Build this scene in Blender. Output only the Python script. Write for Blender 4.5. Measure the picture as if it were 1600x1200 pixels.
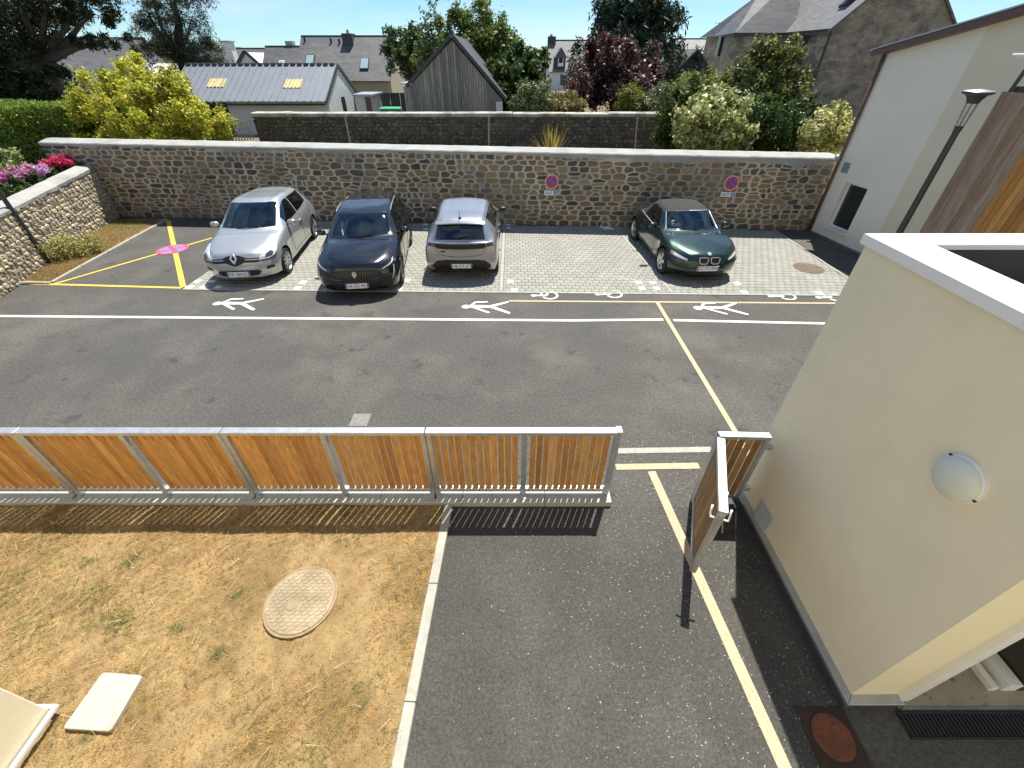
import bpy, bmesh, math, random
import numpy as np
from mathutils import Vector, Matrix

for o in list(bpy.data.objects): bpy.data.objects.remove(o)
SC = bpy.context.scene
COL = SC.collection
random.seed(7)
R = math.radians

# ------------------------------------------------------------------ camera
F_PX, PITCH, EYE = 654.0, R(38.0), 4.3
cam_d = bpy.data.cameras.new('camera'); cam = bpy.data.objects.new('camera', cam_d); COL.objects.link(cam)
cam.location = (0, 0, EYE); cam.rotation_euler = (R(90) - PITCH, 0, 0)
cam_d.sensor_width = 36.0; cam_d.lens = 36.0 * F_PX / 1600.0
cam_d.clip_start = 0.05; cam_d.clip_end = 2000
SC.camera = cam

# ------------------------------------------------------------------ sky, sun, exposure
SUN = Vector((0.18, 0.42, 1.0)).normalized()
el = math.asin(SUN.z); az = math.atan2(SUN.x, SUN.y)
W = bpy.data.worlds.new('World'); SC.world = W; W.use_nodes = True
wn = W.node_tree.nodes; wl = W.node_tree.links; wn.clear()
wo = wn.new('ShaderNodeOutputWorld'); bg = wn.new('ShaderNodeBackground'); sky = wn.new('ShaderNodeTexSky')
sky.sky_type = 'NISHITA'; sky.sun_disc = False; sky.sun_elevation = el; sky.sun_rotation = az
sky.air_density = 0.9; sky.dust_density = 0.0; sky.ozone_density = 1.6
wtc = wn.new('ShaderNodeTexCoord'); wmp = wn.new('ShaderNodeMapping'); wmp.inputs['Scale'].default_value = (1.6, 1.6, 7.0)
wmp.inputs['Rotation'].default_value = (0.15, 0.1, 0.4)
wns = wn.new('ShaderNodeTexNoise'); wns.inputs['Scale'].default_value = 1.7; wns.inputs['Detail'].default_value = 7; wns.inputs['Roughness'].default_value = 0.55
wns.inputs['Distortion'].default_value = 0.6
wr = wn.new('ShaderNodeValToRGB'); wr.color_ramp.elements[0].position = 0.40; wr.color_ramp.elements[1].position = 0.66
wr.color_ramp.elements[1].color = (0.5, 0.5, 0.5, 1)
wmx = wn.new('ShaderNodeMix'); wmx.data_type = 'RGBA'; wmx.inputs[7].default_value = (6.6, 7.3, 7.9, 1)
wl.new(wtc.outputs['Generated'], wmp.inputs['Vector']); wl.new(wmp.outputs[0], wns.inputs['Vector'])
wl.new(wns.outputs[0], wr.inputs[0]); wl.new(wr.outputs[0], wmx.inputs[0]); 
wti = wn.new('ShaderNodeMix'); wti.data_type = 'RGBA'; wti.blend_type = 'MULTIPLY'; wti.inputs[0].default_value = 1.0; wti.inputs[7].default_value = (0.60, 0.855, 1.06, 1)
wl.new(sky.outputs[0], wti.inputs[6]); wl.new(wti.outputs[2], wmx.inputs[6])
wl.new(wmx.outputs[2], bg.inputs[0]); bg.inputs[1].default_value = 0.070; wl.new(bg.outputs[0], wo.inputs[0])
sl = bpy.data.lights.new('sun', 'SUN'); so = bpy.data.objects.new('sun', sl); COL.objects.link(so)
sl.energy = 4.45; sl.angle = R(0.5); sl.color = (1.0, 0.965, 0.855)
so.rotation_euler = SUN.to_track_quat('Z', 'Y').to_euler(); so.location = (10, 20, 40)
vs = SC.view_settings; vs.view_transform = 'Standard'; vs.look = 'None'; vs.gamma = 1.0; vs.exposure = 0.95; vs.use_curve_mapping = False

# ------------------------------------------------------------------ pixel rays of the 1600 x 1200 photograph
CP, SP = math.cos(PITCH), math.sin(PITCH)
def ray(x, y):
    u = (x - 800) / F_PX; v = (y - 600) / F_PX
    return Vector((u, CP - v * SP, -SP - v * CP))
def G(x, y, z=0.0):
    d = ray(x, y); t = (z - EYE) / d.z
    return Vector((0, 0, EYE)) + d * t
def PT(x, y, Y):
    d = ray(x, y); return Vector((0, 0, EYE)) + d * (Y / d.y)
def PX(x, y, X):
    d = ray(x, y); return Vector((0, 0, EYE)) + d * (X / d.x)
def PLANE(x, y, a, b):
    """ray against the vertical plane through ground points a, b"""
    n = Vector((b.y - a.y, a.x - b.x, 0)); d = ray(x, y); o = Vector((0, 0, EYE))
    return o + d * ((a - o).dot(n) / d.dot(n))

# ------------------------------------------------------------------ materials
MATS = {}
def mat(name, col=(.5, .5, .5), rough=.7, metal=0., var=.12, vs=3., bump=0., bs=40., attr=False, spec=.5, coat=0.,
        col2=None, c2s=1.2, c2lo=.45, c2hi=.6, fine=0., fs=150., stretch=None, emit=None, grain=0., gs=26., spot=None, sps=2.2, splo=.60, sphi=.68, detail=4, bdist=.01):
    if name in MATS: return MATS[name]
    m = bpy.data.materials.new(name); m.use_nodes = True
    N = m.node_tree.nodes; L = m.node_tree.links
    b = N['Principled BSDF']; b.inputs['Roughness'].default_value = rough; b.inputs['Metallic'].default_value = metal
    b.inputs['Specular IOR Level'].default_value = spec
    if coat: b.inputs['Coat Weight'].default_value = coat; b.inputs['Coat Roughness'].default_value = .04
    geo = N.new('ShaderNodeNewGeometry'); pos = geo.outputs['Position']
    if stretch:
        tc = N.new('ShaderNodeTexCoord'); mp = N.new('ShaderNodeMapping'); mp.inputs['Scale'].default_value = stretch
        L.new(geo.outputs['Position'], mp.inputs['Vector']); pos = mp.outputs[0]
    if attr:
        a = N.new('ShaderNodeAttribute'); a.attribute_name = 'col'; c = a.outputs['Color']
    else:
        rgb = N.new('ShaderNodeRGB'); rgb.outputs[0].default_value = (*col, 1); c = rgb.outputs[0]
    def noise(scale, det=detail, ro=.6):
        n = N.new('ShaderNodeTexNoise'); n.inputs['Scale'].default_value = scale; n.inputs['Detail'].default_value = det
        n.inputs['Roughness'].default_value = ro; L.new(pos, n.inputs['Vector']); return n.outputs[0]
    def mapr(s, a0, a1, b0, b1):
        n = N.new('ShaderNodeMapRange'); n.inputs[1].default_value = a0; n.inputs[2].default_value = a1
        n.inputs[3].default_value = b0; n.inputs[4].default_value = b1; L.new(s, n.inputs[0]); return n.outputs[0]
    def mixc(fac, A, Bc, mode='MIX'):
        n = N.new('ShaderNodeMix'); n.data_type = 'RGBA'; n.blend_type = mode
        if isinstance(fac, float): n.inputs[0].default_value = fac
        else: L.new(fac, n.inputs[0])
        L.new(A, n.inputs[6])
        if isinstance(Bc, tuple): n.inputs[7].default_value = (*Bc, 1)
        else: L.new(Bc, n.inputs[7])
        return n.outputs[2]
    if col2: c = mixc(mapr(noise(c2s), c2lo, c2hi, 0, 1), c, col2)
    if var:
        g = mapr(noise(vs), .25, .75, 1 - var, 1 + var); c = mixc(1.0, c, g, 'MULTIPLY')
    if fine:
        g = mapr(noise(fs, 2, .7), .3, .7, 1 - fine, 1 + fine); c = mixc(1.0, c, g, 'MULTIPLY')
    if spot: c = mixc(mapr(noise(sps, 5, .65), splo, sphi, 0, .75), c, spot)
    if grain:
        g = mapr(noise(gs, 3, .75), .36, .64, 1 - grain, 1 + grain); c = mixc(1.0, c, g, 'MULTIPLY')
    L.new(c, b.inputs['Base Color'])
    if bump:
        bn = N.new('ShaderNodeBump'); bn.inputs['Strength'].default_value = bump; bn.inputs['Distance'].default_value = bdist
        L.new(noise(bs, 5), bn.inputs['Height']); L.new(bn.outputs[0], b.inputs['Normal'])
    if emit: b.inputs['Emission Color'].default_value = (*emit, 1); b.inputs['Emission Strength'].default_value = 1
    MATS[name] = m; return m

def foliage_mat(name, transl=.35, rough=.5):
    m = bpy.data.materials.new(name); m.use_nodes = True
    N = m.node_tree.nodes; L = m.node_tree.links; N.clear()
    out = N.new('ShaderNodeOutputMaterial'); a = N.new('ShaderNodeAttribute'); a.attribute_name = 'col'
    p = N.new('ShaderNodeBsdfPrincipled'); p.inputs['Roughness'].default_value = rough; p.inputs['Specular IOR Level'].default_value = .35
    t = N.new('ShaderNodeBsdfTranslucent'); mx = N.new('ShaderNodeMixShader'); mx.inputs[0].default_value = transl
    L.new(a.outputs['Color'], p.inputs['Base Color']); L.new(a.outputs['Color'], t.inputs['Color'])
    L.new(p.outputs[0], mx.inputs[1]); L.new(t.outputs[0], mx.inputs[2]); L.new(mx.outputs[0], out.inputs[0])
    MATS[name] = m; return m

def glass_mat(name, tint=(.3, .36, .38), refl=.06, gcol=(.9, .95, 1)):
    m = bpy.data.materials.new(name); m.use_nodes = True
    N = m.node_tree.nodes; L = m.node_tree.links; N.clear()
    out = N.new('ShaderNodeOutputMaterial'); tr = N.new('ShaderNodeBsdfTransparent'); tr.inputs[0].default_value = (*tint, 1)
    gl = N.new('ShaderNodeBsdfGlossy'); gl.inputs['Roughness'].default_value = .02; gl.inputs['Color'].default_value = (*gcol, 1)
    fr = N.new('ShaderNodeFresnel'); fr.inputs[0].default_value = 1.5
    ad = N.new('ShaderNodeMath'); ad.operation = 'ADD'; ad.inputs[1].default_value = refl; ad.use_clamp = True
    mx = N.new('ShaderNodeMixShader'); L.new(fr.outputs[0], ad.inputs[0]); L.new(ad.outputs[0], mx.inputs[0])
    L.new(tr.outputs[0], mx.inputs[1]); L.new(gl.outputs[0], mx.inputs[2]); L.new(mx.outputs[0], out.inputs[0])
    MATS[name] = m; return m

# ------------------------------------------------------------------ things and meshes
ORG = {}
def tag(o, label=None, cat=None, group=None, kind=None):
    if label: o['label'] = label
    if cat: o['category'] = cat
    if group: o['group'] = group
    if kind: o['kind'] = kind
    return o
def thing(name, label, cat, loc=(0, 0, 0), rz=0., group=None):
    o = bpy.data.objects.new(name, None); COL.objects.link(o); o.empty_display_size = .2
    o.location = loc; o.rotation_euler = (0, 0, rz)
    ORG[o.name] = Vector(loc); return tag(o, label, cat, group)
def root_org(p):
    while p is not None:
        if p.name in ORG: return ORG[p.name]
        p = p.parent
    return Vector((0, 0, 0))
def link(name, me, parent=None):
    o = bpy.data.objects.new(name, me); COL.objects.link(o)
    if parent is not None: o.parent = parent
    return o
def fast_mesh(name, V, Q, cols=None, smooth=False):
    """V (n,3) array, Q (m,k) array of equal polygons, cols per vertex (n,3)"""
    V = np.asarray(V, np.float32); Q = np.asarray(Q, np.int32); me = bpy.data.meshes.new(name)
    k = Q.shape[1]; me.vertices.add(len(V)); me.vertices.foreach_set('co', V.ravel())
    me.loops.add(Q.size); me.loops.foreach_set('vertex_index', Q.ravel())
    me.polygons.add(len(Q)); me.polygons.foreach_set('loop_start', np.arange(0, Q.size, k, dtype=np.int32))
    me.polygons.foreach_set('loop_total', np.full(len(Q), k, np.int32))
    if smooth: me.polygons.foreach_set('use_smooth', np.ones(len(Q), bool))
    me.update(calc_edges=True)
    if cols is not None:
        a = me.color_attributes.new('col', 'FLOAT_COLOR', 'POINT')
        c4 = np.ones((len(V), 4), np.float32); c4[:, :3] = cols; a.data.foreach_set('color', c4.ravel())
    return me

class MB:
    def __init__(s): s.v = []; s.f = []; s.c = []
    def add(s, vs, fs, col=None):
        o = len(s.v); s.v += [tuple(p) for p in vs]; s.f += [tuple(i + o for i in q) for q in fs]
        if col is not None: s.c += [col] * len(vs)
        return s
    def box(s, x0, x1, y0, y1, z0, z1, M=None, col=None):
        P = [(x, y, z) for z in (z0, z1) for y in (y0, y1) for x in (x0, x1)]
        if M is not None: P = [M @ Vector(p) for p in P]
        return s.add(P, [(0, 2, 3, 1), (4, 5, 7, 6), (0, 1, 5, 4), (2, 6, 7, 3), (0, 4, 6, 2), (1, 3, 7, 5)], col)
    def bar(s, a, b, w, h, up=(0, 0, 1), col=None):
        """box from a to b, w across, h along up"""
        a = Vector(a); b = Vector(b); d = (b - a).normalized(); u = Vector(up); sd = d.cross(u).normalized(); u = sd.cross(d).normalized()
        P = [p + sd * (i * w / 2) + u * (j * h / 2) for p in (a, b) for j in (-1, 1) for i in (-1, 1)]
        return s.add(P, [(0, 1, 3, 2), (4, 6, 7, 5), (0, 4, 5, 1), (2, 3, 7, 6), (0, 2, 6, 4), (1, 5, 7, 3)], col)
    def prism(s, poly, z0, z1, M=None):
        n = len(poly); P = [Vector((x, y, z0)) for x, y in poly] + [Vector((x, y, z1)) for x, y in poly]
        if M is not None: P = [M @ p for p in P]
        return s.add(P, [tuple(range(n - 1, -1, -1)), tuple(range(n, 2 * n))] + [(i, (i + 1) % n, n + (i + 1) % n, n + i) for i in range(n)])
    def loft(s, a, b):
        """two corresponding closed loops of world points, capped"""
        n = len(a); return s.add(list(a) + list(b), [tuple(range(n - 1, -1, -1)), tuple(range(n, 2 * n))] + [(i, (i + 1) % n, n + (i + 1) % n, n + i) for i in range(n)])
    def tube(s, pts, r, n=8, cap=True):
        pts = [Vector(p) for p in pts]; rs = r if isinstance(r, (list, tuple)) else [r] * len(pts); rings = []
        for i, p in enumerate(pts):
            d = (pts[min(i + 1, len(pts) - 1)] - pts[max(i - 1, 0)]).normalized()
            ref = Vector((0, 0, 1)) if abs(d.z) < .9 else Vector((1, 0, 0))
            a = d.cross(ref).normalized(); b = d.cross(a)
            rings.append([p + (a * math.cos(2 * math.pi * k / n) + b * math.sin(2 * math.pi * k / n)) * rs[i] for k in range(n)])
        vs = [q for r_ in rings for q in r_]; fs = []
        for i in range(len(pts) - 1):
            for k in range(n): fs.append((i * n + k, i * n + (k + 1) % n, (i + 1) * n + (k + 1) % n, (i + 1) * n + k))
        if cap: fs += [tuple(range(n - 1, -1, -1)), tuple(range((len(pts) - 1) * n, len(pts) * n))]
        return s.add(vs, fs)
    def lathe(s, prof, n=24, M=None, close=False):
        """profile (r, z) turned about z"""
        vs = []; fs = []; m = len(prof)
        for k in range(n):
            c, q = math.cos(2 * math.pi * k / n), math.sin(2 * math.pi * k / n)
            vs += [Vector((r * c, r * q, z)) for r, z in prof]
        for k in range(n):
            for i in range(m - 1 if not close else m):
                j = (i + 1) % m; k2 = (k + 1) % n; fs.append((k * m + i, k2 * m + i, k2 * m + j, k * m + j))
        if M is not None: vs = [M @ p for p in vs]
        return s.add(vs, fs)
    def build(s, name, m, parent=None, bevel=0., smooth=False, local=False, seg=1):
        o = Vector((0, 0, 0)) if (local or parent is None) else root_org(parent)
        me = bpy.data.meshes.new(name); me.from_pydata([(p[0] - o.x, p[1] - o.y, p[2] - o.z) for p in s.v], [], s.f); me.update()
        if s.c and len(s.c) == len(s.v):
            a = me.color_attributes.new('col', 'FLOAT_COLOR', 'POINT')
            a.data.foreach_set('color', np.array([(*c, 1) for c in s.c], np.float32).ravel())
        bm = bmesh.new(); bm.from_mesh(me); bmesh.ops.recalc_face_normals(bm, faces=bm.faces); bm.to_mesh(me); bm.free()
        if smooth: me.polygons.foreach_set('use_smooth', [True] * len(me.polygons))
        me.materials.append(m); ob = link(name, me, parent)
        if bevel:
            b = ob.modifiers.new('bevel', 'BEVEL'); b.width = bevel; b.segments = seg; b.limit_method = 'ANGLE'
        return ob

def sheet(name, poly, z, m, parent=None, kind=None):
    """flat polygon lying on the ground; poly of Vectors / tuples"""
    mb = MB(); mb.add([(p[0], p[1], z) for p in poly], [tuple(range(len(poly)))])
    o = mb.build(name, m, parent)
    me = o.data
    if me.polygons[0].normal.z < 0: me.flip_normals()
    if kind: o['kind'] = kind
    return o
def strip(a, b, w):
    a = Vector((a[0], a[1], 0)); b = Vector((b[0], b[1], 0)); d = (b - a).normalized(); n = Vector((-d.y, d.x, 0)) * (w / 2)
    return [a - n, b - n, b + n, a + n]
def text_mesh(txt, size, depth=.001, align='CENTER'):
    cu = bpy.data.curves.new('lettering', 'FONT'); cu.body = txt; cu.size = size; cu.extrude = depth; cu.align_x = align; cu.align_y = 'CENTER'
    cu.resolution_u = 3
    ob = bpy.data.objects.new('lettering', cu); COL.objects.link(ob)
    dg = bpy.context.evaluated_depsgraph_get(); me = bpy.data.meshes.new_from_object(ob.evaluated_get(dg))
    bpy.data.objects.remove(ob); return me
# ------------------------------------------------------------------ common materials
M_ASPH = mat('asphalt', (.066, .062, .057), .85, var=.16, vs=.9, bump=.55, bs=130., fine=.4, fs=70., grain=.30, gs=24., spot=(.030, .029, .028), col2=(.088, .082, .074), c2s=.45, c2lo=.48, c2hi=.66, bdist=.006)
M_ASPH2 = mat('asphalt_new', (.046, .044, .041), .85, var=.14, vs=1.2, bump=.6, bs=110., fine=.45, fs=75., grain=.26, gs=34., spot=(.075, .07, .062), sps=.9, splo=.55, sphi=.75, col2=(.062, .058, .052), c2s=.8, bdist=.006)
M_WHITE = mat('road_paint_white', (.64, .63, .60), .7, var=.06, vs=2., fine=.12, fs=60.)
M_BEIGE = mat('road_paint_beige', (.42, .335, .225), .8, var=.08, vs=3., fine=.3, fs=90., bump=.3, bs=120.)
M_YELLOW = mat('road_paint_yellow', (.60, .42, .06), .7, var=.1, vs=3., fine=.12, fs=60.)
M_SOIL = mat('soil', (.16, .11, .065), .95, var=.25, vs=1.5, bump=.5, bs=25., col2=(.10, .10, .04), c2s=.6)
M_DRY = mat('dry_turf', (.285, .195, .09), .95, var=.25, vs=5., bump=.7, bs=60., col2=(.20, .13, .055), c2s=1.6, fine=.25, fs=140., bdist=.02)
M_CONC = mat('concrete', (.40, .38, .345), .85, var=.12, vs=4., bump=.25, bs=90., fine=.1, fs=200.)
M_KERB = mat('kerb_concrete', (.33, .32, .285), .85, var=.14, vs=6., bump=.25, bs=90., fine=.1, spot=(.22, .20, .165), sps=9., splo=.55, sphi=.75)
M_COPING = mat('lime_render', (.33, .325, .31), .9, var=.12, vs=2.5, bump=.5, bs=18., col2=(.24, .235, .22), c2s=1.1, c2lo=.5, c2hi=.75)
M_MORTAR = mat('mortar', (.52, .44, .32), .95, var=.16, vs=2., bump=.8, bs=30., fine=.12, fs=60., col2=(.34, .30, .24), c2s=.7)
M_STONE = mat('rubble_stone', attr=True, rough=.85, var=.22, vs=9., bump=.7, bs=28., fine=.14, fs=70.)
M_RENDER = mat('cream_render', (.80, .725, .545), .93, var=.05, vs=1.1, spot=(.73, .66, .50), sps=1.4, splo=.5, sphi=.75, bump=.3, bs=140., fine=.035, fs=240., bdist=.004)
M_RENDER2 = mat('pale_render', (.82, .76, .63), .93, var=.03, vs=1.3, bump=.2, bs=140., fine=.03, fs=240., bdist=.004)
M_ALU = mat('white_aluminium', (.80, .80, .80), .38, var=.03, vs=4., spec=.5)
M_GALV = mat('galvanised_steel', (.52, .53, .54), .42, metal=.75, var=.16, vs=14., bump=.08, bs=60., fine=.08, fs=40.)
M_FLASH = mat('zinc_flashing', (.45, .47, .49), .35, metal=.7, var=.15, vs=6.)
M_WOOD = mat('warm_timber', attr=True, rough=.62, var=.3, vs=6., stretch=(6, 6, .9), bump=.2, bs=30., fine=.12, fs=40.)
M_BLACK = mat('black_metal', (.025, .025, .027), .45, var=.1)
M_BROWNM = mat('brown_metal', (.13, .07, .06), .45, var=.1)
M_DARKV = mat('dark_void', (.012, .012, .013), .9, var=0)

# ------------------------------------------------------------------ ground
def grid_sheet(name, x0, x1, y0, y1, nx, ny, zf, m, kind='structure'):
    xs = np.linspace(x0, x1, nx); ys = np.linspace(y0, y1, ny); X, Y = np.meshgrid(xs, ys)
    V = np.stack([X.ravel(), Y.ravel(), zf(X, Y).ravel()], 1); i = np.arange(nx * ny).reshape(ny, nx)
    Q = np.stack([i[:-1, :-1].ravel(), i[:-1, 1:].ravel(), i[1:, 1:].ravel(), i[1:, :-1].ravel()], 1)
    me = fast_mesh(name, V, Q, smooth=True); me.materials.append(m); o = link(name, me); o['kind'] = kind; return o
M_LAND = mat('far_land', (.10, .12, .04), .95, var=.3, vs=.05, col2=(.20, .17, .08), c2s=.02)
sheet('ground', [(-700, -60), (700, -60), (700, 1200), (-700, 1200)], -.06, M_LAND, kind='structure')
asphalt = sheet('asphalt', [(-16, -7), (14, -7), (14, 14.6), (-16, 15.3)], 0., M_ASPH, kind='structure')
BWa, BWb = G(187, 338), G(1262, 360)                       # foot of the back wall
bwd = (BWb - BWa).normalized(); bwn = Vector((bwd.y, -bwd.x, 0))   # towards the car park
def bw(x, off=0.): t = (x - BWa.x) / bwd.x; return BWa + bwd * t - bwn * off
LWa, LWb = G(0, 466), bw(-13.42)                            # foot of the left wall
lwd = (LWb - LWa).normalized(); lwn = Vector((lwd.y, -lwd.x, 0))
LW0 = LWa - lwd * 9.0
def lwp(t, off=0.): return LWa + lwd * t - lwn * off

def garden_z(X, Y):
    return 1.05 + .0 * X - np.clip((Y - 30) / 60., 0, 1) * 1.0 + .05 * np.sin(X * .9) * np.cos(Y * .7)
# garden terrain behind the back wall (follows the wall line)
nx, ny = 60, 50
V = []; 
for j in range(ny):
    for i in range(nx):
        x = -60 + i * 110. / (nx - 1); y = bw(x, .2).y + (j / (ny - 1)) ** 1.7 * 110
        V.append((x, y, float(garden_z(np.array(x), np.array(y)))))
idx = np.arange(nx * ny).reshape(ny, nx)
Q = np.stack([idx[:-1, :-1].ravel(), idx[:-1, 1:].ravel(), idx[1:, 1:].ravel(), idx[1:, :-1].ravel()], 1)
me = fast_mesh('terrain', V, Q, smooth=True); me.materials.append(M_SOIL); link('terrain', me)['kind'] = 'structure'
# garden terrain behind the left wall
p0, p1 = LW0 - lwn * .15, bw(-13.42, .1)
MBt = MB(); MBt.add([(p0.x, p0.y, 1.05), (p1.x, p1.y, 1.05), (-60, bw(-60, .1).y, 1.05), (-60, p0.y, 1.05)], [(0, 1, 2, 3)])
MBt.build('flower_bed', M_SOIL)['kind'] = 'structure'

# newer asphalt path inside the fence
sheet('path', [(-1.17, -6.9), (2.78, -6.9), (2.78, 3.06), (-.72, 3.12)], .004, M_ASPH2, kind='structure')

# ------------------------------------------------------------------ painted markings (parts of the asphalt)
def mark(name, poly, m, z=.005, label=None):
    o = sheet(name, poly, z, m, asphalt)
    if label: o['label'] = label
    return o
def capsule(a, b, w0, w1=None, n=7):
    a = Vector((a[0], a[1])); b = Vector((b[0], b[1])); w1 = w0 if w1 is None else w1; d = (b - a).normalized(); ang = math.atan2(d.y, d.x); P = []
    for k in range(n + 1):
        t = ang + math.pi / 2 + math.pi * k / n; P.append((a.x + math.cos(t) * w0 / 2, a.y + math.sin(t) * w0 / 2))
    for k in range(n + 1):
        t = ang - math.pi / 2 + math.pi * k / n; P.append((b.x + math.cos(t) * w1 / 2, b.y + math.sin(t) * w1 / 2))
    return P
def disc(c, r, n=20, sx=1.): return [(c[0] + r * sx * math.cos(2 * math.pi * k / n), c[1] + r * math.sin(2 * math.pi * k / n)) for k in range(n)]
class Flat(MB):
    """several painted polygons, each a hair above the last, as one marking"""
    def __init__(s, z): MB.__init__(s); s.z = z
    def poly(s, P): s.add([(p[0], p[1], s.z) for p in P], [tuple(range(len(P)))]); s.z += .0006; return s
wl = [G(-60, 493.5), G(500, 498), G(900, 501), G(1036, 499.5)]
mb = Flat(.005)
for a, b in zip(wl[:-1], wl[1:]): mb.poly(strip(a, b, .085))
mb.build('lane_line', M_WHITE, asphalt)
mark('lane_line', strip(G(1052, 500.5), G(1330, 506.5), .085), M_WHITE)
mark('guide_line', strip(G(795, 470.5), G(1350, 474.5), .07), M_BEIGE, .007)
mark('guide_line', strip(G(1027, 473), G(1178, 724), .085), M_BEIGE, .0085)
mark('guide_line', strip(G(962, 730), G(1092, 728), .10), M_BEIGE, .007)
mark('guide_line', strip(G(1018, 737), (2.33, -2.0), .105), M_BEIGE, .0075)
mark('threshold_strip', strip(G(965, 705), G(1112, 702.5), .10), M_KERB, .007)
def walker(px, py):
    o = G(355, 475); c = G(px, py); d = c - o
    W_ = lambda x, y: (G(x, y) + d).xy
    mb = Flat(.006); h = W_(332, 474.5); mb.poly(disc(h, .085, sx=1.15))
    mb.poly(capsule(W_(342, 474), W_(372, 474.3), .13, .10)); mb.poly(capsule(W_(371, 474), W_(403, 467.5), .10, .06))
    mb.poly(capsule(W_(371, 475), W_(388, 484), .10, .075)); mb.poly(capsule(W_(342, 472.5), W_(353, 468), .06)); mb.poly(capsule(W_(353, 468), W_(371, 467.3), .06))
    mb.poly(capsule(W_(342, 475.5), W_(357, 483.5), .065))
    mb.build('pedestrian_symbol', M_WHITE, asphalt)
for p in ((363, 475), (752, 480), (1115, 482)): walker(*p)
def chair_sym(px, py):
    c = G(px, py); mb = Flat(.006); q = lambda a, b: (c.x + a, c.y + b)
    mb.poly(disc(q(-.34, 0), .055, sx=1.2)); mb.poly(capsule(q(-.30, 0), q(-.06, .0), .07)); mb.poly(capsule(q(-.06, 0), q(.02, .17), .06))
    mb.poly(capsule(q(.02, .17), q(.12, .19), .05)); mb.poly(capsule(q(-.17, 0), q(-.15, .11), .05))
    pts = [q(.03 + .17 * math.cos(t), -.01 + .17 * math.sin(t)) for t in np.linspace(R(-150), R(75), 14)]
    for a, b in zip(pts[:-1], pts[1:]): mb.poly(capsule(a, b, .052, n=3))
    mb.build('wheelchair_symbol', M_WHITE, asphalt)
for p in ((857, 462), (957, 460), (1227, 463), (1302, 465)): chair_sym(*p)
# yellow no-parking box with its crossed diagonals
yNL, yNR = G(85, 444), G(284, 450); yFL = G(263, 345); yC = G(270, 390)
yFR = yNL + (yC - yNL) * 2.05
mark('yellow_line', strip(G(48, 443.5), yNR, .085), M_YELLOW, .006)
mark('yellow_line', strip(yNL, yFR, .085), M_YELLOW, .0075)
mark('yellow_line', strip(yNR + Vector((.02, .03, 0)), yFL, .12), M_YELLOW, .009)
M_RED = mat('sign_red', (.62, .035, .06), .45, var=.04); M_BLUE = mat('sign_blue', (.045, .10, .42), .45, var=.04); M_SIGNW = mat('sign_white', (.80, .80, .79), .4, var=.02)
M_REDG = mat('ground_red', (.58, .065, .13), .7, var=.1, vs=6., fine=.12); M_BLUEG = mat('ground_blue', (.15, .19, .45), .7, var=.1, vs=6., fine=.1)
gd = mark('no_parking_disc', disc(yC.xy, .40, 32), M_REDG, .011)
for k in range(4):
    a0 = R(45 + 90 * k + 12); a1 = R(45 + 90 * k + 78)
    mark('disc_segment', [yC.xy + Vector((.09 * math.cos((a0 + a1) / 2), .09 * math.sin((a0 + a1) / 2)))] + [yC.xy + Vector((  .32 * math.cos(t), .32 * math.sin(t))) for t in np.linspace(a0, a1, 7)], M_BLUEG, .013).parent = gd

# verge with concrete edging beside the left wall
vg = [G(262, 343), G(80, 443), G(30, 445), lwp(1.0), lwp(5.9)]
sheet('verge', vg, .03, M_DRY, kind='structure')
kb = thing('kerb', 'pale concrete edging between the dry verge and the yellow box', 'kerb', (G(80, 443).x, G(80, 443).y, 0))
ka, kz = G(82, 443), G(262, 344)
for i in range(5):
    a = ka.lerp(kz, i / 5 + .002); b = ka.lerp(kz, (i + 1) / 5 - .002); m_ = MB(); m_.bar(a + Vector((0, 0, .0)), b + Vector((0, 0, .0)), .07, .10); m_.build('kerb_stone', M_KERB, kb, .006)
a, b = G(36, 442.5), G(80, 443.5); m_ = MB(); m_.bar(a, b, .07, .09); m_.build('kerb_stone', M_KERB, kb, .006)

# ------------------------------------------------------------------ paved bays: pavers one by one
PV = dict(x1=8.23)
pvy0 = lambda x: 9.10 - (x + 7.7) * .0215          # front edge
pvl0, pvl1 = G(291, 452), G(385, 384)               # slanting left edge, hidden further back by the car
def pv_left(y): return -7.66 - (y - 9.1) * .0
pav = sheet('parking_pavement', [(-7.72, pvy0(-7.72)), (8.25, pvy0(8.25)), (8.25, bw(8.25).y - .02), (-7.72, bw(-7.72).y - .02)], .006, mat('paver_joint', (.10, .085, .06), .95, var=.25, vs=20.), kind='structure')
M_PAVER = mat('paver', attr=True, rough=.85, var=.10, vs=1.3, bump=.35, bs=80., fine=.10, fs=170., bdist=.005)
PW, PD = .172, .16
prng = random.Random(3)
pals = [(.262, .258, .228), (.276, .271, .240), (.253, .249, .221), (.265, .259, .228), (.287, .282, .254), (.247, .244, .218), (.26, .256, .230), (.272, .264, .230)]
def paver_mesh(col, w=PW, d=PD, name='paver'):
    g = .0055; x0, x1, y0, y1 = -w / 2 + g, w / 2 - g, -d / 2 + g, d / 2 - g; b = .006; z0, z1 = -.01, .011
    vs = [(x0, y0, z0), (x1, y0, z0), (x1, y1, z0), (x0, y1, z0), (x0, y0, z1 - .005), (x1, y0, z1 - .005), (x1, y1, z1 - .005), (x0, y1, z1 - .005),
          (x0 + b, y0 + b, z1), (x1 - b, y0 + b, z1), (x1 - b, y1 - b, z1), (x0 + b, y1 - b, z1)]
    fs = [(0, 1, 5, 4), (1, 2, 6, 5), (2, 3, 7, 6), (3, 0, 4, 7), (4, 5, 9, 8), (5, 6, 10, 9), (6, 7, 11, 10), (7, 4, 8, 11), (8, 9, 10, 11)]
    return np.array(vs, np.float32), np.array(fs, np.int32)
pv, pf = paver_mesh(None)
pvm = []
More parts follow.
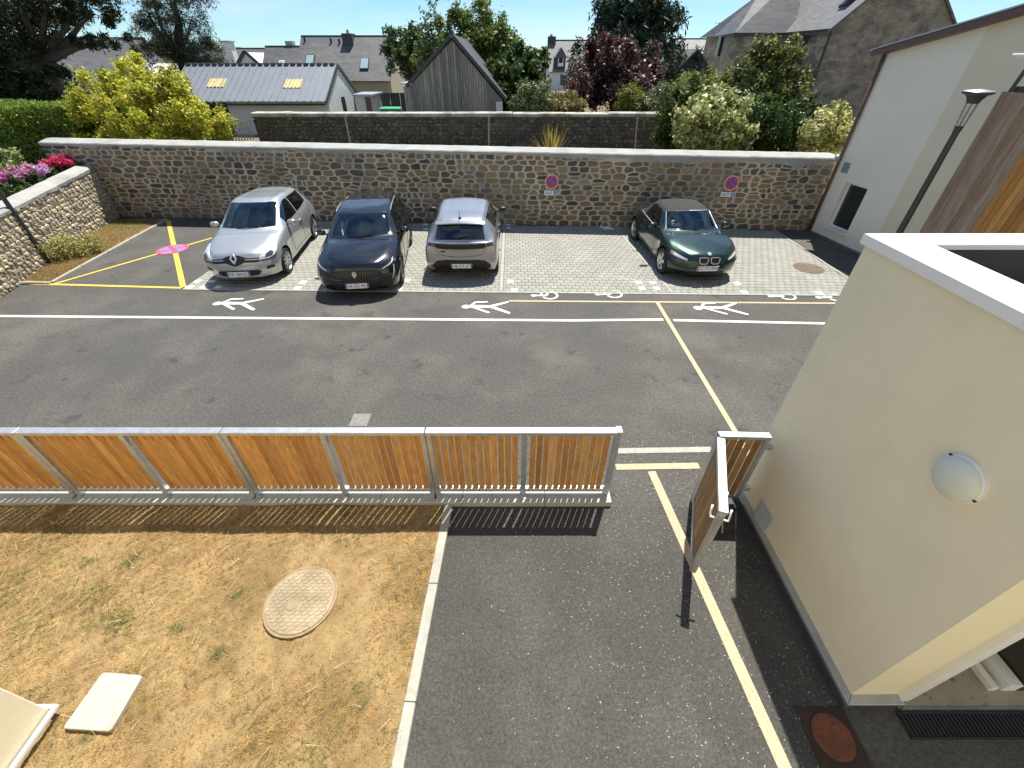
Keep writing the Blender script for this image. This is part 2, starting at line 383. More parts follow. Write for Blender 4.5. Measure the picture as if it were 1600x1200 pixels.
for c in pals:
    me = fast_mesh('paver', pv, pf, np.tile(np.array(c) , (len(pv), 1))); me.materials.append(M_PAVER); pvm.append(me)
whm = fast_mesh('paver', pv * np.array([1, 1, 1.02]), pf, np.tile(np.array((.72, .71, .69)), (len(pv), 1))); whm.materials.append(M_PAVER)
DIV = [-.25, 3.50]                                  # flush kerbs between the wide bays
def divx(k, y): return -.25 if k == 0 else 3.70 - (y - 9.0) * .088
spots = []; cuts = []; sl = .0215
for r_ in range(int(5.7 / PD)):
    ym = 9.0 + r_ * PD; segs = [(-7.72, divx(0, ym) - .042), (divx(0, ym) + .042, divx(1, ym) - .042), (divx(1, ym) + .042, 8.22)]; i = 0
    for (sa, sb_) in segs:
        x = sa; first = True
        while x < sb_ - .03:
            w = PW / 2 if (first and r_ % 2) else PW; first = False; w = min(w, sb_ - x); xc = x + w / 2; yc = pvy0(xc) + PD / 2 + .05 + r_ * PD; x += w; i += 1
            if yc > bw(xc).y - PD / 2 - .01: continue
            if w > PW - .001: spots.append((xc, yc, r_, i))
            else: cuts.append((xc, yc, w))
# markers of white pavers at the corners of the bays
wm = set()
def wmark(px, py):
    g = G(px, py); s = min(spots, key=lambda s: (s[0] - g.x) ** 2 + (s[1] - g.y) ** 2); wm.add((s[2], s[3]))
for p in ((468, 451), (477, 439), (628, 452), (636, 440), (800, 453), (799, 442), (1005, 452), (998, 441), (1027, 452), (1019, 441), (1164, 455), (1153, 443), (296, 450), (310, 441), (318, 450), (331, 441), (666, 357), (664, 351), (789, 359), (788, 353), (938, 352), (943, 358), (954, 353), (958, 359), (1290, 470), (340, 450)): wmark(*p)
hid = lambda x, y: (-7.6 < x < -5.5 and 9.4 < y) or (-4.7 < x < -2.6 and y > 9.0) or (-2.15 < x < -.35 and y > 9.7) or (3.6 < x < 5.6 and 9.2 < y)
vis = [s for s in spots if not hid(s[0], s[1])]
vis.sort(key=lambda s: s[1] + abs(s[0]) * .12 - (3 if (s[2], s[3]) in wm else 0)); near = set((s[2], s[3]) for s in vis[:300])
BV = []; BQ = []; BC = []; nb_ = 0
for (x, y, r_, i) in spots:
    white = (r_, i) in wm; k = prng.randrange(len(pals)); dz = prng.uniform(-.0015, .0015); rz = -sl + prng.uniform(-.008, .008)
    if (r_, i) in near:
        o = link('paver', whm if white else pvm[k], pav); o.location = (x, y, .006 + dz); o.rotation_euler = (prng.uniform(-.006, .006), prng.uniform(-.004, .004), rz)
    else:
        c, s_ = math.cos(rz), math.sin(rz); P = pv.copy(); P[:, 0], P[:, 1] = pv[:, 0] * c - pv[:, 1] * s_ + x, pv[:, 0] * s_ + pv[:, 1] * c + y; P[:, 2] += .006 + dz
        BV.append(P); BQ.append(pf + nb_); nb_ += len(P); BC.append(np.tile(np.array((.72, .71, .69) if white else pals[k]), (len(P), 1)))
for (x, y, w) in cuts:
    P = pv.copy(); P[:, 0] = P[:, 0] * (w / PW) + x; P[:, 1] += y; P[:, 2] += .006; BV.append(P); BQ.append(pf + nb_); nb_ += len(P); BC.append(np.tile(np.array(prng.choice(pals)), (len(P), 1)))
me = fast_mesh('paving_field', np.concatenate(BV), np.concatenate(BQ), np.concatenate(BC)); me.materials.append(M_PAVER)
link('paving_field', me, pav)['kind'] = 'stuff'
for k in (0, 1):
    for j in range(6):
        y0 = pvy0(divx(k, 9)) + .06 + j * .83; y1 = y0 + .822
        if y0 > bw(3).y - .2: continue
        y1 = min(y1, bw(divx(k, y1)).y - .03)
        m_ = MB(); m_.bar((divx(k, y0), y0, .0), (divx(k, y1), y1, .0), .075, .036); m_.build('divider_kerb', M_KERB, pav, .003)
for j in range(16):                                  # front edging of the bays
    x0 = -7.72 + j * 1.0; x1 = min(x0 + .994, 8.25); m_ = MB(); m_.bar((x0, pvy0(x0) + .012, -.001), (x1, pvy0(x1) + .012, -.001), .075, .034); m_.build('edge_kerb', M_KERB, pav, .003)
for j in range(5):
    y0 = 8.8 + j * .96; m_ = MB(); m_.bar((8.26, y0, 0), (8.25, min(y0 + .95, 13.4), 0), .06, .05); m_.build('edge_kerb', M_KERB, pav, .003)
# cast iron gully in the paving
gl = G(1263, 420); g_ = thing('gully_cover', 'brown cast iron gully grid set in the pale paving', 'drain cover', (gl.x, gl.y, .02))
M_IRON = mat('rusty_iron', (.13, .10, .08), .75, metal=.2, var=.3, vs=14., bump=.4, bs=60., col2=(.18, .12, .085), c2s=6.)
m_ = MB(); m_.lathe([(.0, .0), (.36, 0), (.36, .008), (.0, .008)], 28, Matrix.Translation((gl.x, gl.y, .014))); m_.build('frame', M_IRON, g_)
for k in range(7):
    h = math.sqrt(max(.01, .33 ** 2 - ((k - 3) * .09) ** 2)); m_ = MB(); m_.box(gl.x + (k - 3) * .09 - .025, gl.x + (k - 3) * .09 + .025, gl.y - h, gl.y + h, .02, .031); m_.build('bar', M_IRON, g_, .003)

# ------------------------------------------------------------------ rubble stonework
def clip(poly, nx_, ny_, d):
    out = []; n = len(poly)
    for i in range(n):
        a = poly[i]; b = poly[(i + 1) % n]; da = a[0] * nx_ + a[1] * ny_ - d; db = b[0] * nx_ + b[1] * ny_ - d
        if da <= 0: out.append(a)
        if (da < 0 < db) or (db < 0 < da):
            t = da / (da - db); out.append((a[0] + (b[0] - a[0]) * t, a[1] + (b[1] - a[1]) * t))
    return out
def rubble(Wd, Hh, rng, hr=(.10, .23), wr=(.13, .46), asp=.6, gap=.014, jit=.3, top=None):
    S = []; z = 0.
    while z < Hh:
        h = rng.uniform(*hr); x = rng.uniform(-.2, 0)
        while x < Wd:
            w = rng.uniform(*wr) * (h / .16) ** .4
            if rng.random() < .16 and h > .15:
                S.append((x + w / 2, z + h * .27)); S.append((x + w / 2 + rng.uniform(-.05, .05), z + h * .77))
            else: S.append((x + w / 2 + rng.uniform(-.5, .5) * jit * w * .5, z + h / 2 + rng.uniform(-.5, .5) * jit * h))
            x += w
        z += h * .95
    S = np.array(S); T = S * np.array([asp, 1.]); wt = np.array([rng.uniform(-.0012, .0016) for _ in S]); cells = []
    for i in range(len(S)):
        d2 = ((T - T[i]) ** 2).sum(1); nb = np.argsort(d2)[1:22]
        poly = [(0, 0), (Wd * asp, 0), (Wd * asp, Hh), (0, Hh)]
        for j in nb:
            n = T[j] - T[i]; L_ = math.hypot(*n)
            if L_ < 1e-4: continue
            d = (T[j] @ T[j] - wt[j] - T[i] @ T[i] + wt[i]) / 2 / L_
            poly = clip(poly, n[0] / L_, n[1] / L_, d - gap * rng.uniform(.5, 1.4))
            if len(poly) < 3: break
        if len(poly) < 3: continue
        P = [(a / asp, b) for a, b in poly]
        A = .5 * abs(sum(P[k][0] * P[(k + 1) % len(P)][1] - P[(k + 1) % len(P)][0] * P[k][1] for k in range(len(P))))
        if A < .0012: continue
        cells.append((A, P))
    return cells
def stone_wall(parent, O, U, N, cells, pal, rng, dep=(.008, .03), maxobj=300, keep=None, chaikin=.24):
    """stones proud of the mortar; the largest ones as objects of their own"""
    o = root_org(parent); Z = Vector((0, 0, 1)); cells = sorted(cells, key=lambda c: -c[0]); cnt = 0
    AV = []; AF = []; AC = []
    for A, P in cells:
        Q_ = []; n = len(P)
        for k in range(n):
            a = P[k]; b = P[(k + 1) % n]; c1 = chaikin + rng.uniform(-.1, .06); c2 = chaikin + rng.uniform(-.1, .06)
            Q_.append((a[0] + (b[0] - a[0]) * c1, a[1] + (b[1] - a[1]) * c1)); Q_.append((b[0] - (b[0] - a[0]) * c2, b[1] - (b[1] - a[1]) * c2))
        n = len(Q_); cx = sum(p[0] for p in Q_) / n; cy = sum(p[1] for p in Q_) / n; h = rng.uniform(*dep)
        t1, t2 = rng.uniform(-.04, .04), rng.uniform(-.05, .05); vs = []
        for s_, d in ((1., -.012), (.97, h * .55), (.80, h)):
            for (a, b) in Q_:
                x = cx + (a - cx) * s_; y = cy + (b - cy) * s_; dd = d + ((x - cx) * t1 + (y - cy) * t2 if d > 0 else 0) + (rng.uniform(-.003, .003) if d > 0 else 0)
                vs.append(O + U * x + Z * y + N * dd - o)
        vs.append(O + U * cx + Z * cy + N * (h + rng.uniform(0, .006)) - o)
        fs = [(r * n + k, r * n + (k + 1) % n, (r + 1) * n + (k + 1) % n, (r + 1) * n + k) for r in (0, 1) for k in range(n)]
        fs += [(2 * n + k, 2 * n + (k + 1) % n, 3 * n) for k in range(n)]
        col = rng.choice(pal); v_ = rng.uniform(.8, 1.2); col = tuple(c * v_ * rng.uniform(.96, 1.04) for c in col)
        ctr = O + U * cx + Z * cy
        if cnt < maxobj and (keep is None or keep(ctr)):
            cnt += 1; me = bpy.data.meshes.new('stone'); me.from_pydata(vs, [], fs); me.update()
            at = me.color_attributes.new('col', 'FLOAT_COLOR', 'POINT'); at.data.foreach_set('color', np.tile(np.array((*col, 1), np.float32), (len(vs), 1)).ravel())
            me.materials.append(M_STONE); link('stone', me, parent)
        else:
            b0 = len(AV); AV += vs; AF += [tuple(i + b0 for i in f) for f in fs]; AC += [col] * len(vs)
    if AV:
        me = bpy.data.meshes.new('small_stones'); me.from_pydata(AV, [], AF); me.update()
        at = me.color_attributes.new('col', 'FLOAT_COLOR', 'POINT'); at.data.foreach_set('color', np.array([(*c, 1) for c in AC], np.float32).ravel())
        me.materials.append(M_STONE); link('small_stones', me, parent)['kind'] = 'stuff'

def wobble_strip(mb, O, U, N, L_, prof, rng, step=.16, amp=.018):
    """coping: profile (n, z) swept along the wall with an uneven hand-made edge"""
    n = max(2, int(L_ / step)); m = len(prof); vs = []; fs = []
    for i in range(n + 1):
        t = L_ * i / n
        for k, (d, z) in enumerate(prof):
            w = amp * (1.6 if k == 0 else .35); vs.append(O + U * t + N * (d + rng.uniform(-w, w) * .25) + Vector((0, 0, z + rng.uniform(-w, w))))
    for i in range(n):
        for k in range(m):
            j = (k + 1) % m; fs.append((i * m + k, i * m + j, (i + 1) * m + j, (i + 1) * m + k))
    fs += [tuple(range(m)), tuple(range(n * m + m - 1, n * m - 1, -1))]
    mb.add(vs, fs)

rg = random.Random(11)
PAL_B = [(.88 * c[0], .84 * c[1], .78 * c[2]) for c in [(.25, .195, .125), (.21, .165, .11), (.29, .235, .155), (.17, .14, .105), (.12, .108, .095), (.085, .08, .076), (.23, .17, .105), (.26, .22, .165), (.19, .165, .125), (.25, .165, .10), (.15, .135, .115), (.20, .185, .155), (.28, .22, .13)]]
bwx0 = -14.75
wl_ = thing('stone_wall', 'long rubble stone wall with pale lime coping behind the parked cars', 'wall', (bw(-2).x, bw(-2).y, 0))
O_ = bw(bwx0); Lb = (bw(9.28) - O_).length
m_ = MB(); zl, zr = 2.20, 2.02
A_ = [O_ + Vector((0, 0, 0)), bw(9.28), bw(9.28, .45), bw(bwx0, .45)]
m_.loft([p + Vector((0, 0, -.05)) for p in A_], [A_[0] + Vector((0, 0, zl)), A_[1] + Vector((0, 0, zr)), A_[2] + Vector((0, 0, zr)), A_[3] + Vector((0, 0, zl))])
m_.build('mortar', M_MORTAR, wl_)
cells = rubble(Lb, 2.12, rg, hr=(.075, .235), wr=(.10, .54), gap=.0145, asp=.42, jit=.24)
def ztop(x): return 2.10 + (1.93 - 2.10) * x / Lb + .02 * math.sin(x * 1.7) - .06 * (x > Lb * .72)
cells = [c for c in cells if max(p[1] for p in c[1]) < ztop(c[1][0][0]) + .06]
stone_wall(wl_, O_, bwd, bwn, cells, PAL_B, rg, chaikin=.17, dep=(.004, .02), keep=lambda p: p.x > -13.4)
m_ = MB()
UZ = (bw(9.28) + Vector((0, 0, zr)) - O_ - Vector((0, 0, zl))).normalized()
wobble_strip(m_, O_ + Vector((0, 0, zl)), UZ, bwn, Lb, [(.030, -.075), (.034, -.015), (.012, .012), (-.30, .075), (-.49, .07), (-.49, -.12), (-.30, -.15)], rg, amp=.012)
m_.build('coping', M_COPING, wl_, smooth=False)
def smear(x0, x1, lo, hi, nm='render_patch'):
    """lime render smeared down from the coping with a ragged lower edge"""
    n = int((x1 - x0) / .07); top = []; bot = []; ph = rg.uniform(0, 6)
    for i in range(n + 1):
        x = x0 + (x1 - x0) * i / n; e = min(1., 4 * min(i, n - i) / n); zt_ = zl + (zr - zl) * (bw(x) - O_).length / Lb - .03
        d = (lo + (hi - lo) * (.5 + .3 * math.sin(x * 2.1 + ph) + .2 * math.sin(x * 6.7 + ph))) * (.25 + .75 * e) + rg.uniform(-.018, .018)
        top.append(bw(x, -.026) + Vector((0, 0, zt_))); bot.append(bw(x, -.022) + Vector((0, 0, zt_ - max(.03, d))))
    mb = MB(); P = top + bot[::-1]; mb.loft(P, [p - bwn * -.0 + bwn * -.03 for p in P]); mb.build(nm, M_COPING, wl_)
smear(3.6, 5.9, .10, .20); smear(5.95, 9.1, .08, .24); smear(.2, 3.5, .05, .13); smear(-13.9, -12.6, .05, .16)

# left wall, sunlit, smaller and rougher stones
PAL_L = [(.46, .39, .28), (.41, .35, .25), (.50, .44, .33), (.36, .30, .21), (.44, .36, .25), (.30, .26, .20), (.38, .34, .28), (.48, .38, .25), (.27, .23, .18)]
lw = thing('stone_wall', 'sunlit rubble garden wall with pale sloping coping beside the dry verge', 'wall', (lwp(3).x, lwp(3).y, 0))
O_ = lwp(-7.0); Ll = (lwp(0) - O_).length + (LWb - LWa).length
lz0, lz1 = 1.16, 1.53                                 # coping level at O_ and at the corner
A_ = [O_, O_ + lwd * Ll, O_ + lwd * Ll - lwn * .4, O_ - lwn * .4]
m_ = MB(); m_.loft([p + Vector((0, 0, -.05)) for p in A_], [A_[0] + Vector((0, 0, lz0)), A_[1] + Vector((0, 0, lz1)), A_[2] + Vector((0, 0, lz1)), A_[3] + Vector((0, 0, lz0))])
m_.build('mortar', mat('light_mortar', (.47, .40, .29), .95, var=.16, vs=2., bump=.9, bs=30., fine=.1, fs=60.), lw)
cells = rubble(Ll, 1.5, rg, hr=(.07, .15), wr=(.09, .27), gap=.014)
cells = [c for c in cells if max(p[1] for p in c[1]) < lz0 + (lz1 - lz0) * c[1][0][0] / Ll - .02]
stone_wall(lw, O_, lwd, lwn, cells, PAL_L, rg, dep=(.02, .06), keep=lambda p: p.y > 8.3)
UZ = (Vector((0, 0, lz1 - lz0)) + lwd * Ll).normalized(); m_ = MB()
wobble_strip(m_, O_ + Vector((0, 0, lz0)), UZ, lwn, Ll, [(.05, -.07), (.055, .0), (.0, .05), (-.36, .08), (-.42, .05), (-.42, -.1), (-.2, -.12)], rg, amp=.016)
m_.build('coping', M_COPING, lw)

# ------------------------------------------------------------------ signs on the back wall
def wall_sign(px, py, label):
    c = PLANE(px, py, BWa, BWb); c = c + bwn * .05; yaw = math.atan2(bwn.y, bwn.x) + R(90)
    B = Matrix.Translation(c) @ Matrix.Rotation(yaw, 4, 'Z') @ Matrix.Rotation(R(90), 4, 'X')   # local xy = sign face, +z to viewer
    t = thing('no_parking_sign', label, 'sign', (c.x, c.y, c.z - .5), 0, 'signs screwed to the stone wall')
    def d2(name, P, z0, z1, m, par=t): m_ = MB(); m_.prism(P, z0, z1, B); return m_.build(name, m, par)
    d2('plate', disc((0, 0), .205, 36), -.012, .006, M_SIGNW); d2('red_disc', disc((0, 0), .188, 36), .006, .009, M_RED)
    for s in (-1, 1):                                # blue field in two halves, a red bar from top left to bottom right between them
        P = [(.125 * math.cos(t_), .125 * math.sin(t_)) for t_ in np.linspace(R(45 if s > 0 else 225) - R(78), R(45 if s > 0 else 225) + R(78), 14)]
        d2('blue_field', P, .009, .012, M_BLUE)
    pl = d2('lower_plate', [(-.20, -.385), (.20, -.385), (.215, -.37), (.215, -.265), (.20, -.25), (-.20, -.25), (-.215, -.265), (-.215, -.37)], -.01, .006, M_SIGNW)
    me = text_mesh('SAUF', .125); me.materials.append(M_BLACK); o_ = root_org(t); me.transform(Matrix.Translation(-o_) @ B @ Matrix.Translation((-.075, -.318, .008)) @ Matrix.Diagonal((.72, 1, 1, 1)))
    link('lettering', me, pl)
    d2('blue_panel', [(.075, -.375), (.195, -.375), (.195, -.26), (.075, -.26)], .006, .009, M_BLUE, pl)
    m_ = MB()
    for P in (disc((.128, -.275), .011, 10), capsule((.128, -.288), (.130, -.325), .014), capsule((.13, -.322), (.158, -.325), .012), capsule((.158, -.325), (.170, -.352), .012), capsule((.128, -.302), (.15, -.303), .010)): m_.prism(P, .009, .0115, B)
    pts = [(.128 + .028 * math.cos(a), -.34 + .026 * math.sin(a)) for a in np.linspace(R(120), R(350), 10)]
    for a, b in zip(pts[:-1], pts[1:]): m_.prism(capsule(a, b, .009, n=3), .009, .0112, B)
    m_.build('wheelchair_symbol', M_SIGNW, pl)
    d2('bracket', [(-.03, -.2), (.03, -.2), (.03, .2), (-.03, .2)], -.06, -.012, M_GALV)
wall_sign(862, 283.5, 'round no parking sign above a SAUF plate over the empty bay')
wall_sign(1142, 285.5, 'round no parking sign above a SAUF plate beyond the green roadster')

# ------------------------------------------------------------------ timber fence with steel frame
FY = 3.22; FT = 1.16; FX1 = 1.17; FX0 = -7.6
fd = lambda x: FY - (x - 1.17) * .016 * -1 * -1      # fence line swings very slightly
pl_ = thing('fence_plinth', 'low concrete kerb carrying the timber fence', 'plinth', (-2, FY, 0))
for i in range(9):
    a = -7.6 + i * 1.0; b = min(a + .995, 1.2)
    m_ = MB(); m_.box(a, b, FY - .135, FY + .10, -.02, .085); m_.build('plinth_block', M_CONC, pl_, .006)
fence = thing('timber_fence', 'long fence of warm vertical timber slats in a galvanised steel frame', 'fence', (-2, FY, .085))
wrg = random.Random(5)
WPAL = [(.47, .215, .048), (.50, .24, .058), (.43, .19, .042), (.52, .255, .066), (.48, .22, .05), (.54, .28, .085), (.41, .18, .04)]
posts = [1.14]
for px in (818, 682, 546, 403, 264, 122): posts.append(G(px, 776, .1).x)
posts = [1.14, .135, -.93, -2.03, -3.12, -4.20, -5.30, -6.40, -7.5]
for x0, x1 in ((-7.55, -5.30), (-5.29, -3.12), (-3.11, -.935), (-.925, 1.17)):
    m_ = MB(); m_.box(x0, x1, FY - .045, FY + .045, FT - .045, FT); m_.build('top_rail', M_GALV, fence, .004)
    m_ = MB(); m_.box(x0, x1, FY - .03, FY + .03, .155, .205); m_.build('bottom_rail', M_GALV, fence, .004)
m_ = MB(); m_.box(1.115, 1.175, FY - .047, FY + .047, FT + .001, FT + .014); m_.build('end_cap', M_GALV, fence, .002)
for i, x in enumerate(posts):
    ws = [(x - .03, x + .03)] if i in (0, 1, 3, 5, 7) else [(x - .062, x - .003), (x + .003, x + .062)]
    for a, b in ws:
        m_ = MB(); m_.box(a, b, FY - .035, FY + .028, .09, FT - .046); m_.build('post', M_GALV, fence, .003)
        m_ = MB(); m_.box(a - .012, b + .012, FY - .085, FY - .034, .086, .094); m_.box(a + .005, b - .005, FY - .045, FY - .0355, .094, .16)
        m_.lathe([(0, .094), (.012, .094), (.012, .104), (0, .104)], 6, Matrix.Translation(((a + b) / 2, FY - .066, 0))); m_.build('foot_bracket', M_GALV, fence)
srt = sorted(posts)
for a, b in zip(srt[:-1], srt[1:]):
    a0 = a + .062; b0 = b - .062; n = 12; pitch = (b0 - a0) / n
    for k in range(n):
        c = wrg.choice(WPAL); v_ = wrg.uniform(.85, 1.15); c = tuple(q * v_ for q in c); xc = a0 + (k + .5) * pitch; g = wrg.uniform(.0058, .0082)
        m_ = MB(); m_.box(xc - pitch / 2 + g, xc + pitch / 2 - g, FY - .006, FY + .007, .206, FT - .046, col=c); o = m_.build('slat', M_WOOD, fence)
        o.rotation_euler = (0, 0, 0)

# ------------------------------------------------------------------ gate: fixed side panel and the leaf standing open
def slat_panel(root, a, b, z0, z1, n, thick=.022, top=True, stile=.05):
    """framed panel between ground points a and b"""
    a = Vector(a); b = Vector(b); d = (b - a).normalized(); up = Vector((0, 0, 1))
    L_ = (b - a).length
    m_ = MB(); m_.bar(a + up * (z1 - .022), b + up * (z1 - .022), .08, .044); m_.build('top_rail', M_GALV, root, .004)
    m_ = MB(); m_.bar(a + d * stile + up * (z0 + .025), b - d * stile + up * (z0 + .025), .05, .05); m_.build('bottom_rail', M_GALV, root, .004)
    for p, s in ((a, 1), (b, -1)):
        m_ = MB(); q = p + d * (s * stile / 2); m_.bar(q + up * (z0 - .0), q + up * (z1 - .0445), stile, .06, up=(-d.y, d.x, 0)); m_.build('stile', M_GALV, root, .004)
    g0 = stile + .004; pw = (L_ - 2 * g0) / n
    for k in range(n):
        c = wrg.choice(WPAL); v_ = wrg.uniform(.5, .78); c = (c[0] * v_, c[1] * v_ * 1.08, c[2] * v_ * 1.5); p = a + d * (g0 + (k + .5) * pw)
        m_ = MB(); m_.bar(p + up * (z0 + .051), p + up * (z1 - .0445), pw - .018, thick * .55, up=(-d.y, d.x, 0))
        m_.c = [c] * len(m_.v); m_.build('slat', M_WOOD, root)
gz = 1.16
hinge = G(1127, 684, gz); hinge = Vector((hinge.x, hinge.y, 0)); tip = G(1131, 800, gz); tip = Vector((tip.x, tip.y, 0))
sp = thing('gate_side_panel', 'narrow fixed timber panel between the open gate and the rendered wall', 'gate panel', (2.4, hinge.y, 0))
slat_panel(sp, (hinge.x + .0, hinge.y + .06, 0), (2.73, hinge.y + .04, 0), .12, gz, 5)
for z_ in (.25, .95):
    m_ = MB(); m_.box(2.73, 2.815, hinge.y + .02, hinge.y + .07, z_, z_ + .05); m_.build('wall_bracket', M_GALV, sp)
m_ = MB(); m_.box(hinge.x + .005, hinge.x + .05, hinge.y + .035, hinge.y + .085, 0, .12); m_.build('foot', M_GALV, sp)
gt = thing('timber_gate', 'slatted timber gate leaf with steel frame standing open on the path', 'gate', (hinge.x, hinge.y, 0))
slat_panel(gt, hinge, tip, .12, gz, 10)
gd_ = (tip - hinge).normalized(); gn = Vector((-gd_.y, gd_.x, 0))
for s in (-1, 1):
    q = tip - gd_ * .03 + Vector((0, 0, 1.02)); m_ = MB()
    m_.tube([q + gn * (s * .03), q + gn * (s * .075), q + gn * (s * .08) - gd_ * .02 + Vector((0, 0, .03)), q + gn * (s * .08) - gd_ * .05 + Vector((0, 0, .10))], .011, 8); m_.build('handle', M_ALU, gt, smooth=True)
q = tip - gd_ * .03; m_ = MB(); m_.box(-.035, .035, -.03, .03, -.0, .001); m_ = MB(); m_.bar(q + gn * 0 + Vector((0, 0, .004)), q + Vector((0, 0, .125)), .022, .03); m_.build('reflection_bar', M_GALV, gt)  # bar added in place of sunlight reflected off the stile onto the path
m_ = MB(); m_.bar(tip + Vector((0, 0, .86)) + gd_ * .002, tip + Vector((0, 0, 1.08)) + gd_ * .002, .03, .008, up=gd_); m_.build('lock_plate', M_FLASH, gt)
for z in (.3, .95):
    m_ = MB(); m_.tube([hinge + Vector((.0, .03, z - .04)), hinge + Vector((.0, .03, z + .04))], .016, 8); m_.build('hinge', M_GALV, gt)
# ------------------------------------------------------------------ near flat-roofed building on the right
NX, NYf, NYn, NT = 2.81, 3.30, 1.15, 3.16
nb = thing('flat_roof_building', 'cream rendered flat roofed block with white metal parapet beside the gate', 'building', (NX, NYf, 0))
XR = 9.4
m_ = MB(); P = [(NX, .10), (NX + .42, .10), (NX + .42, 2.80), (NX + .30, 2.80), (NX + .30, NT), (NX, NT)]; m_.loft([Vector((a, NYn, b)) for a, b in P], [Vector((a, NYf, b)) for a, b in P]); m_.build('wall', M_RENDER, nb)                       # side wall with its thick near end
m_ = MB(); m_.box(NX + .3005, XR, NYf - .20, NYf - .002, .10, NT - .001); m_.build('wall', M_RENDER, nb)
m_ = MB(); m_.box(NX + .422, XR, NYn + .01, NYn + .30, 2.45, NT - .002); m_.build('lintel_wall', M_RENDER, nb)
m_ = MB(); m_.box(NX + .303, XR, NYn + .31, NYf - .203, 2.78, 2.84); m_.build('roof', mat('roof_felt', (.07, .072, .078), .9, var=.2, vs=2., bump=.4, bs=60., fine=.2, fs=120., col2=(.28, .29, .30), c2s=.4, c2lo=.5, c2hi=.56), nb)
# parapet caps, mitred at the far corner
ov = .03; wc = .35; wf_ = .25
def cap(poly, name='parapet_cap'):
    m_ = MB(); m_.prism(poly, NT + .002, NT + .045); return m_.build(name, M_ALU, nb, .004)
cap([(NX - ov, NYf + ov), (NX - ov, NYn - .6), (NX - ov + wc, NYn - .6), (NX - ov + wc, NYf + ov - wf_)])
cap([(NX - ov + .006, NYf + ov + .002), (NX - ov + wc + .006, NYf + ov - wf_ + .002), (XR, NYf + ov - wf_ + .002), (XR, NYf + ov + .002)])
m_ = MB(); m_.box(NX - ov - .004, NX - ov - .001, NYn - .6, NYf + ov, NT - .03, NT + .044); m_.build('drip_edge', M_ALU, nb)
m_ = MB(); m_.box(NX + .3035, NX + .316, NYn + .31, NYf - .204, 2.841, NT - .003); m_.box(NX + .317, XR, NYf - .215, NYf - .2035, 2.841, NT - .003); m_.build('upstand', M_BLACK, nb)
# wall below carries on towards the camera at upper level over the porch
m_ = MB(); m_.box(NX, NX + .30, NYn - .6, NYn - .0005, 2.45, NT - .001); m_.build('upper_wall', M_RENDER, nb)
m_ = MB(); m_.prism([(NX - .045, NYn - .045), (NX - .002, NYn - .002), (NX - .002, NYf), (NX - .045, NYf)], .0, .10); m_.build('plinth', mat('dark_plinth', (.06, .06, .065), .6, var=.2, vs=10.), nb)
m_ = MB(); m_.prism([(NX - .07, NYn - .07), (NX - .001, NYn - .001), (NX - .001, NYf), (NX - .07, NYf)], .101, .14); m_.build('base_flashing', M_FLASH, nb, .003)
m_ = MB(); m_.prism([(NX - .068, NYn - .071), (NX + .40, NYn - .071), (NX + .40, NYn - .0011), (NX + .002, NYn - .0011)], .101, .139); m_.build('base_flashing', M_FLASH, nb, .003)
m_ = MB(); m_.box(NX - .02, NX + .42, NYn - .024, NYn - .002, .0, .1); m_.build('plinth', M_CONC, nb)
m_ = MB(); m_.box(NX + .385, NX + .45, NYn - .045, NYn + .012, .128, 2.45); m_.build('corner_trim', M_ALU, nb, .004)
M_SLAB = mat('porch_floor', (.33, .29, .22), .9, var=.2, vs=3., bump=.3, bs=70., col2=(.16, .13, .10), c2s=14., c2lo=.60, c2hi=.68)
m_ = MB(); m_.box(NX + .43, XR, NYn - .06, NYf - .5, -.02, .045); m_.build('porch_floor', M_SLAB, nb)
m_ = MB(); m_.box(NX + .43, XR, NYn - .075, NYn - .061, .0, .05); m_.build('threshold_angle', M_FLASH, nb)
m_ = MB(); m_.box(4.05, 4.11, NYn + .05, NYf - .6, .046, .11); m_.box(4.16, 4.28, NYn + .05, NYf - .6, .046, .16); m_.build('door_track', M_ALU, nb, .004)
m_ = MB(); m_.box(4.30, 4.36, NYn + .05, NYf - .55, .05, 2.44); m_.build('inner_panel', mat('dark_door', (.05, .045, .04), .6, var=.1), nb)
# drain channel and rusty cover in the shade
dc = thing('channel_drain', 'dark slotted channel drain along the porch threshold', 'drain', (NX + .6, 1.0, 0))
m_ = MB(); m_.box(NX + .38, XR, .90, 1.055, -.01, .008); m_.build('channel', M_DARKV, dc)
for k in range(46):
    x = NX + .40 + k * .033; m_ = MB(); m_.box(x, x + .016, .905, 1.05, .009, .016); m_.build('grate_bar', M_BLACK, dc)
for y in (.893, 1.057):
    m_ = MB(); m_.box(NX + .38, XR, y - .007, y + .007, -.01, .017); m_.build('edge_rail', M_BLACK, dc)
rc = G(1300, 1152); rv = thing('manhole_cover', 'rusty round iron cover in a square frame on the dark path', 'manhole cover', (rc.x, rc.y, 0))
M_RUST = mat('orange_rust', (.13, .045, .018), .85, var=.35, vs=9., bump=.5, bs=50., col2=(.16, .045, .02), c2s=5.)
m_ = MB(); m_.box(rc.x - .20, rc.x + .20, rc.y - .20, rc.y + .20, .002, .012); m_.build('frame', mat('stained_frame', (.035, .02, .014), .9, var=.3, vs=8.), rv, .003)
m_ = MB(); m_.lathe([(.0, .013), (.150, .013), (.155, .019), (.14, .021), (.0, .020)], 32, Matrix.Translation((rc.x, rc.y, 0))); m_.build('lid', M_RUST, rv)
m_ = MB(); m_.box(rc.x + .03, rc.x + .07, rc.y + .05, rc.y + .07, .02, .028); m_.build('lifting_slot', M_IRON, rv)
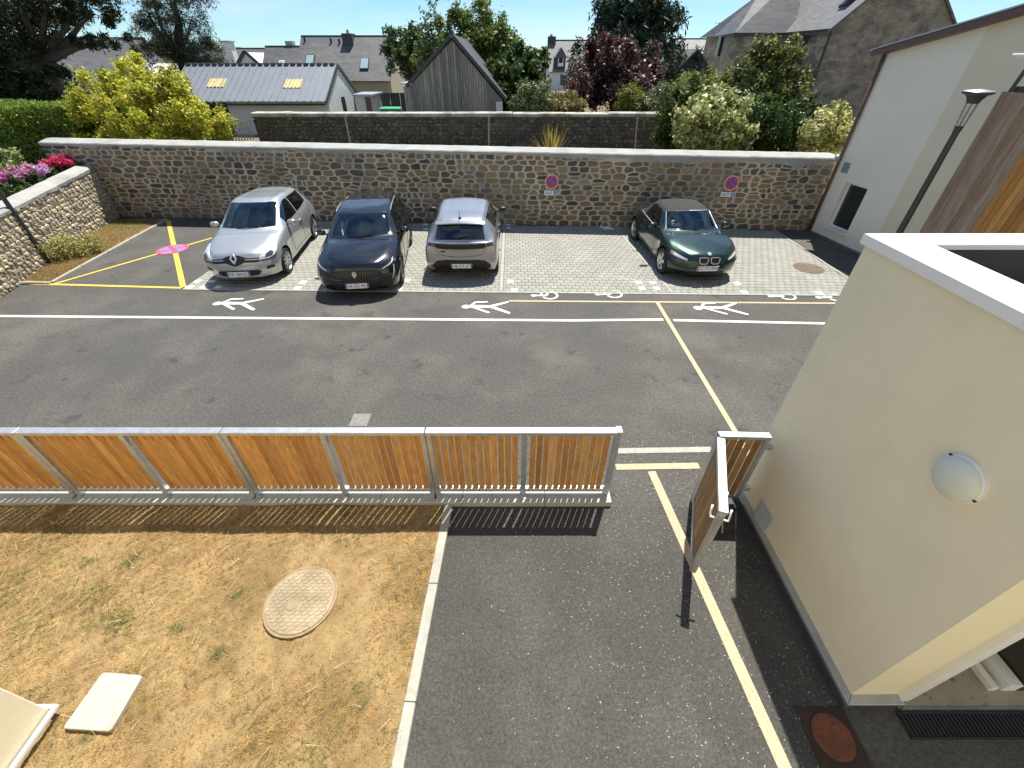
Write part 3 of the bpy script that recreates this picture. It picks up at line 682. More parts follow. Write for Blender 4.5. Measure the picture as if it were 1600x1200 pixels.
# round wall light
lc = PX(1503, 748, NX); t = thing('wall_light', 'round white opal dome light on the cream rendered wall', 'light', (NX, lc.y, lc.z))
B = Matrix.Translation(lc) @ Matrix.Rotation(R(-90), 4, 'Y')
M_OPAL = mat('opal_plastic', (.66, .69, .60), .35, var=.03)
m_ = MB(); m_.lathe([(.0, -.02), (.150, -.02), (.152, .03), (.146, .034), (0, .034)], 40, B); m_.build('base_ring', M_ALU, t, smooth=False)
prof = [(.145 * math.cos(a), .034 + .062 * math.sin(a)) for a in np.linspace(0, R(90), 9)]
m_ = MB(); m_.lathe(prof[:-1] + [(.0001, .096)], 40, B); m_.build('dome', M_OPAL, t, smooth=True)
for k in range(2):
    a = R(40 + 150 * k); m_ = MB(); m_.box(lc.x - .04, lc.x - .028, lc.y + .146 * math.cos(a) - .012, lc.y + .146 * math.cos(a) + .012, lc.z + .146 * math.sin(a) - .006, lc.z + .146 * math.sin(a) + .006); m_.build('clip', M_BLACK, t)
# meter plate low on the wall
vc = PX(1193, 808, NX); t = thing('meter_box', 'small grey square cover plate low on the cream wall', 'cover plate', (NX, vc.y, vc.z - .1))
m_ = MB(); m_.box(NX - .022, NX + .004, vc.y - .125, vc.y + .125, vc.z - .15, vc.z + .15); m_.build('plate', mat('grey_plastic', (.42, .44, .46), .5, var=.05), t, .006, seg=2)
m_ = MB(); m_.box(NX - .026, NX - .0225, vc.y - .105, vc.y - .004, vc.z - .13, vc.z + .13); m_.box(NX - .026, NX - .0225, vc.y + .004, vc.y + .105, vc.z - .13, vc.z + .13); m_.build('flap', mat('grey_plastic2', (.50, .52, .54), .45, var=.05), t, .003)

# ------------------------------------------------------------------ the house the picture is taken from
hs = thing('rendered_house', 'cream rendered house corner with metal base strip by the dry lawn', 'building', (-3.75, 1.05, 0))
m_ = MB(); m_.box(-9, -3.75, -1.7, 1.05, .12, 6.2); m_.build('wing_wall', M_RENDER, hs, .01)
m_ = MB(); m_.box(-3.748, 9, -2.2, -1.7, .12, 6.2); m_.build('wall', M_RENDER, hs)
m_ = MB(); m_.box(-3.73, -3.70, -1.68, 1.08, .115, .150); m_.box(-9, -3.7005, 1.051, 1.082, .116, .149); m_.build('base_strip', M_ALU, hs, .003)
m_ = MB(); m_.box(-9, -3.765, -1.7, 1.035, -.02, .118); m_.build('plinth', M_CONC, hs)

# ------------------------------------------------------------------ tall rendered house at the far right
Ta, Tb = G(1265, 362), G(1332, 393); td = (Tb - Ta).normalized(); tn = Vector((td.y, -td.x, 0))
if tn.x > 0: tn = -tn
tb = thing('rendered_gable_house', 'tall cream rendered house with brown roof edge at the end of the stone wall', 'building', (Ta.x, Ta.y, 0))
def tp(s, z=0., off=0.): p = Ta + td * s - tn * off; return Vector((p.x, p.y, z))
s1 = 2.15; zE = 4.40; rake = .205                     # eave height at the far end, verge rising towards us
def zr_(s): return zE + rake * s
win = [PLANE(1310, 337, Ta, Tb), PLANE(1352, 293, Ta, Tb)]
w0, w1 = .50, 1.26; wz0, wz1 = .34, 1.54
def wquad(mb, sa, sb, za, zb, zc=None, zd=None, off=0., th=.3):
    """wall piece between stations, with own top heights"""
    zc = zb if zc is None else zc
    A_ = [tp(sa, za, off), tp(sb, za, off), tp(sb, zc, off), tp(sa, zb, off)]; mb.loft(A_, [p - tn * th for p in A_])
m_ = MB(); wquad(m_, -.02, w0, 0, zr_(0), zr_(w0)); wquad(m_, w1, s1, 0, zr_(w1), zr_(s1)); wquad(m_, w0, w1, 0, wz0); wquad(m_, w0, w1, wz1, zr_(w0), zr_(w1)); m_.build('wall', M_RENDER2, tb)
# nearer part of the front turns a little towards us
e0 = tp(s1); e1 = e0 + Vector((.95, -6.4, 0)); ed = (e1 - e0).normalized()
m_ = MB(); A_ = [e0, e1, e1 + Vector((0, 0, zr_(s1) + rake * 6.4)), e0 + Vector((0, 0, zr_(s1)))]; m_.loft(A_, [p + Vector((.3, .05, 0)) for p in A_]); m_.build('front_wall', mat('cream_render_shaded', (.74, .65, .48), .93, var=.03, vs=1.3, bump=.2, bs=140., fine=.03, fs=240., bdist=.004), tb)  # same house render, its deeper shade put into a darker colour
m_ = MB(); A_ = [tp(-.02, 0, .3), tp(-.02, 0, 9), tp(-.02, zE, 9), tp(-.02, zE, .3)]; m_.loft(A_, [p + td * .3 for p in A_]); m_.build('end_wall', M_RENDER2, tb)
# verge board and roof
def vb(s): p = tp(s, zr_(s)) if s <= s1 else e0 + ed * (s - s1) + Vector((0, 0, zr_(s))); return p
m_ = MB(); m_.bar(vb(-.25) + tn * .10 + Vector((0, 0, .02)), vb(s1) + tn * .10 + Vector((0, 0, .02)), .22, .12); m_.bar(vb(s1) + Vector((-.10, 0, .0205)), vb(8.3) + Vector((-.10, 0, .0205)), .22, .12); m_.build('verge_board', M_BROWNM, tb, .006)
m_ = MB(); m_.bar(vb(-.30) + tn * .10 + Vector((0, 0, .10)), vb(s1) + tn * .10 + Vector((0, 0, .10)), .26, .03); m_.bar(vb(s1) + Vector((-.10, 0, .1005)), vb(8.3) + Vector((-.10, 0, .1005)), .26, .03); m_.build('roof_flashing', M_FLASH, tb)
m_ = MB(); A_ = [vb(-.28), vb(8.2), vb(8.2) + Vector((9, 0, 0)), vb(-.28) + Vector((9, 0, 0))]; m_.loft([p + Vector((.1, 0, .125)) for p in A_], [p + Vector((.1, 0, .17)) for p in A_]); m_.build('roof', mat('zinc_roof', (.25, .25, .26), .5, metal=.5, var=.1), tb)
m_ = MB(); q = tp(.02, 0) + tn * .06; m_.tube([q + Vector((0, 0, .05)), q + Vector((0, 0, zE - .05))], .045, 10); m_.build('downpipe', M_BROWNM, tb, smooth=True)
m_ = MB(); q2 = q + tn * .10 + Vector((0, -.0, 2.08)); m_.tube([q + Vector((0, 0, 1.96)), q2], .035, 8); m_.lathe([(.0, -.05), (.06, -.03), (.07, .0), (.05, .045), (0, .06)], 12, Matrix.Translation(q2)); m_.build('pipe_collar', M_FLASH, tb, smooth=True)
m_ = MB(); wquad(m_, -.01, s1, 0, .06, off=-.012, th=.01); m_.build('base_strip', M_FLASH, tb)
# window
fr = MB(); wquad(fr, w0 + .001, w0 + .05, wz0 + .05, wz1 - .05, off=.12, th=.05); wquad(fr, w1 - .05, w1 - .001, wz0 + .05, wz1 - .05, off=.12, th=.05); wquad(fr, w0, w1, wz0 + .001, wz0 + .05, off=.12, th=.05); wquad(fr, w0, w1, wz1 - .05, wz1 - .001, off=.12, th=.05)
wf = fr.build('window', M_ALU, tb); m_ = MB(); wquad(m_, w0 + .05, w1 - .05, wz0 + .05, wz1 - .05, off=.145, th=.008)
m_.build('pane', mat('dark_pane', (.02, .028, .03), .08, var=0, spec=.8), wf)
m_ = MB(); wquad(m_, w0 - .05, w1 + .05, wz0 - .035, wz0 - .001, off=-.07, th=.19); m_.build('sill', M_ALU, wf, .004)
# vent grille
vc = PLANE(1322, 262, Ta, Tb); sv = (vc - Ta).dot(td); vg_ = MB(); wquad(vg_, sv - .12, sv + .12, vc.z - .13, vc.z + .13, off=-.012, th=.012); vp = vg_.build('vent', mat('vent_grey', (.40, .42, .44), .5, var=.05), tb)
for k in range(7):
    m_ = MB(); z_ = vc.z - .10 + k * .033; wquad(m_, sv - .10, sv + .10, z_, z_ + .016, off=-.024, th=.011); m_.build('louvre', M_FLASH, vp)

# ------------------------------------------------------------------ lamp posts and timber screen beyond the flat roof
M_POST = mat('anthracite_post', (.045, .04, .04), .5, var=.1)
def lantern_post(base, top_z, label):
    t = thing('street_lamp', label, 'street lamp', (base[0], base[1], 0))
    x, y = base; m_ = MB(); m_.tube([(x, y, 0), (x, y, .5), (x, y, top_z - .52), (x, y, top_z - .42)], [.062, .055, .042, .056], 14); m_.build('pole', M_POST, t, smooth=True)
    m_ = MB(); m_.tube([(x, y, top_z - .42), (x, y, top_z - .13)], .012, 6); m_.build('stem', M_POST, t)
    M1 = Matrix.Translation((x, y, 0)); m_ = MB(); m_.lathe([(.055, top_z - .42), (.075, top_z - .14)], 20, M1); m_.build('glass', MATS.get('clear_glass') or glass_mat('clear_glass', (.85, .88, .88), .05), t, smooth=True)
    m_ = MB(); m_.lathe([(.0, top_z - .14), (.07, top_z - .14), (.085, top_z - .10), (.12, top_z - .045), (.185, top_z - .02), (.185, top_z), (.0, top_z + .012)], 28, M1); m_.build('hood', M_POST, t, smooth=False)
    m_ = MB(); m_.lathe([(.0, top_z + .034), (.165, top_z + .016), (.18, top_z + .002)], 28, M1); m_.build('hood_top', M_FLASH, t, smooth=True)
    return t
lp = PT(1512, 150, 7.3); lpb = PT(1528, 146, 7.3)
lantern_post((lpb.x, lpb.y), lpb.z + .02, 'anthracite lamp post with wide round hood in front of the rendered house')
# timber screen
TX = lpb.x + .34
def ty(px, py): return PX(px, py, TX)
tc0 = ty(1566, 143); zt = tc0.z; yb = ty(1515, 360).y
ts = thing('timber_screen', 'tall vertical timber screen, half silvered and half orange, beyond the flat roof', 'screen', (TX, tc0.y, 0))
M_GREYW = mat('silvered_timber', attr=True, rough=.8, var=.35, vs=5., stretch=(5, 5, .5), bump=.3, bs=30., fine=.15, fs=30.)
y = tc0.y; k = 0
while y > yb + .02:
    w = .105; c = wrg.choice([(.30, .21, .145), (.34, .25, .18), (.26, .175, .115), (.32, .24, .18)]); m_ = MB(); m_.box(TX, TX + .03, y - w + .002, y - .002, 0, zt, col=c); m_.build('board', M_GREYW, ts); y -= w
y0_ = y
while y > 4.4:
    w = .095; c = wrg.choice(WPAL); v_ = wrg.uniform(.8, 1.2); c = tuple(q * v_ * .95 for q in c); m_ = MB(); m_.box(TX - .03, TX + .002, y - w + .004, y - .004, 0, zt - .02, col=c); m_.build('board', M_WOOD, ts); y -= w
m_ = MB(); m_.box(TX + .031, TX + .09, 4.4, tc0.y, 0, zt - .03); m_.build('backing', M_DARKV, ts)
# flat panel lamp above the screen
fl = PX(1582, 140, TX + .16); t = thing('street_lamp', 'lamp with tilted flat white panel rising behind the timber screen', 'street lamp', (fl.x + .35, fl.y, 0))
m_ = MB(); m_.tube([(fl.x + .35, fl.y, 0), (fl.x + .35, fl.y, fl.z + .02)], .05, 12); m_.build('pole', M_POST, t, smooth=True)
m_ = MB(); m_.tube([(fl.x + .35, fl.y, fl.z), (fl.x + .05, fl.y, fl.z + .0)], .04, 10); m_.tube([(fl.x - .02, fl.y, fl.z - .04), (fl.x + .02, fl.y, fl.z + .26)], .025, 8); m_.build('arm', M_POST, t)
Mx = Matrix.Translation((fl.x + .14, fl.y, fl.z + .30)) @ Matrix.Rotation(R(22), 4, 'Y'); m_ = MB(); m_.box(-.27, .27, -.2, .2, -.012, .012, Mx); m_.build('panel', M_ALU, t, .004)
m_ = MB(); m_.box(-.07, .07, -.06, .06, -.05, -.0125, Mx); m_.build('bracket', M_POST, t)
# left dark post by the verge
pb = G(79, 414); pt_ = PLANE(-2, 283, pb, pb + Vector((1, 0, 0)))
lantern_post((pb.x, pb.y), 4.1, 'dark brown lamp post standing in the weeds before the sunlit garden wall')

# ------------------------------------------------------------------ second garden wall, dark, with pale coping
SY = 20.6
PAL_D = [(.16, .13, .09), (.12, .10, .075), (.19, .155, .105), (.10, .09, .075), (.14, .115, .08)]
sw0, sw1 = PT(392, 176, SY), PT(1046, 180, SY)
s_w = thing('stone_wall', 'old dark garden wall with pale slab coping behind the back garden', 'wall', (0, SY, 1))
zc0 = PT(700, 183, SY).z
M_OLD = mat('old_rubble', (.15, .12, .08), .95, var=.5, vs=7., bump=1.0, bs=9., col2=(.08, .075, .045), c2s=1.6, fine=.3, fs=18., bdist=.05)
m_ = MB(); m_.box(sw0.x, sw1.x + .3, SY, SY + .5, .6, zc0); m_.build('mortar', M_OLD, s_w)
cells = rubble(sw1.x + .3 - sw0.x, zc0 - 1.0, rg, hr=(.09, .19), wr=(.12, .36), gap=.01)
stone_wall(s_w, Vector((sw0.x, SY, 1.0)), Vector((1, 0, 0)), Vector((0, -1, 0)), cells, PAL_D, rg, dep=(.015, .06), maxobj=0)
x = sw0.x; k = 0
while x < sw1.x + .3:
    w = rg.uniform(1.4, 2.6); e = min(x + w, sw1.x + .3)
    m_ = MB(); m_.box(x + .008, e - .008, SY - .09, SY + .55, zc0 + .003, zc0 + .13 + rg.uniform(-.015, .03)); o = m_.build('coping_slab', mat('lichen_slab', (.42, .40, .34), .95, var=.35, vs=2.2, bump=.6, bs=14., col2=(.22, .21, .17), c2s=1.3), s_w, .025); x = e
# stakes and a little paling fence in the garden
def stake(px, pt, pb_, label, lean=0.):
    a = PT(px, pb_, 17.4); b = PT(px + lean, pt, 17.4); t = thing('garden_stake', label, 'stake', (a.x, a.y, 1.05), 0, 'stakes in the back garden')
    m_ = MB(); m_.tube([(a.x, a.y, 1.0), a, b], [.03, .03, .026], 7); m_.build('stake', mat('pale_wood', (.38, .31, .23), .85, var=.25, vs=9.), t)
    m_ = MB(); m_.tube([b, b + Vector((0, 0, .02))], [.034, .03], 7); m_.build('cap', mat('pale_wood'), t)
stake(547, 181, 222, 'thin pale leaning stake before the dark garden wall', -8)
stake(764, 182, 226, 'thin upright stake before the dark garden wall under the coping end', 0)
stake(992, 185, 232, 'thick pale stake between the spiky plant and the dark shrubs', 4)
pk = PT(374, 200, 17.2); t = thing('paling_fence', 'leaning grey paling hurdle beside the yellow shrub', 'fence', (pk.x, pk.y, 1.05))
M_PALE = mat('weathered_pale', (.30, .26, .21), .9, var=.3, vs=8.)
for k in range(9):
    a = PT(361 + k * 4.4, 222 - k * .5, 17.2); b = PT(353 + k * 4.6, 189 - k * .5, 17.25); m_ = MB(); m_.tube([a, b], [.022, .016], 6); m_.build('pale', M_PALE, t)
for yy in (194, 212):
    m_ = MB(); m_.tube([PT(354, yy, 17.18), PT(397, yy - 8, 17.2)], .016, 6); m_.build('rail', M_PALE, t)

# ------------------------------------------------------------------ houses behind
M_SLATE = mat('slate', (.085, .085, .092), .6, var=.20, vs=.9, bump=.3, bs=6., fine=.30, fs=2.2, grain=.12, gs=5., stretch=(1, 1, 6), col2=(.115, .11, .105), c2s=.3)
M_SLATEL = mat('pale_slate', (.13, .127, .13), .65, var=.18, vs=.6, fine=.28, fs=2.2, bump=.2, bs=6., stretch=(1, 1, 6))
M_SLATED = mat('dark_slate', (.05, .053, .06), .6, var=.15, vs=1.)
M_WALLW = mat('white_house_render', (.72, .70, .66), .9, var=.05, vs=1.)
M_GRANITE = mat('granite_wall', (.30, .245, .18), .95, var=.4, vs=2.2, bump=.9, bs=5., col2=(.20, .16, .12), c2s=.9, fine=.28, fs=9., stretch=(1, 1, 1.8), bdist=.05)
M_GRANL = mat('granite_light', (.42, .36, .26), .95, var=.35, vs=2.6, bump=.8, bs=6., col2=(.22, .185, .135), c2s=1.1, fine=.25, fs=9., stretch=(1, 1, 1.8), bdist=.04)
M_PANE = mat('window_glass', (.03, .04, .05), .06, var=0, spec=.9)
def gable_house(name, label, x0, x1, y0, y1, zb, ze, zr, wallm, roofm, axis='x', over=.25, cat='house'):
    """ridge along x or y"""
    t = thing(name, label, cat, ((x0 + x1) / 2, y0, zb)); m_ = MB()
    if axis == 'x':
        ym = (y0 + y1) / 2; A_ = [(y0, zb), (y1, zb), (y1, ze), (ym, zr - .05), (y0, ze)]
        m_.loft([Vector((x0, a, b)) for a, b in A_], [Vector((x1, a, b)) for a, b in A_]); m_.build('wall', wallm, t)
        sl_ = (zr - ze) / (ym - y0)
        for s, ya in ((-1, y0), (1, y1)):
            m_ = MB(); e = Vector((0, ya + s * over, ze - over * sl_)); r = Vector((0, ym, zr)); n = Vector((0, s * sl_, 1)).normalized() * .10
            P = [e, r, r + n, e + n]; m_.loft([p + Vector((x0 - .15, 0, 0)) for p in P], [p + Vector((x1 + .15, 0, 0)) for p in P]); m_.build('roof', roofm, t)
        m_ = MB(); m_.bar((x0 - .16, ym, zr + .10), (x1 + .16, ym, zr + .10), .22, .12); m_.build('ridge', M_SLATED, t)
    else:
        xm = (x0 + x1) / 2; A_ = [(x0, zb), (x1, zb), (x1, ze), (xm, zr - .05), (x0, ze)]
        m_.loft([Vector((a, y0, b)) for a, b in A_], [Vector((a, y1, b)) for a, b in A_]); m_.build('wall', wallm, t)
        sl_ = (zr - ze) / (xm - x0)
        for s, xa in ((-1, x0), (1, x1)):
            m_ = MB(); e = Vector((xa + s * over, 0, ze - over * sl_)); r = Vector((xm, 0, zr)); n = Vector((s * sl_, 0, 1)).normalized() * .08
            P = [e, r, r + n, e + n]; m_.loft([p + Vector((0, y0 - .15, 0)) for p in P], [p + Vector((0, y1 + .15, 0)) for p in P]); m_.build('roof', roofm, t)
    return t
def skylight(t, c, w, h, sl_, frame=M_BLACK):
    """roof window on the slope that faces us; c is its middle on the roof"""
    a = math.atan(sl_); B = Matrix.Translation(c) @ Matrix.Rotation(a, 4, 'X')
    m_ = MB(); m_.box(-w / 2, w / 2, -h / 2, h / 2, .0, .16, B); f = m_.build('roof_window', frame, t)
    m_ = MB(); m_.box(-w / 2 + .08, w / 2 - .08, -h / 2 + .10, h / 2 - .10, .161, .18, B); m_.build('pane', MATS.get('sky_pane') or mat('sky_pane', (.30, .40, .42), .1, var=0, spec=.8), f)
# slate house in the middle distance
Yh = 56.; a = PT(473, 58, Yh + 4.2); b = PT(609, 63, Yh + 4.2); e = PT(470, 137, Yh)
zr_h = a.z; ze_h = 2.6
h1 = gable_house('slate_house', 'large grey slate roofed house with two roof windows behind the metal shed', a.x, b.x + .4, Yh, Yh + 8.4, -.5, ze_h, zr_h, mat('ochre_render', (.42, .37, .27), .9, var=.1), M_SLATE, over=.5)
slh = (zr_h - ze_h) / 4.2
def on_roof(px, py, y0, ze, s):
    """ray against the front slope z = ze + (y - y0) s"""
    d = ray(px, py); t_ = (ze - EYE - y0 * s) / (d.z - d.y * s); return Vector((0, 0, EYE)) + d * t_
for px, py in ((485, 96), (570, 101)):
    skylight(h1, on_roof(px, py, Yh, ze_h + .1, slh), .95, 1.5, slh)
c = on_roof(545, 72, Yh, ze_h, slh); m_ = MB(); m_.box(c.x - .55, c.x + .55, c.y - .2, c.y + 1.4, c.z - .6, PT(545, 52, c.y).z); m_.build('chimney', M_SLATED, h1, .03)
m_ = MB(); m_.tube([(c.x, c.y + .5, PT(545, 53, c.y).z), (c.x, c.y + .5, PT(545, 46, c.y).z)], [.16, .13], 10); m_.build('chimney_pot', M_CONC, h1)
for px, py in ((477, 67), (518, 69), (531, 70)):
    c = on_roof(px, py, Yh, ze_h, slh); m_ = MB(); m_.tube([c, c + Vector((0, 0, .5))], .11, 8); m_.build('vent_pipe', M_BLACK, h1)
# lower wing and neighbours to its left
a = PT(417, 74, 60); b = PT(474, 74, 60)
h2 = gable_house('slate_house', 'lower slate roofed wing joined to the left of the large slate house', a.x, b.x, 56.5, 63.5, -.5, 2.2, a.z, M_WALLW, M_SLATE)
skylight(h2, on_roof(441, 101, 56.5, 2.3, (a.z - 2.2) / 3.5), .55, .8, (a.z - 2.2) / 3.5, M_ALU)
m_ = MB(); c = PT(451, 73, 60); m_.box(c.x - .3, c.x + .5, 60, 60.8, a.z - .3, a.z + .55); m_.build('chimney', mat('ochre_render'), h2)
a = PT(360, 77, 68); b = PT(418, 77, 68); h3 = gable_house('slate_house', 'distant slate house with white gable dormer left of the grey wings', a.x, b.x, 64, 72, -.5, 2.2, a.z, M_WALLW, M_SLATE)
g0, g1, ga = PT(371, 104, 60), PT(411, 104, 60), PT(383, 82, 60)
m_ = MB(); P = [Vector((g0.x, 60, .5)), Vector((g1.x, 60, .5)), Vector((g1.x, 60, g1.z - .2)), Vector((ga.x, 60, ga.z)), Vector((g0.x, 60, g0.z))]; m_.loft(P, [p + Vector((0, 5, 0)) for p in P]); m_.build('dormer', M_WALLW, h3)
m_ = MB(); m_.bar(P[4] + Vector((-.2, -.1, -.1)), P[3] + Vector((0, -.1, .12)), .3, .16, up=(0, -1, 0)); m_.bar(P[2] + Vector((.3, -.1, -.2)), P[3] + Vector((0, -.1, .1201)), .3, .16, up=(0, -1, 0)); m_.build('verge', M_SLATED, h3)
c = PT(356, 72, 66); m_ = MB(); m_.box(c.x - .55, c.x + .55, 65.5, 66.6, 1.5, PT(356, 66, 66).z); m_.build('chimney', M_WALLW, h3); m_ = MB(); m_.box(c.x - .7, c.x + .7, 65.4, 66.7, PT(356, 66, 66).z + .01, PT(356, 64.5, 66).z + .05); m_.build('chimney_cap', M_CONC, h3)
a = PT(333, 76, 74); h4 = gable_house('slate_house', 'far slate roof half hidden by the spreading pine', a.x - 3, a.x + 3.2, 71, 79, -.5, 2., a.z, M_WALLW, M_SLATE)
# grey house behind the cedar
a = PT(60, 62, 44); b = PT(225, 66, 44); h5 = gable_house('slate_house', 'grey slate house with white gable behind the dark cedar', a.x, b.x, 39.5, 48.5, -.5, 1.6, a.z, M_WALLW, M_SLATEL)
m_ = MB(); c = PT(228, 108, 39); P = [Vector((c.x - 1.1, 39, -.4)), Vector((c.x + 1.3, 39, -.4)), Vector((c.x + 1.3, 39, 2.2)), Vector((c.x - .0, 39, 3.9)), Vector((c.x - 1.1, 39, 3.2))]; m_.loft(P, [p + Vector((0, 4, 0)) for p in P]); m_.build('gable_wing', M_WALLW, h5)
m_ = MB(); m_.box(c.x - .35, c.x + .25, 38.94, 38.99, 1.9, 2.9); m_.build('window', M_PANE, h5)

# metal roofed shed
Ys = 25.5; rl = PT(300, 103, Ys + 2.6); rr = PT(531, 108, Ys + 2.6); el_ = PT(283, 152, Ys); er = PT(512, 155, Ys)
sh = thing('metal_shed', 'long shed with blue grey ribbed metal roof and two yellow roof lights', 'shed', ((rl.x + rr.x) / 2, Ys, 1))
zrs = rl.z; zes = er.z; xl, xr = rl.x, rr.x - .15; sls = (zrs - zes) / 2.6
M_STEEL = mat('ribbed_steel', (.225, .24, .27), .45, metal=.25, var=.08, vs=1.5)
m_ = MB(); P = [(Ys - .25, zes - .25 * sls), (Ys + 2.6, zrs), (Ys + 2.6, zrs + .05), (Ys - .25, zes - .25 * sls + .05)]; m_.loft([Vector((xl - .3, a, b)) for a, b in P], [Vector((xr + .05, a, b)) for a, b in P])
P = [(Ys + 5.4, zes - .25 * sls), (Ys + 2.6, zrs - .001), (Ys + 2.6, zrs + .049), (Ys + 5.4, zes - .25 * sls + .05)]; m_.loft([Vector((xl - .3, a, b)) for a, b in P], [Vector((xr + .05, a, b)) for a, b in P]); m_.build('roof', M_STEEL, sh)
nr = 23
for k in range(nr + 1):
    x = xl - .27 + (xr - xl + .29) * k / nr; m_ = MB(); m_.bar((x, Ys - .26, zes - .26 * sls + .06), (x, Ys + 2.6, zrs + .06), .05, .055); m_.build('roof_rib', M_STEEL, sh)
for k in range(nr):
    x = xl - .14 + (xr - xl + .29) * k / nr; m_ = MB(); m_.box(x - .12, x + .12, Ys + 2.50, Ys + 2.72, zrs + .052, zrs + .13); m_.build('ridge_cap', mat('ridge_dark', (.11, .12, .14), .5), sh)
M_ROOFL = mat('yellowed_sheet', (.58, .47, .24), .5, var=.2, vs=5.)
for px, py in ((339, 130), (458, 131)):
    c = on_roof(px, py, Ys, zes + .06, sls); a = math.atan(sls); B = Matrix.Translation(c) @ Matrix.Rotation(a, 4, 'X'); m_ = MB(); m_.box(-.44, .44, -.36, .36, .0, .012, B); rlg = m_.build('roof_light', M_ROOFL, sh)
    for k in range(5):
        m_ = MB(); m_.box(-.40 + k * .19, -.34 + k * .19, -.36, .36, .0122, .05, B); m_.build('corrugation', M_ROOFL, rlg)
M_SHEDW = mat('grey_cladding', (.58, .60, .58), .8, var=.08, vs=2.)
m_ = MB(); m_.box(xl + .3, xl + 1.2, Ys + .02, Ys + .15, .5, zes - .05); m_.box(xl + 2.6, xr - .05, Ys + .02, Ys + .15, .5, zes - .05); m_.build('front_wall', M_SHEDW, sh)
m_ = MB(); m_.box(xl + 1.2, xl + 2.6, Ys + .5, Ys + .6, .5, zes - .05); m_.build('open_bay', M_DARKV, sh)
m_ = MB(); P = [(Ys + .05, .5), (Ys + 5.1, .5), (Ys + 5.1, zes - .05), (Ys + 2.6, zrs - .06), (Ys + .05, zes - .05)]; m_.loft([Vector((xr - .06, a, b)) for a, b in P], [Vector((xr + .0, a, b)) for a, b in P]); m_.build('gable_wall', M_SHEDW, sh)
m_ = MB(); m_.bar((xr + .06, Ys - .28, zes - .28 * sls + .02), (xr + .06, Ys + 2.6, zrs + .05), .05, .16, up=(0, -sls, 1)); m_.bar((xr + .06, Ys + 5.42, zes - .28 * sls + .02), (xr + .06, Ys + 2.6, zrs + .0502), .05, .16, up=(0, sls, 1)); m_.build('verge_trim', M_SLATED, sh)
for k in range(16):
    y = Ys + .15 + k * .31; h = min(zes + (y - Ys) * sls, zes + (Ys + 5.2 - y) * sls) - .12; m_ = MB(); m_.box(xr + .0005, xr + .022, y, y + .27, .6, h); m_.build('cladding_board', M_SHEDW, sh)
m_ = MB(); m_.box(xr + .023, xr + .05, Ys + 2.2, Ys + 2.75, zes - .75, zes - .05); m_.build('window', M_PANE, sh)
m_ = MB(); m_.box(xl + .3, xr - .02, Ys - .30, Ys - .2, zes - .24, zes - .17); m_.build('gutter', M_BLACK, sh)
# small grey lean-to between shed and barn
a = PT(565, 150, 27.5); lt = thing('garden_cabin', 'small pale cabin squeezed between metal shed and timber barn', 'cabin', (a.x, 27.5, 1))
m_ = MB(); m_.box(a.x - .4, a.x + .5, 27.5, 29.5, .5, a.z); m_.build('wall', M_SHEDW, lt)
m_ = MB(); m_.box(a.x - .5, a.x + .65, 27.4, 29.6, a.z + .002, a.z + .08); m_.build('roof', M_FLASH, lt)
m_ = MB(); m_.box(a.x + .16, a.x + .46, 27.46, 27.498, .8, a.z - .05); m_.build('door', M_BROWNM, lt)

# timber barn
Yb = 24.2; pa = PT(706, 60, Yb); bl, br = PT(627, 172, Yb), PT(786, 175, Yb); wl0 = PT(640, 132, Yb); wr0 = PT(778, 150, Yb)
barn = thing('timber_barn', 'weathered grey timber gable of a steep roofed barn behind the dark wall', 'barn', (pa.x, Yb, 1))
zbn = 1.0
xL, xR_, zLe, zRe = wl0.x, wr0.x + .12, wl0.z, wr0.z
M_BARN = mat('silver_boards', attr=True, rough=.9, var=.35, vs=3., stretch=(5, 5, .6), bump=.3, bs=20., fine=.12, fs=20.)
nbd = 38
for k in range(nbd):
    x0 = xL - .32 + (xR_ + .1 - xL + .32) * k / nbd; x1 = xL - .32 + (xR_ + .1 - xL + .32) * (k + 1) / nbd
    zt_ = lambda x: (zLe - .02 if x < xL else (zLe + (pa.z - zLe) * (x - xL) / (pa.x - xL) if x < pa.x else pa.z + (zRe - pa.z) * (x - pa.x) / (xR_ - pa.x)))
    c = rg.choice([(.26, .23, .20), (.30, .265, .23), (.23, .21, .185), (.33, .30, .26), (.27, .23, .19), (.20, .18, .155)]); d = rg.uniform(0, .02)
    m_ = MB(); P = [Vector((x0 + .006, Yb - d, zbn)), Vector((x1 - .006, Yb - d, zbn)), Vector((x1 - .006, Yb - d, zt_(x1) - .06)), Vector((x0 + .006, Yb - d, zt_(x0) - .06))]
    m_.loft(P, [p + Vector((0, .035 + d, 0)) for p in P]); m_.c = [c] * len(m_.v); m_.build('board', M_BARN, barn)
m_ = MB(); P = [Vector((xL - .3, Yb + .037, zbn)), Vector((xR_, Yb + .037, zbn)), Vector((xR_, Yb + .037, zRe - .1)), Vector((pa.x, Yb + .037, pa.z - .1)), Vector((xL, Yb + .037, zLe - .1)), Vector((xL - .3, Yb + .037, zLe - .1))]; m_.loft(P, [p + Vector((0, .1, 0)) for p in P]); m_.build('backing', M_DARKV, barn)
A0, A1, A2 = Vector((xL - .12, 0, zLe - .12)), Vector((pa.x, 0, pa.z + .04)), Vector((xR_ + .22, 0, zRe - .18))
for q0, q1, s in ((A0, A1, -1), (A1, A2, 1)):
    m_ = MB(); n = Vector((-(q1.z - q0.z), 0, q1.x - q0.x)).normalized() * .13; P = [q0, q1, q1 + n, q0 + n]
    m_.loft([p + Vector((0, Yb - .12, 0)) for p in P], [p + Vector((0, Yb + 7, 0)) for p in P]); m_.build('roof', M_SLATED, barn)
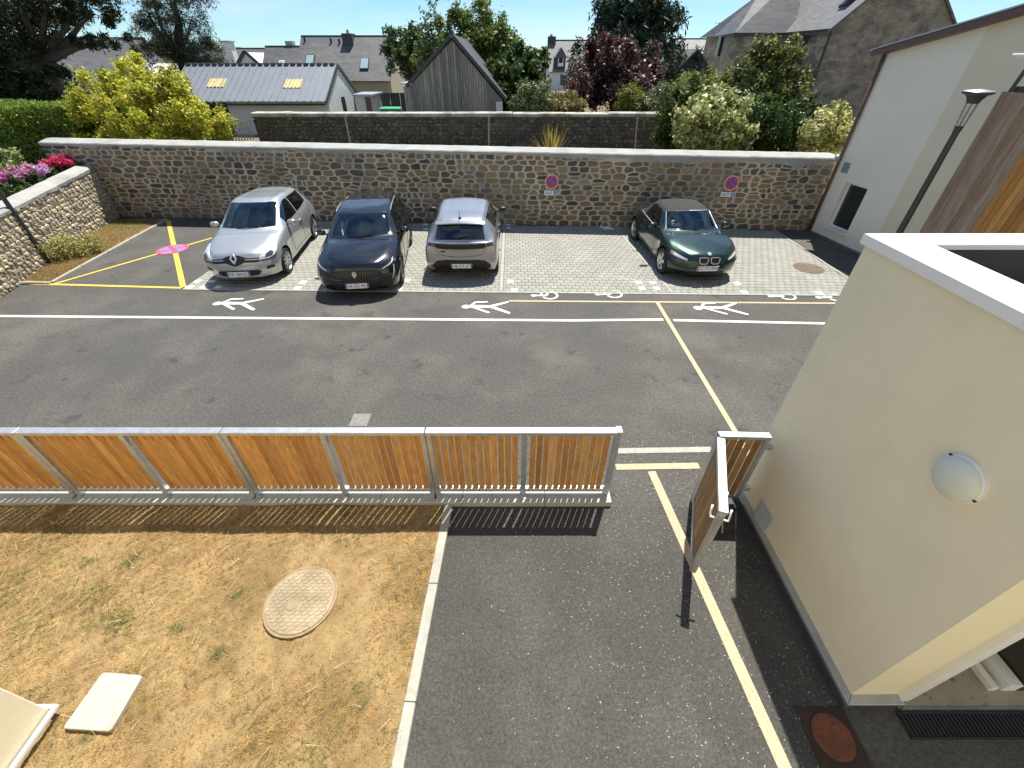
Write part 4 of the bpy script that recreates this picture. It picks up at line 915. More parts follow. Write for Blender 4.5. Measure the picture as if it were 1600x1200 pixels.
m_ = MB(); m_.lathe([(.0, 0), (.07, 0), (.05, .10), (.075, .16), (.03, .24), (.0, .42)], 8, Matrix.Translation((pa.x, Yb + .1, pa.z + .1))); m_.build('finial', M_SLATED, barn)
m_ = MB(); m_.box(xR_ - .22, xR_ + .1, Yb - .04, Yb - .0215, zbn, zRe - .22); m_.build('white_panel', M_WALLW, barn)
m_ = MB(); m_.box(xL - .45, xL + .1, Yb - .1, Yb + 4, zLe - .01, zLe + .06); m_.build('lean_to_roof', M_FLASH, barn)
# green hedge-screen behind shed gap
a = PT(596, 150, 30); m_ = MB(); gs = thing('green_screen', 'dark green garden fence panel between the shed and the barn', 'fence', (a.x, 30, .8))
for k in range(7):
    m_ = MB(); m_.box(a.x - 1.9 + k * .6, a.x - 1.33 + k * .6, 30, 30.04, .8, PT(596, 145, 30).z); m_.build('panel', mat('green_panel', (.035, .06, .05), .7, var=.1), gs)
bn = PT(610, 169, 21.6); bnt = thing('green_bin', 'bright green plastic lid showing above the dark garden wall', 'bin', (bn.x, 21.6, 1.0))
m_ = MB(); m_.prism([(bn.x - .42, 21.4), (bn.x + .42, 21.4), (bn.x + .36, 22), (bn.x - .36, 22)], 1.0, bn.z - .06); m_.build('body', mat('green_plastic', (.03, .22, .09), .5, var=.08), bnt, .02)
m_ = MB(); m_.prism([(bn.x - .46, 21.35), (bn.x + .46, 21.35), (bn.x + .40, 22.05), (bn.x - .40, 22.05)], bn.z - .055, bn.z + .02); m_.build('lid', mat('green_lid', (.05, .34, .14), .45, var=.06), bnt, .02)

# white house with dormer
Yw = 84.; a = PT(858, 64, Yw); b = PT(925, 66, Yw); zrw = a.z; zew = PT(880, 110, Yw - 4).z
h6 = gable_house('white_house', 'white house with slate roof and pointed dormer between the trees', a.x, b.x + 3, Yw - 4, Yw + 4, -.5, zew, zrw, M_WALLW, M_SLATEL)
m_ = MB(); c = PT(859, 60, Yw); m_.box(a.x - .2, a.x + 1.0, Yw - .6, Yw + .6, zrw - 3.5, PT(859, 57, Yw).z); m_.build('chimney', M_SLATED, h6)
m_ = MB(); m_.tube([(a.x + .3, Yw, PT(859, 57, Yw).z), (a.x + .3, Yw, PT(859, 53.5, Yw).z)], .2, 8); m_.build('chimney_pot', M_CONC, h6)
d0 = PT(868, 110, Yw - 4.1); d1 = PT(884, 90, Yw - 4.1); m_ = MB(); m_.box(d0.x, d1.x, Yw - 4.1, Yw - 1, d0.z, d1.z); dm = m_.build('dormer', M_SLATED, h6)
m_ = MB(); P = [Vector((d0.x - .2, Yw - 4.2, d1.z)), Vector((d1.x + .2, Yw - 4.2, d1.z)), Vector(((d0.x + d1.x) / 2, Yw - 4.2, PT(876, 74, Yw - 4.2).z))]; m_.loft(P, [p + Vector((0, 3.5, 0)) for p in P]); m_.build('dormer_roof', M_SLATE, h6)
m_ = MB(); m_.box((d0.x + d1.x) / 2 - .4, (d0.x + d1.x) / 2 + .4, Yw - 4.16, Yw - 4.101, d0.z + .5, d1.z - .1); wd = m_.build('dormer_window', M_ALU, dm); m_ = MB(); m_.box((d0.x + d1.x) / 2 - .28, (d0.x + d1.x) / 2 + .28, Yw - 4.19, Yw - 4.161, d0.z + .9, d0.z + 1.5); m_.build('pane', M_PANE, wd)
c = PT(880, 125, Yw - 4); m_ = MB(); m_.box(c.x - .45, c.x + .5, Yw - 4.06, Yw - 4.001, c.z - .6, c.z + .6); m_.build('window', M_PANE, h6)

# dark slate outbuilding and roof beyond, right of the conifer
Yg = 34.; ap = PT(1090, 78, Yg); l_ = PT(1048, 130, Yg); r_ = PT(1110, 108, Yg)
hw = 2.35
og = thing('slate_outbuilding', 'stone outbuilding with dark slate gable beside the old stone house', 'outbuilding', (ap.x, Yg, 1))
ze_ = ap.z - hw * .95
m_ = MB(); P = [Vector((ap.x - hw + .5, Yg + .3, .3)), Vector((ap.x + hw - .4, Yg + .3, .3)), Vector((ap.x + hw - .4, Yg + .3, ze_ - .3)), Vector((ap.x, Yg + .3, ap.z - .9)), Vector((ap.x - hw + .5, Yg + .3, ze_ - .3))]; m_.loft(P, [p + Vector((0, 6, 0)) for p in P]); m_.build('wall', M_GRANL, og)
for s in (-1, 1):
    m_ = MB(); P = [Vector((ap.x, Yg, ap.z)), Vector((ap.x + s * hw, Yg, ze_)), Vector((ap.x + s * hw, Yg, ze_ - .85)), Vector((ap.x, Yg, ap.z - .85))]; m_.loft(P, [p + Vector((0, .12, 0)) for p in P]); m_.build('barge_board', M_SLATED, og)
    m_ = MB(); n = Vector((s * .95, 0, 1)).normalized() * .08; P = [Vector((ap.x, 0, ap.z)), Vector((ap.x + s * (hw + .2), 0, ze_ - .19)), Vector((ap.x + s * (hw + .2), 0, ze_ - .19)) + n, Vector((ap.x, 0, ap.z)) + n]; m_.loft([p + Vector((0, Yg - .1, 0)) for p in P], [p + Vector((0, Yg + 7, 0)) for p in P]); m_.build('roof', M_SLATEL, og)
a = PT(1038, 63, 52); b = PT(1125, 64, 52); h7 = gable_house('slate_house', 'pale slate roof beyond the dark outbuilding', a.x, b.x + 2, 47, 57, -.5, PT(1080, 100, 47).z, a.z, M_WALLW, M_SLATEL)
m_ = MB(); c = PT(1121, 50, 60); m_.tube([(c.x, 60, 3), (c.x, 60, PT(1121, 35, 60).z)], .03, 5); m_.bar((c.x - .5, 60, PT(1121, 36, 60).z), (c.x + .7, 60, PT(1121, 36, 60).z), .03, .03); m_.build('aerial', M_BLACK, h7)

# big old stone house on the right
Yc = 29.; ev = PT(1300, 45, Yc); ze_c = ev.z; xg0 = ev.x
rk = PT(1355, 0, Yc); slc = (rk.z - ze_c) / (rk.x - xg0); rr_ = PT(1475, 0, Yc); xm = (rk.x + rr_.x) / 2; zap = ze_c + (xm - xg0) * slc; xg1 = 2 * xm - xg0
oh = thing('old_stone_house', 'big old granite house with steep slate roofs behind the garden shrubs', 'house', (xg0, Yc, 1))
m_ = MB(); P = [(xg0, .3), (xg1, .3), (xg1, ze_c), (xm, zap), (xg0, ze_c)]; m_.loft([Vector((a, Yc, b)) for a, b in P], [Vector((a, Yc + 12, b)) for a, b in P]); m_.build('wall', M_GRANITE, oh)
# strips of dressed lighter stone: side wall facing left, and the wing
Yw2 = PX(1228, 52, xg0).y; xw0 = PT(1150, 52, Yw2).x
m_ = MB(); m_.box(xg0 - .06, xg0 - .003, Yc + .02, Yw2, .3, ze_c - .02); m_.build('side_wall', M_GRANL, oh)
lf = PT(1120, 57, Yw2); d = ray(1120, 57); t_ = (ze_c - EYE) / d.z; lp3 = Vector((0, 0, EYE)) + d * t_
m_ = MB(); P = [Vector((xw0, Yw2, .3)), Vector((xg0 - .001, Yw2, .3)), Vector((xg0 - .001, Yw2 + 6, .3)), Vector((lp3.x, lp3.y + 2, .3)), Vector((lp3.x, lp3.y, .3))]; m_.loft(P, [p + Vector((0, 0, ze_c - .3)) for p in P]); m_.build('wing_wall', M_GRANL, oh)
apx = PT(1185, -8, Yw2 + 2.6); hp = Vector((apx.x, Yw2 + 2.6, apx.z))
hp2 = Vector((xg0 + 1.6, Yw2 + 2.8, apx.z + 1.6))
o1, o2, o3 = Vector((xw0 - .12, Yw2 - .18, ze_c)), Vector((xg0 + .3, Yw2 - .18, ze_c)), Vector((lp3.x - .2, lp3.y, ze_c))
o4 = Vector((lp3.x - .2, lp3.y + 3, ze_c))
m_ = MB(); m_.add([o1, o2, o3, o4, hp, hp2], [(0, 1, 5, 4), (2, 0, 4), (2, 4, 3), (3, 4, 5), (0, 2, 3, 1)]); m_.build('wing_roof', M_SLATE, oh)
m_ = MB(); m_.bar(o1 + Vector((0, 0, -.06)), o2 + Vector((-.3, 0, -.06)), .12, .12); m_.bar(o3 + Vector((0, 0, -.0601)), o1 + Vector((0, 0, -.0601)), .12, .12); m_.bar((xg0 - .22, Yc - .1, ze_c - .06), (xg0 - .22, Yw2, ze_c - .06), .14, .12); m_.build('gutter', M_SLATED, oh)
for s in (-1, 1):
    m_ = MB(); xe = xg0 - .25 if s < 0 else xg1 + .25; n = Vector((s * slc, 0, 1)).normalized() * .10; P = [Vector((xm, 0, zap)), Vector((xe, 0, ze_c - .25 * slc)), Vector((xe, 0, ze_c - .25 * slc)) + n, Vector((xm, 0, zap)) + n]
    m_.loft([p + Vector((0, Yc - .12, 0)) for p in P], [p + Vector((0, Yc + 12.1, 0)) for p in P]); m_.build('roof', M_SLATEL if s < 0 else M_SLATE, oh)
m_ = MB(); q0 = Vector((xg0 - .02, Yc - .08, .5)); m_.tube([q0, Vector((xg0 - .02, Yc - .08, ze_c - .1))], .06, 8); m_.build('downpipe', M_SLATED, oh)
c = Vector((xg0 + 1.35, Yc + 1.3, ze_c + 1.35 * slc + .1)); B = Matrix.Translation(c) @ Matrix.Rotation(-math.atan(slc), 4, 'Y'); m_ = MB(); m_.box(-.5, .5, -.45, .45, .0, .10, B); rwf = m_.build('roof_window', M_BLACK, oh); m_ = MB(); m_.box(-.42, .42, -.37, .37, .101, .13, B @ Matrix.Translation((.0, 0, .12)) @ Matrix.Rotation(R(18), 4, 'Y')); m_.build('pane', MATS['sky_pane'], rwf)
for px, py, w, h in ((1133, 72, .45, 1.1), (1121, 128, .4, .8)):
    p = PT(px, py, Yw2); dd = Vector((xw0 - lp3.x, Yw2 - lp3.y, 0)); fr_ = (px - 1120) / 30.; q = lp3.lerp(Vector((xw0, Yw2, 0)), max(.25, min(.75, fr_))); zz = PT(px, py, q.y).z
    m_ = MB(); m_.box(q.x - w / 2, q.x + w / 2, q.y - .15, q.y + .3, zz - h / 2, zz + h / 2); m_.build('window', M_PANE, oh)
for px, py in ((1256, 75),):
    p = PX(px, py, xg0 - .06); m_ = MB(); m_.box(xg0 - .09, xg0 - .061, p.y - .28, p.y + .28, p.z - .75, p.z + .75); wi = m_.build('window', M_PANE, oh); m_ = MB(); m_.box(xg0 - .12, xg0 - .0905, p.y - .38, p.y + .38, p.z - .9, p.z - .755); m_.build('sill', M_GRANL, wi)
p = PX(1268, 115, xg0); m_ = MB(); m_.box(xg0 - .9, xg0 - .061, p.y - .6, p.y + .4, p.z - .05, p.z + .06); m_.build('canopy', M_SLATED, oh)
# ------------------------------------------------------------------ lawn, edging, manhole, slab
LX1 = -.765
def lz(X, Y): return .032 + .014 * np.sin(X * 3.1 + Y * 1.7) * np.cos(Y * 4.3 - X) + .006 * np.sin(X * 11.3) * np.sin(Y * 9.1) + .010 * np.sin(X * 47 + 3 * np.sin(Y * 13)) * np.sin(Y * 53 + 2 * np.sin(X * 17))
edge_x = lambda y: LX1 - (3.1 - y) * .045
lawn = grid_sheet('lawn', -9.2, LX1, -1.6, 3.09, 360, 200, lz, M_DRY)
_v = np.empty(len(lawn.data.vertices) * 3, np.float32); lawn.data.vertices.foreach_get('co', _v); _v = _v.reshape(-1, 3)
_v[:, 0] = -9.2 + (_v[:, 0] + 9.2) * (edge_x(_v[:, 1]) - .045 + 9.2) / (LX1 + 9.2); lawn.data.vertices.foreach_set('co', _v.ravel()); lawn.data.update()
ke = thing('lawn_edging', 'pale concrete edging stones between the dry lawn and the dark path', 'kerb', (LX1, 1.5, 0))
for i in range(5):
    y0 = 3.12 - i * 1.0; f = edge_x
    m_ = MB(); m_.bar((f(y0), y0, .0), (f(y0 - .994), y0 - .994, .0), .095, .104); m_.build('edging_stone', M_KERB, ke, .005)
# manhole cover
mc = G(473, 942); mh = thing('manhole_cover', 'round tan iron manhole cover with tread pattern in the dry lawn', 'manhole cover', (mc.x, mc.y, .02))
M_MAN = mat('dusty_iron', (.33, .265, .175), .75, metal=.15, var=.2, vs=9., bump=.25, bs=90., col2=(.27, .215, .14), c2s=4.)
m_ = MB(); m_.lathe([(.0, .0), (.345, 0.), (.345, .022), (.333, .026), (.328, .022), (.0, .022)], 48, Matrix.Translation((mc.x, mc.y, .038))); m_.build('frame', mat('rim_iron', (.30, .21, .13), .8, var=.25, vs=10.), mh)
m_ = MB(); m_.lathe([(.0, .038), (.318, .038), (.322, .033), (.0, .030)], 48, Matrix.Translation((mc.x, mc.y, .032))); m_.build('lid', M_MAN, mh)
m_ = MB()
for i in range(-9, 10):
    for j in range(-9, 10):
        x, y = i * .034, j * .034
        if x * x + y * y > .305 ** 2 or (x + .06) ** 2 + (y + .05) ** 2 < .006: continue
        a = R(45) if (i + j) % 2 else R(-45); B = Matrix.Translation((mc.x + x, mc.y + y, 0.0702)) @ Matrix.Rotation(a, 4, 'Z'); m_.box(-.0155, .0155, -.0055, .0055, 0, .0055, B)
m_.build('tread', M_MAN, mh)['kind'] = 'stuff'
m_ = MB(); m_.lathe([(.0, .046), (.055, .046), (.06, .04)], 20, Matrix.Translation((mc.x - .06, mc.y - .05, .03))); m_.build('badge', M_MAN, mh)
# white board lying by the house corner
sb = [G(160, 1050, .078), G(223, 1055, .078), G(172, 1143, .078), G(97, 1138, .078)]
cx = sum((p for p in sb), Vector()) / 4
def rc_poly(P, r=.03, n=4):
    out = []
    for i in range(4):
        p = P[i].xy; a = (P[i - 1].xy - p).normalized(); b = (P[(i + 1) % 4].xy - p).normalized()
        for k in range(n + 1):
            t_ = k / n; q = (p + a * r) * (1 - t_) ** 2 + p * 2 * t_ * (1 - t_) + (p + b * r) * t_ ** 2; out.append((q.x, q.y))
    return out
bd = thing('white_slab', 'flat white slab lying on the dry lawn against the house corner', 'slab', (cx.x, cx.y, .01))
m_ = MB(); m_.prism(rc_poly(sb), .03, .078); m_.build('slab', mat('dirty_white', (.40, .38, .32), .8, var=.12, vs=14., grain=.12, gs=30., col2=(.33, .30, .23), c2s=5., c2lo=.58, c2hi=.75), bd, .004)
# drain covers on the car park
dv = G(563, 657); t = thing('drain_cover', 'grey steel access cover in the asphalt behind the fence', 'drain cover', (dv.x, dv.y, 0))
m_ = MB(); m_.box(dv.x - .135, dv.x + .135, dv.y - .14, dv.y + .14, .001, .012); m_.build('plate', mat('cast_grey', (.20, .195, .185), .7, metal=.2, var=.2, vs=20.), t, .003)
for k in range(7):
    m_ = MB(); x = dv.x - .105 + k * .035; m_.box(x - .008, x + .008, dv.y - .12, dv.y + .12, .0125, .017); m_.build('rib', mat('cast_grey'), t)
dv = G(740, 680); t = thing('gully_grate', 'narrow rusty gully grate in the asphalt just beyond the fence', 'drain cover', (dv.x, dv.y, 0))
m_ = MB(); m_.box(dv.x - .20, dv.x + .20, dv.y - .10, dv.y + .08, .001, .010); m_.build('frame', M_RUST, t, .003)
for k in range(5):
    m_ = MB(); x = dv.x - .15 + k * .075; m_.box(x - .028, x + .028, dv.y - .08, dv.y + .06, .0105, .014); m_.build('slot', M_DARKV, t)

# ---- grass blades
nr_ = np.random.default_rng(4)
FOL = foliage_mat('grass_blades', .25, .7)
def blades(name, x, y, z, L_, wdt, tilt, cols, parent=None):
    n = len(x); az_ = nr_.uniform(0, 2 * np.pi, n); dx = np.cos(az_) * np.sin(tilt); dy = np.sin(az_) * np.sin(tilt); dz = np.cos(tilt)
    sx = -np.sin(az_) * wdt; sy = np.cos(az_) * wdt; B0 = np.stack([x - sx, y - sy, z], 1); B1 = np.stack([x + sx, y + sy, z], 1)
    T_ = np.stack([x + dx * L_, y + dy * L_, z + dz * L_], 1); V = np.stack([B0, B1, T_], 1).reshape(-1, 3); Q = np.arange(3 * n).reshape(n, 3)
    me = fast_mesh(name, V, Q, np.repeat(cols, 3, 0)); me.materials.append(FOL); o = link(name, me, parent); o['kind'] = 'stuff'; return o
def smooth_noise(x, y, s, seed):
    r = np.random.default_rng(seed); v = 0
    for k in range(6):
        a, b, c = r.uniform(-1, 1, 3); v = v + np.sin((x * a + y * b) * s * (1 + k * .35) + c * 6.3)
    return v / 6
N_ = 300000
x = nr_.uniform(-8.6, LX1 - .04, N_); y = nr_.uniform(-.3, 3.08, N_)
keep = ((x - mc.x) ** 2 + (y - mc.y) ** 2 > (.36 + .05 * nr_.uniform(-1, 1, N_)) ** 2) & ~((x < -3.72) & (y < 1.08))
keep &= (nr_.uniform(0, 1, N_) < .62 + .5 * smooth_noise(x, y, 7, 2)) & ~((np.abs(x - mc.x) < .75) & (np.abs(y - mc.y) < .6) & (nr_.uniform(0, 1, N_) < .65))
sx_ = np.array([p.x for p in sb]); keep &= ~((x > sx_.min() + .03) & (x < sx_.max() - .03) & (y > min(p.y for p in sb) + .02) & (y < max(p.y for p in sb) - .02))
keep &= x < edge_x(y) - .05 + .02 * nr_.uniform(0, 1, N_)
x, y = x[keep], y[keep]; n = len(x)
pal = .72 * np.array([1., .925, .76]) * np.array([(.50, .36, .17), (.58, .43, .22), (.43, .29, .12), (.62, .49, .28), (.38, .25, .10), (.54, .36, .15)]); c = pal[nr_.integers(0, 6, n)] * nr_.uniform(.8, 1.2, (n, 1))
c *= np.clip(1 + .85 * smooth_noise(x, y, 34, 31) + .7 * smooth_noise(x, y, 75, 32) + .3 * smooth_noise(x, y, 3, 33), .35, 1.6)[:, None]
yg = smooth_noise(x, y, 9, 41) + .5 * smooth_noise(x, y, 40, 42) > .35; c[yg] *= np.array((.82, .90, .72))
gmask = (smooth_noise(x, y, 4.2, 9) + .25 * smooth_noise(x, y, 16, 8) - .10 * (x + 3) * .5) > .36; gr = gmask & (nr_.uniform(0, 1, n) < .5)
c[gr] = np.array((.17, .19, .055)) * nr_.uniform(.7, 1.4, (gr.sum(), 1))
tl = np.clip(nr_.normal(1.0, .3, n), .2, 1.5)
blades('grass', x, y, lz(x, y), nr_.uniform(.02, .06, n), nr_.uniform(.0010, .0022, n), tl, c)
# green tufts
tx, ty_, tc_ = [], [], []
for px, py, rr, k in ((8, 940, .10, 500), (150, 930, .12, 500), (180, 965, .14, 700), (205, 880, .07, 250), (60, 980, .14, 600), (280, 985, .05, 220), (340, 1022, .05, 220), (375, 930, .05, 200), (140, 880, .06, 250), (52, 1085, .03, 120), (30, 900, .07, 220), (195, 975, .08, 250)):
    g = G(px, py); tx.append(nr_.normal(g.x, rr, k)); ty_.append(nr_.normal(g.y, rr * .7, k))
x = np.concatenate(tx); y = np.concatenate(ty_); n = len(x)
blades('green_grass', x, y, lz(x, y), nr_.uniform(.02, .05, n), nr_.uniform(.0012, .0026, n), np.clip(nr_.normal(.9, .3, n), .1, 1.4), np.array((.13, .17, .055)) * nr_.uniform(.6, 1.5, (n, 1)))
# verge grass and long straws
N_ = 26000; t_ = nr_.uniform(1.0, 5.8, N_); q = nr_.uniform(0, 1, N_)
A_ = np.array([lwp(1.0).xy, lwp(5.9).xy]); Bq = np.array([G(80, 443).xy, G(262, 343).xy]); s_ = (t_ - 1.0) / 4.9
Pw = A_[0] + (A_[1] - A_[0]) * s_[:, None]; Pk = Bq[0] + (Bq[1] - Bq[0]) * s_[:, None]; P = Pw + (Pk - Pw) * (q * .93)[:, None]
c = pal[nr_.integers(0, 6, N_)] * nr_.uniform(.75, 1.1, (N_, 1)); gm = (nr_.uniform(0, 1, N_) < .18 + .35 * (s_ > .75)); c[gm] = np.array((.17, .19, .05)) * nr_.uniform(.6, 1.3, (gm.sum(), 1))
blades('verge_grass', P[:, 0], P[:, 1], np.full(N_, .03), nr_.uniform(.04, .12, N_), nr_.uniform(.002, .004, N_), np.clip(nr_.normal(.9, .35, N_), .1, 1.45), c)
# straws on the lawn and pale litter on the path
n = 170; x = nr_.uniform(-6, LX1 - .1, n); y = nr_.uniform(.4, 3.0, n); blades('straw', x, y, lz(x, y) + .03, nr_.uniform(.08, .22, n), nr_.uniform(.0012, .002, n), nr_.uniform(1.3, 1.5, n), np.array((.66, .55, .32)) * nr_.uniform(.8, 1.1, (n, 1)))
n = 3600; x = nr_.uniform(-.6, 2.72, n); y = nr_.uniform(-.4, 4.4, n); k = nr_.uniform(0, 1, n) < np.clip(.12 + (x + .2) * .33, .1, 1.); x, y = x[k], y[k]; n = len(x)
blades('litter', x, y, np.full(n, .011), nr_.uniform(.006, .024, n), nr_.uniform(.0013, .004, n), np.full(n, 1.5), np.array((.62, .55, .42)) * nr_.uniform(.6, 1.2, (n, 1)))
# ------------------------------------------------------------------ cars: a smooth skin through a grid of stations, panes and trim cut from it
M_TYRE = mat('tyre', (.018, .018, .019), .8, var=.1); M_RIM = mat('alloy', (.55, .56, .57), .28, metal=.9, var=.05); M_RIMD = mat('dark_alloy', (.10, .10, .105), .3, metal=.8, var=.05)
M_TRIM = mat('black_trim', (.012, .012, .013), .45, var=0); M_CHROME = mat('chrome', (.80, .80, .81), .18, metal=.45, var=0)
M_CABIN = mat('cabin', (.085, .085, .09), .7, var=.05); M_DASH = mat('dashboard', (.20, .205, .20), .6, var=.05)
M_PLATE = mat('plate_white', (.86, .86, .84), .4, var=.02); M_EU = mat('plate_blue', (.03, .07, .35), .4, var=.02)
M_LAMP = mat('lamp_clear', (.62, .64, .66), .12, metal=.1, var=.35, vs=28., coat=1.); M_LAMPD = mat('lamp_dark', (.05, .05, .055), .1, spec=.8, var=.2, vs=30.); M_LAMPR = mat('lamp_red', (.22, .012, .012), .15, var=.1); M_LAMPA = mat('lamp_amber', (.55, .17, .08), .2, var=.1)
GL_F = glass_mat('windscreen_glass', (.78, .86, .84), .07, (.8, .96, .98)); GL_S = glass_mat('side_glass', (.16, .18, .18), .05)
def paint(name, col, metal, rough, coat=1.): return mat(name, col, rough, metal=metal, var=.02, coat=coat)
def cr(P, t, ten=.42):
    """cardinal spline through the rows of P at parameter t"""
    n = len(P); i = min(int(t), n - 2); f = t - i; p0 = P[max(i - 1, 0)]; p1 = P[i]; p2 = P[i + 1]; p3 = P[min(i + 2, n - 1)]
    m1 = (p2 - p0) * ten; m2 = (p3 - p1) * ten
    return (2 * f ** 3 - 3 * f ** 2 + 1) * p1 + (f ** 3 - 2 * f ** 2 + f) * m1 + (-2 * f ** 3 + 3 * f ** 2) * p2 + (f ** 3 - f ** 2) * m2
class Skin:
    def __init__(s, grid): s.g = np.array(grid, float)              # [col][line][xyz]
    def S(s, u, v):
        i = max(0, min(int(u), len(s.g) - 2)); lo = max(i - 1, 0); hi = min(i + 2, len(s.g) - 1)
        rows = np.array([cr(s.g[k], v) for k in range(lo, hi + 1)]); p = cr(rows, u - lo); p[1] = max(p[1], 0.)
        return p
    def N(s, u, v):
        e = .02; U0, U1 = max(0, u - e), min(len(s.g) - 1.001, u + e); V0, V1 = max(0, v - e), min(5.999, v + e)
        n = np.cross(s.S(U1, v) - s.S(U0, v), s.S(u, V1) - s.S(u, V0)); L_ = np.linalg.norm(n); n = n / (L_ or 1)
        c = s.S(u, v) - np.array([s.S(u, v)[0] * .8, 0, .5]); return n if n @ c > 0 else -n
    def P(s, u, v, off=0., side=1):
        p = s.S(u, v) + (s.N(u, v) * off if off else 0); return Vector((p[0], p[1] * side, p[2]))
LINES = 'ABCDEFG'
def build_car(name, label, loc, rz, grid, o):
    t = thing(name, label, 'car', (loc[0], loc[1], .0), rz); sk = Skin(grid); nc = len(grid) - 1
    ws, sw, rw = o['ws'], o['sw'], o['rw']
    us = sorted(set([round(k / 8, 4) for k in range(nc * 8 + 1)] + [ws[0], ws[1], rw[0], rw[1]] + [q for a in sw for q in a[:2]]))
    vsx = sorted(set([round(k / 7, 4) for k in range(6 * 7 + 1)] + [3.13, 3.86, 4.14]))
    nu, nv = len(us), len(vsx); T = np.array([[sk.S(u, v) for v in vsx] for u in us])
    wheels = o['wheels']; RA = o['arch']
    buckets = {'body': [], 'windscreen': [], 'rear_window': [], 'top': []}
    for k in range(len(sw)): buckets['sw%d' % k] = []
    inside = np.zeros((nu, nv), bool); near_side = T[:, :, 1] > .45
    for (wx, wz) in wheels:
        d = np.hypot(T[:, :, 0] - wx, T[:, :, 2] - wz); inside |= (d < RA) & near_side & (np.array(vsx)[None, :] < 3.2)
    for i in range(nu - 1):
        for j in range(nv - 1):
            uc = (us[i] + us[i + 1]) / 2; vc = (vsx[j] + vsx[j + 1]) / 2; key = 'body'
            if ws[0] < uc < ws[1] and vc > 4.14: key = 'windscreen'
            elif rw[0] < uc < rw[1] and vc > 4.14: key = 'rear_window'
            elif o.get('top') and o['top'](uc, vc): key = 'top'
            for k, a in enumerate(sw):
                if a[0] < uc < a[1] and 3.13 < vc < 3.86: key = 'sw%d' % k
            if key == 'body' and inside[i, j] and inside[i + 1, j] and inside[i, j + 1] and inside[i + 1, j + 1]: continue
            buckets[key].append((i, j))
    for i in range(nu):                                             # edge of the wheel arches onto a clean arc
        for j in range(nv):
            if inside[i, j]:
                for (wx, wz) in wheels:
                    dx, dz = T[i, j, 0] - wx, T[i, j, 2] - wz; d = math.hypot(dx, dz)
                    if d < RA and d > 1e-4: T[i, j, 0] = wx + dx / d * RA; T[i, j, 2] = wz + dz / d * RA
    def emit(nm, cells, m, par=t, sides=(1, -1), off=0.):
        ids = {}; V = []; Fq = []
        for s in sides:
            for (i, j) in cells:
                q = []
                for (a, b) in ((i, j), (i + 1, j), (i + 1, j + 1), (i, j + 1)):
                    p = T[a, b]; kk = (a, b, s if p[1] > 1e-4 else 0)
                    if kk not in ids: ids[kk] = len(V); V.append((p[0], p[1] * s, p[2]))
                    q.append(ids[kk])
                q = list(dict.fromkeys(q))
                if len(q) > 2: Fq.append(q if s > 0 else q[::-1])
        mb = MB(); mb.v = V; mb.f = [tuple(q) for q in Fq]; return mb.build(nm, m, par, smooth=True, local=True)
    emit('body', buckets['body'], o['paint'])
    emit('windscreen', buckets['windscreen'], GL_F); emit('rear_window', buckets['rear_window'], o.get('rear_glass', GL_S))
    for k in range(len(sw)):
        for s in (1, -1): emit('side_window', buckets['sw%d' % k], GL_S, sides=(s,))
    if buckets['top']: emit('soft_top', buckets['top'], o['top_mat'])
    def patch(nm, uv, m, off=.006, both=True, mirror=True, par=t, rings=3, ctr=None):
        """conforming plate: polygon in skin parameters laid a little proud of the paint"""
        res = []; P = []
        for a, b in zip(uv, uv[1:] + uv[:1]):
            for k in range(4): P.append((a[0] + (b[0] - a[0]) * k / 4, a[1] + (b[1] - a[1]) * k / 4))
        n = len(P); cu = sum(p[0] for p in P) / n if ctr is None else ctr[0]; cv = sum(p[1] for p in P) / n if ctr is None else ctr[1]
        for grp in (((1,), (-1,)) if mirror and not both else ((1, -1),)):
            mb = MB()
            for s in grp:
                V = []; Fq = []
                for r in range(rings + 1):
                    f = 1 - r / (rings + .0) * .999
                    for p in P: V.append(sk.P(cu + (p[0] - cu) * f, cv + (p[1] - cv) * f, off, s))
                for p in P: V.append(sk.P(p[0], p[1], -.01, s))
                for r in range(rings):
                    for k in range(n): Fq.append((r * n + k, r * n + (k + 1) % n, (r + 1) * n + (k + 1) % n, (r + 1) * n + k))
                q0 = (rings + 1) * n
                for k in range(n): Fq.append((k, (k + 1) % n, q0 + (k + 1) % n, q0 + k))
                mb.add(V, Fq)
            res.append(mb.build(nm, m, par, local=True))
        return res
    def seam(uvs, w=.006, m=M_TRIM, nm='panel_gap', par=t, off=.002, sides=(1, -1), h=.003):
        for s in sides:
            pts = []
            for a, b in zip(uvs[:-1], uvs[1:]):
                for k in range(5): pts.append(sk.P(a[0] + (b[0] - a[0]) * k / 5, a[1] + (b[1] - a[1]) * k / 5, off, s))
            pts.append(sk.P(*uvs[-1], off, s)); mb = MB(); mb.tube(pts, w / 2, 5); mb.build(nm, m, par, local=True)
    # wheels
    RWh = o['rw_radius']; wy = o['track']
    def wheel_parts(wx, s):
        B = Matrix.Translation((wx, s * wy, RWh)) @ Matrix.Rotation(R(-90) * s, 4, 'X'); w2 = .10; r = RWh; rr = r * .70
        m_ = MB(); m_.lathe([(.0, -w2 * .6), (rr * .98, -w2 * .6), (rr * .98, .02), (.0, .02)], 20, B); hub = m_.build('wheel', M_TRIM, t, local=True)
        m_ = MB(); m_.lathe([(rr, -w2), (r - .02, -w2), (r, -w2 + .03), (r, w2 - .03), (r - .02, w2), (rr + .01, w2), (rr, w2 - .02)], 36, B, close=True); m_.build('tyre', M_TYRE, hub, smooth=False, local=True)
        m_ = MB(); m_.lathe([(rr * .90, .05), (rr * 1.0, w2 - .005), (rr * 1.03, w2 - .012), (rr * 1.0, .03)], 32, B, close=True); ns = o['spokes']
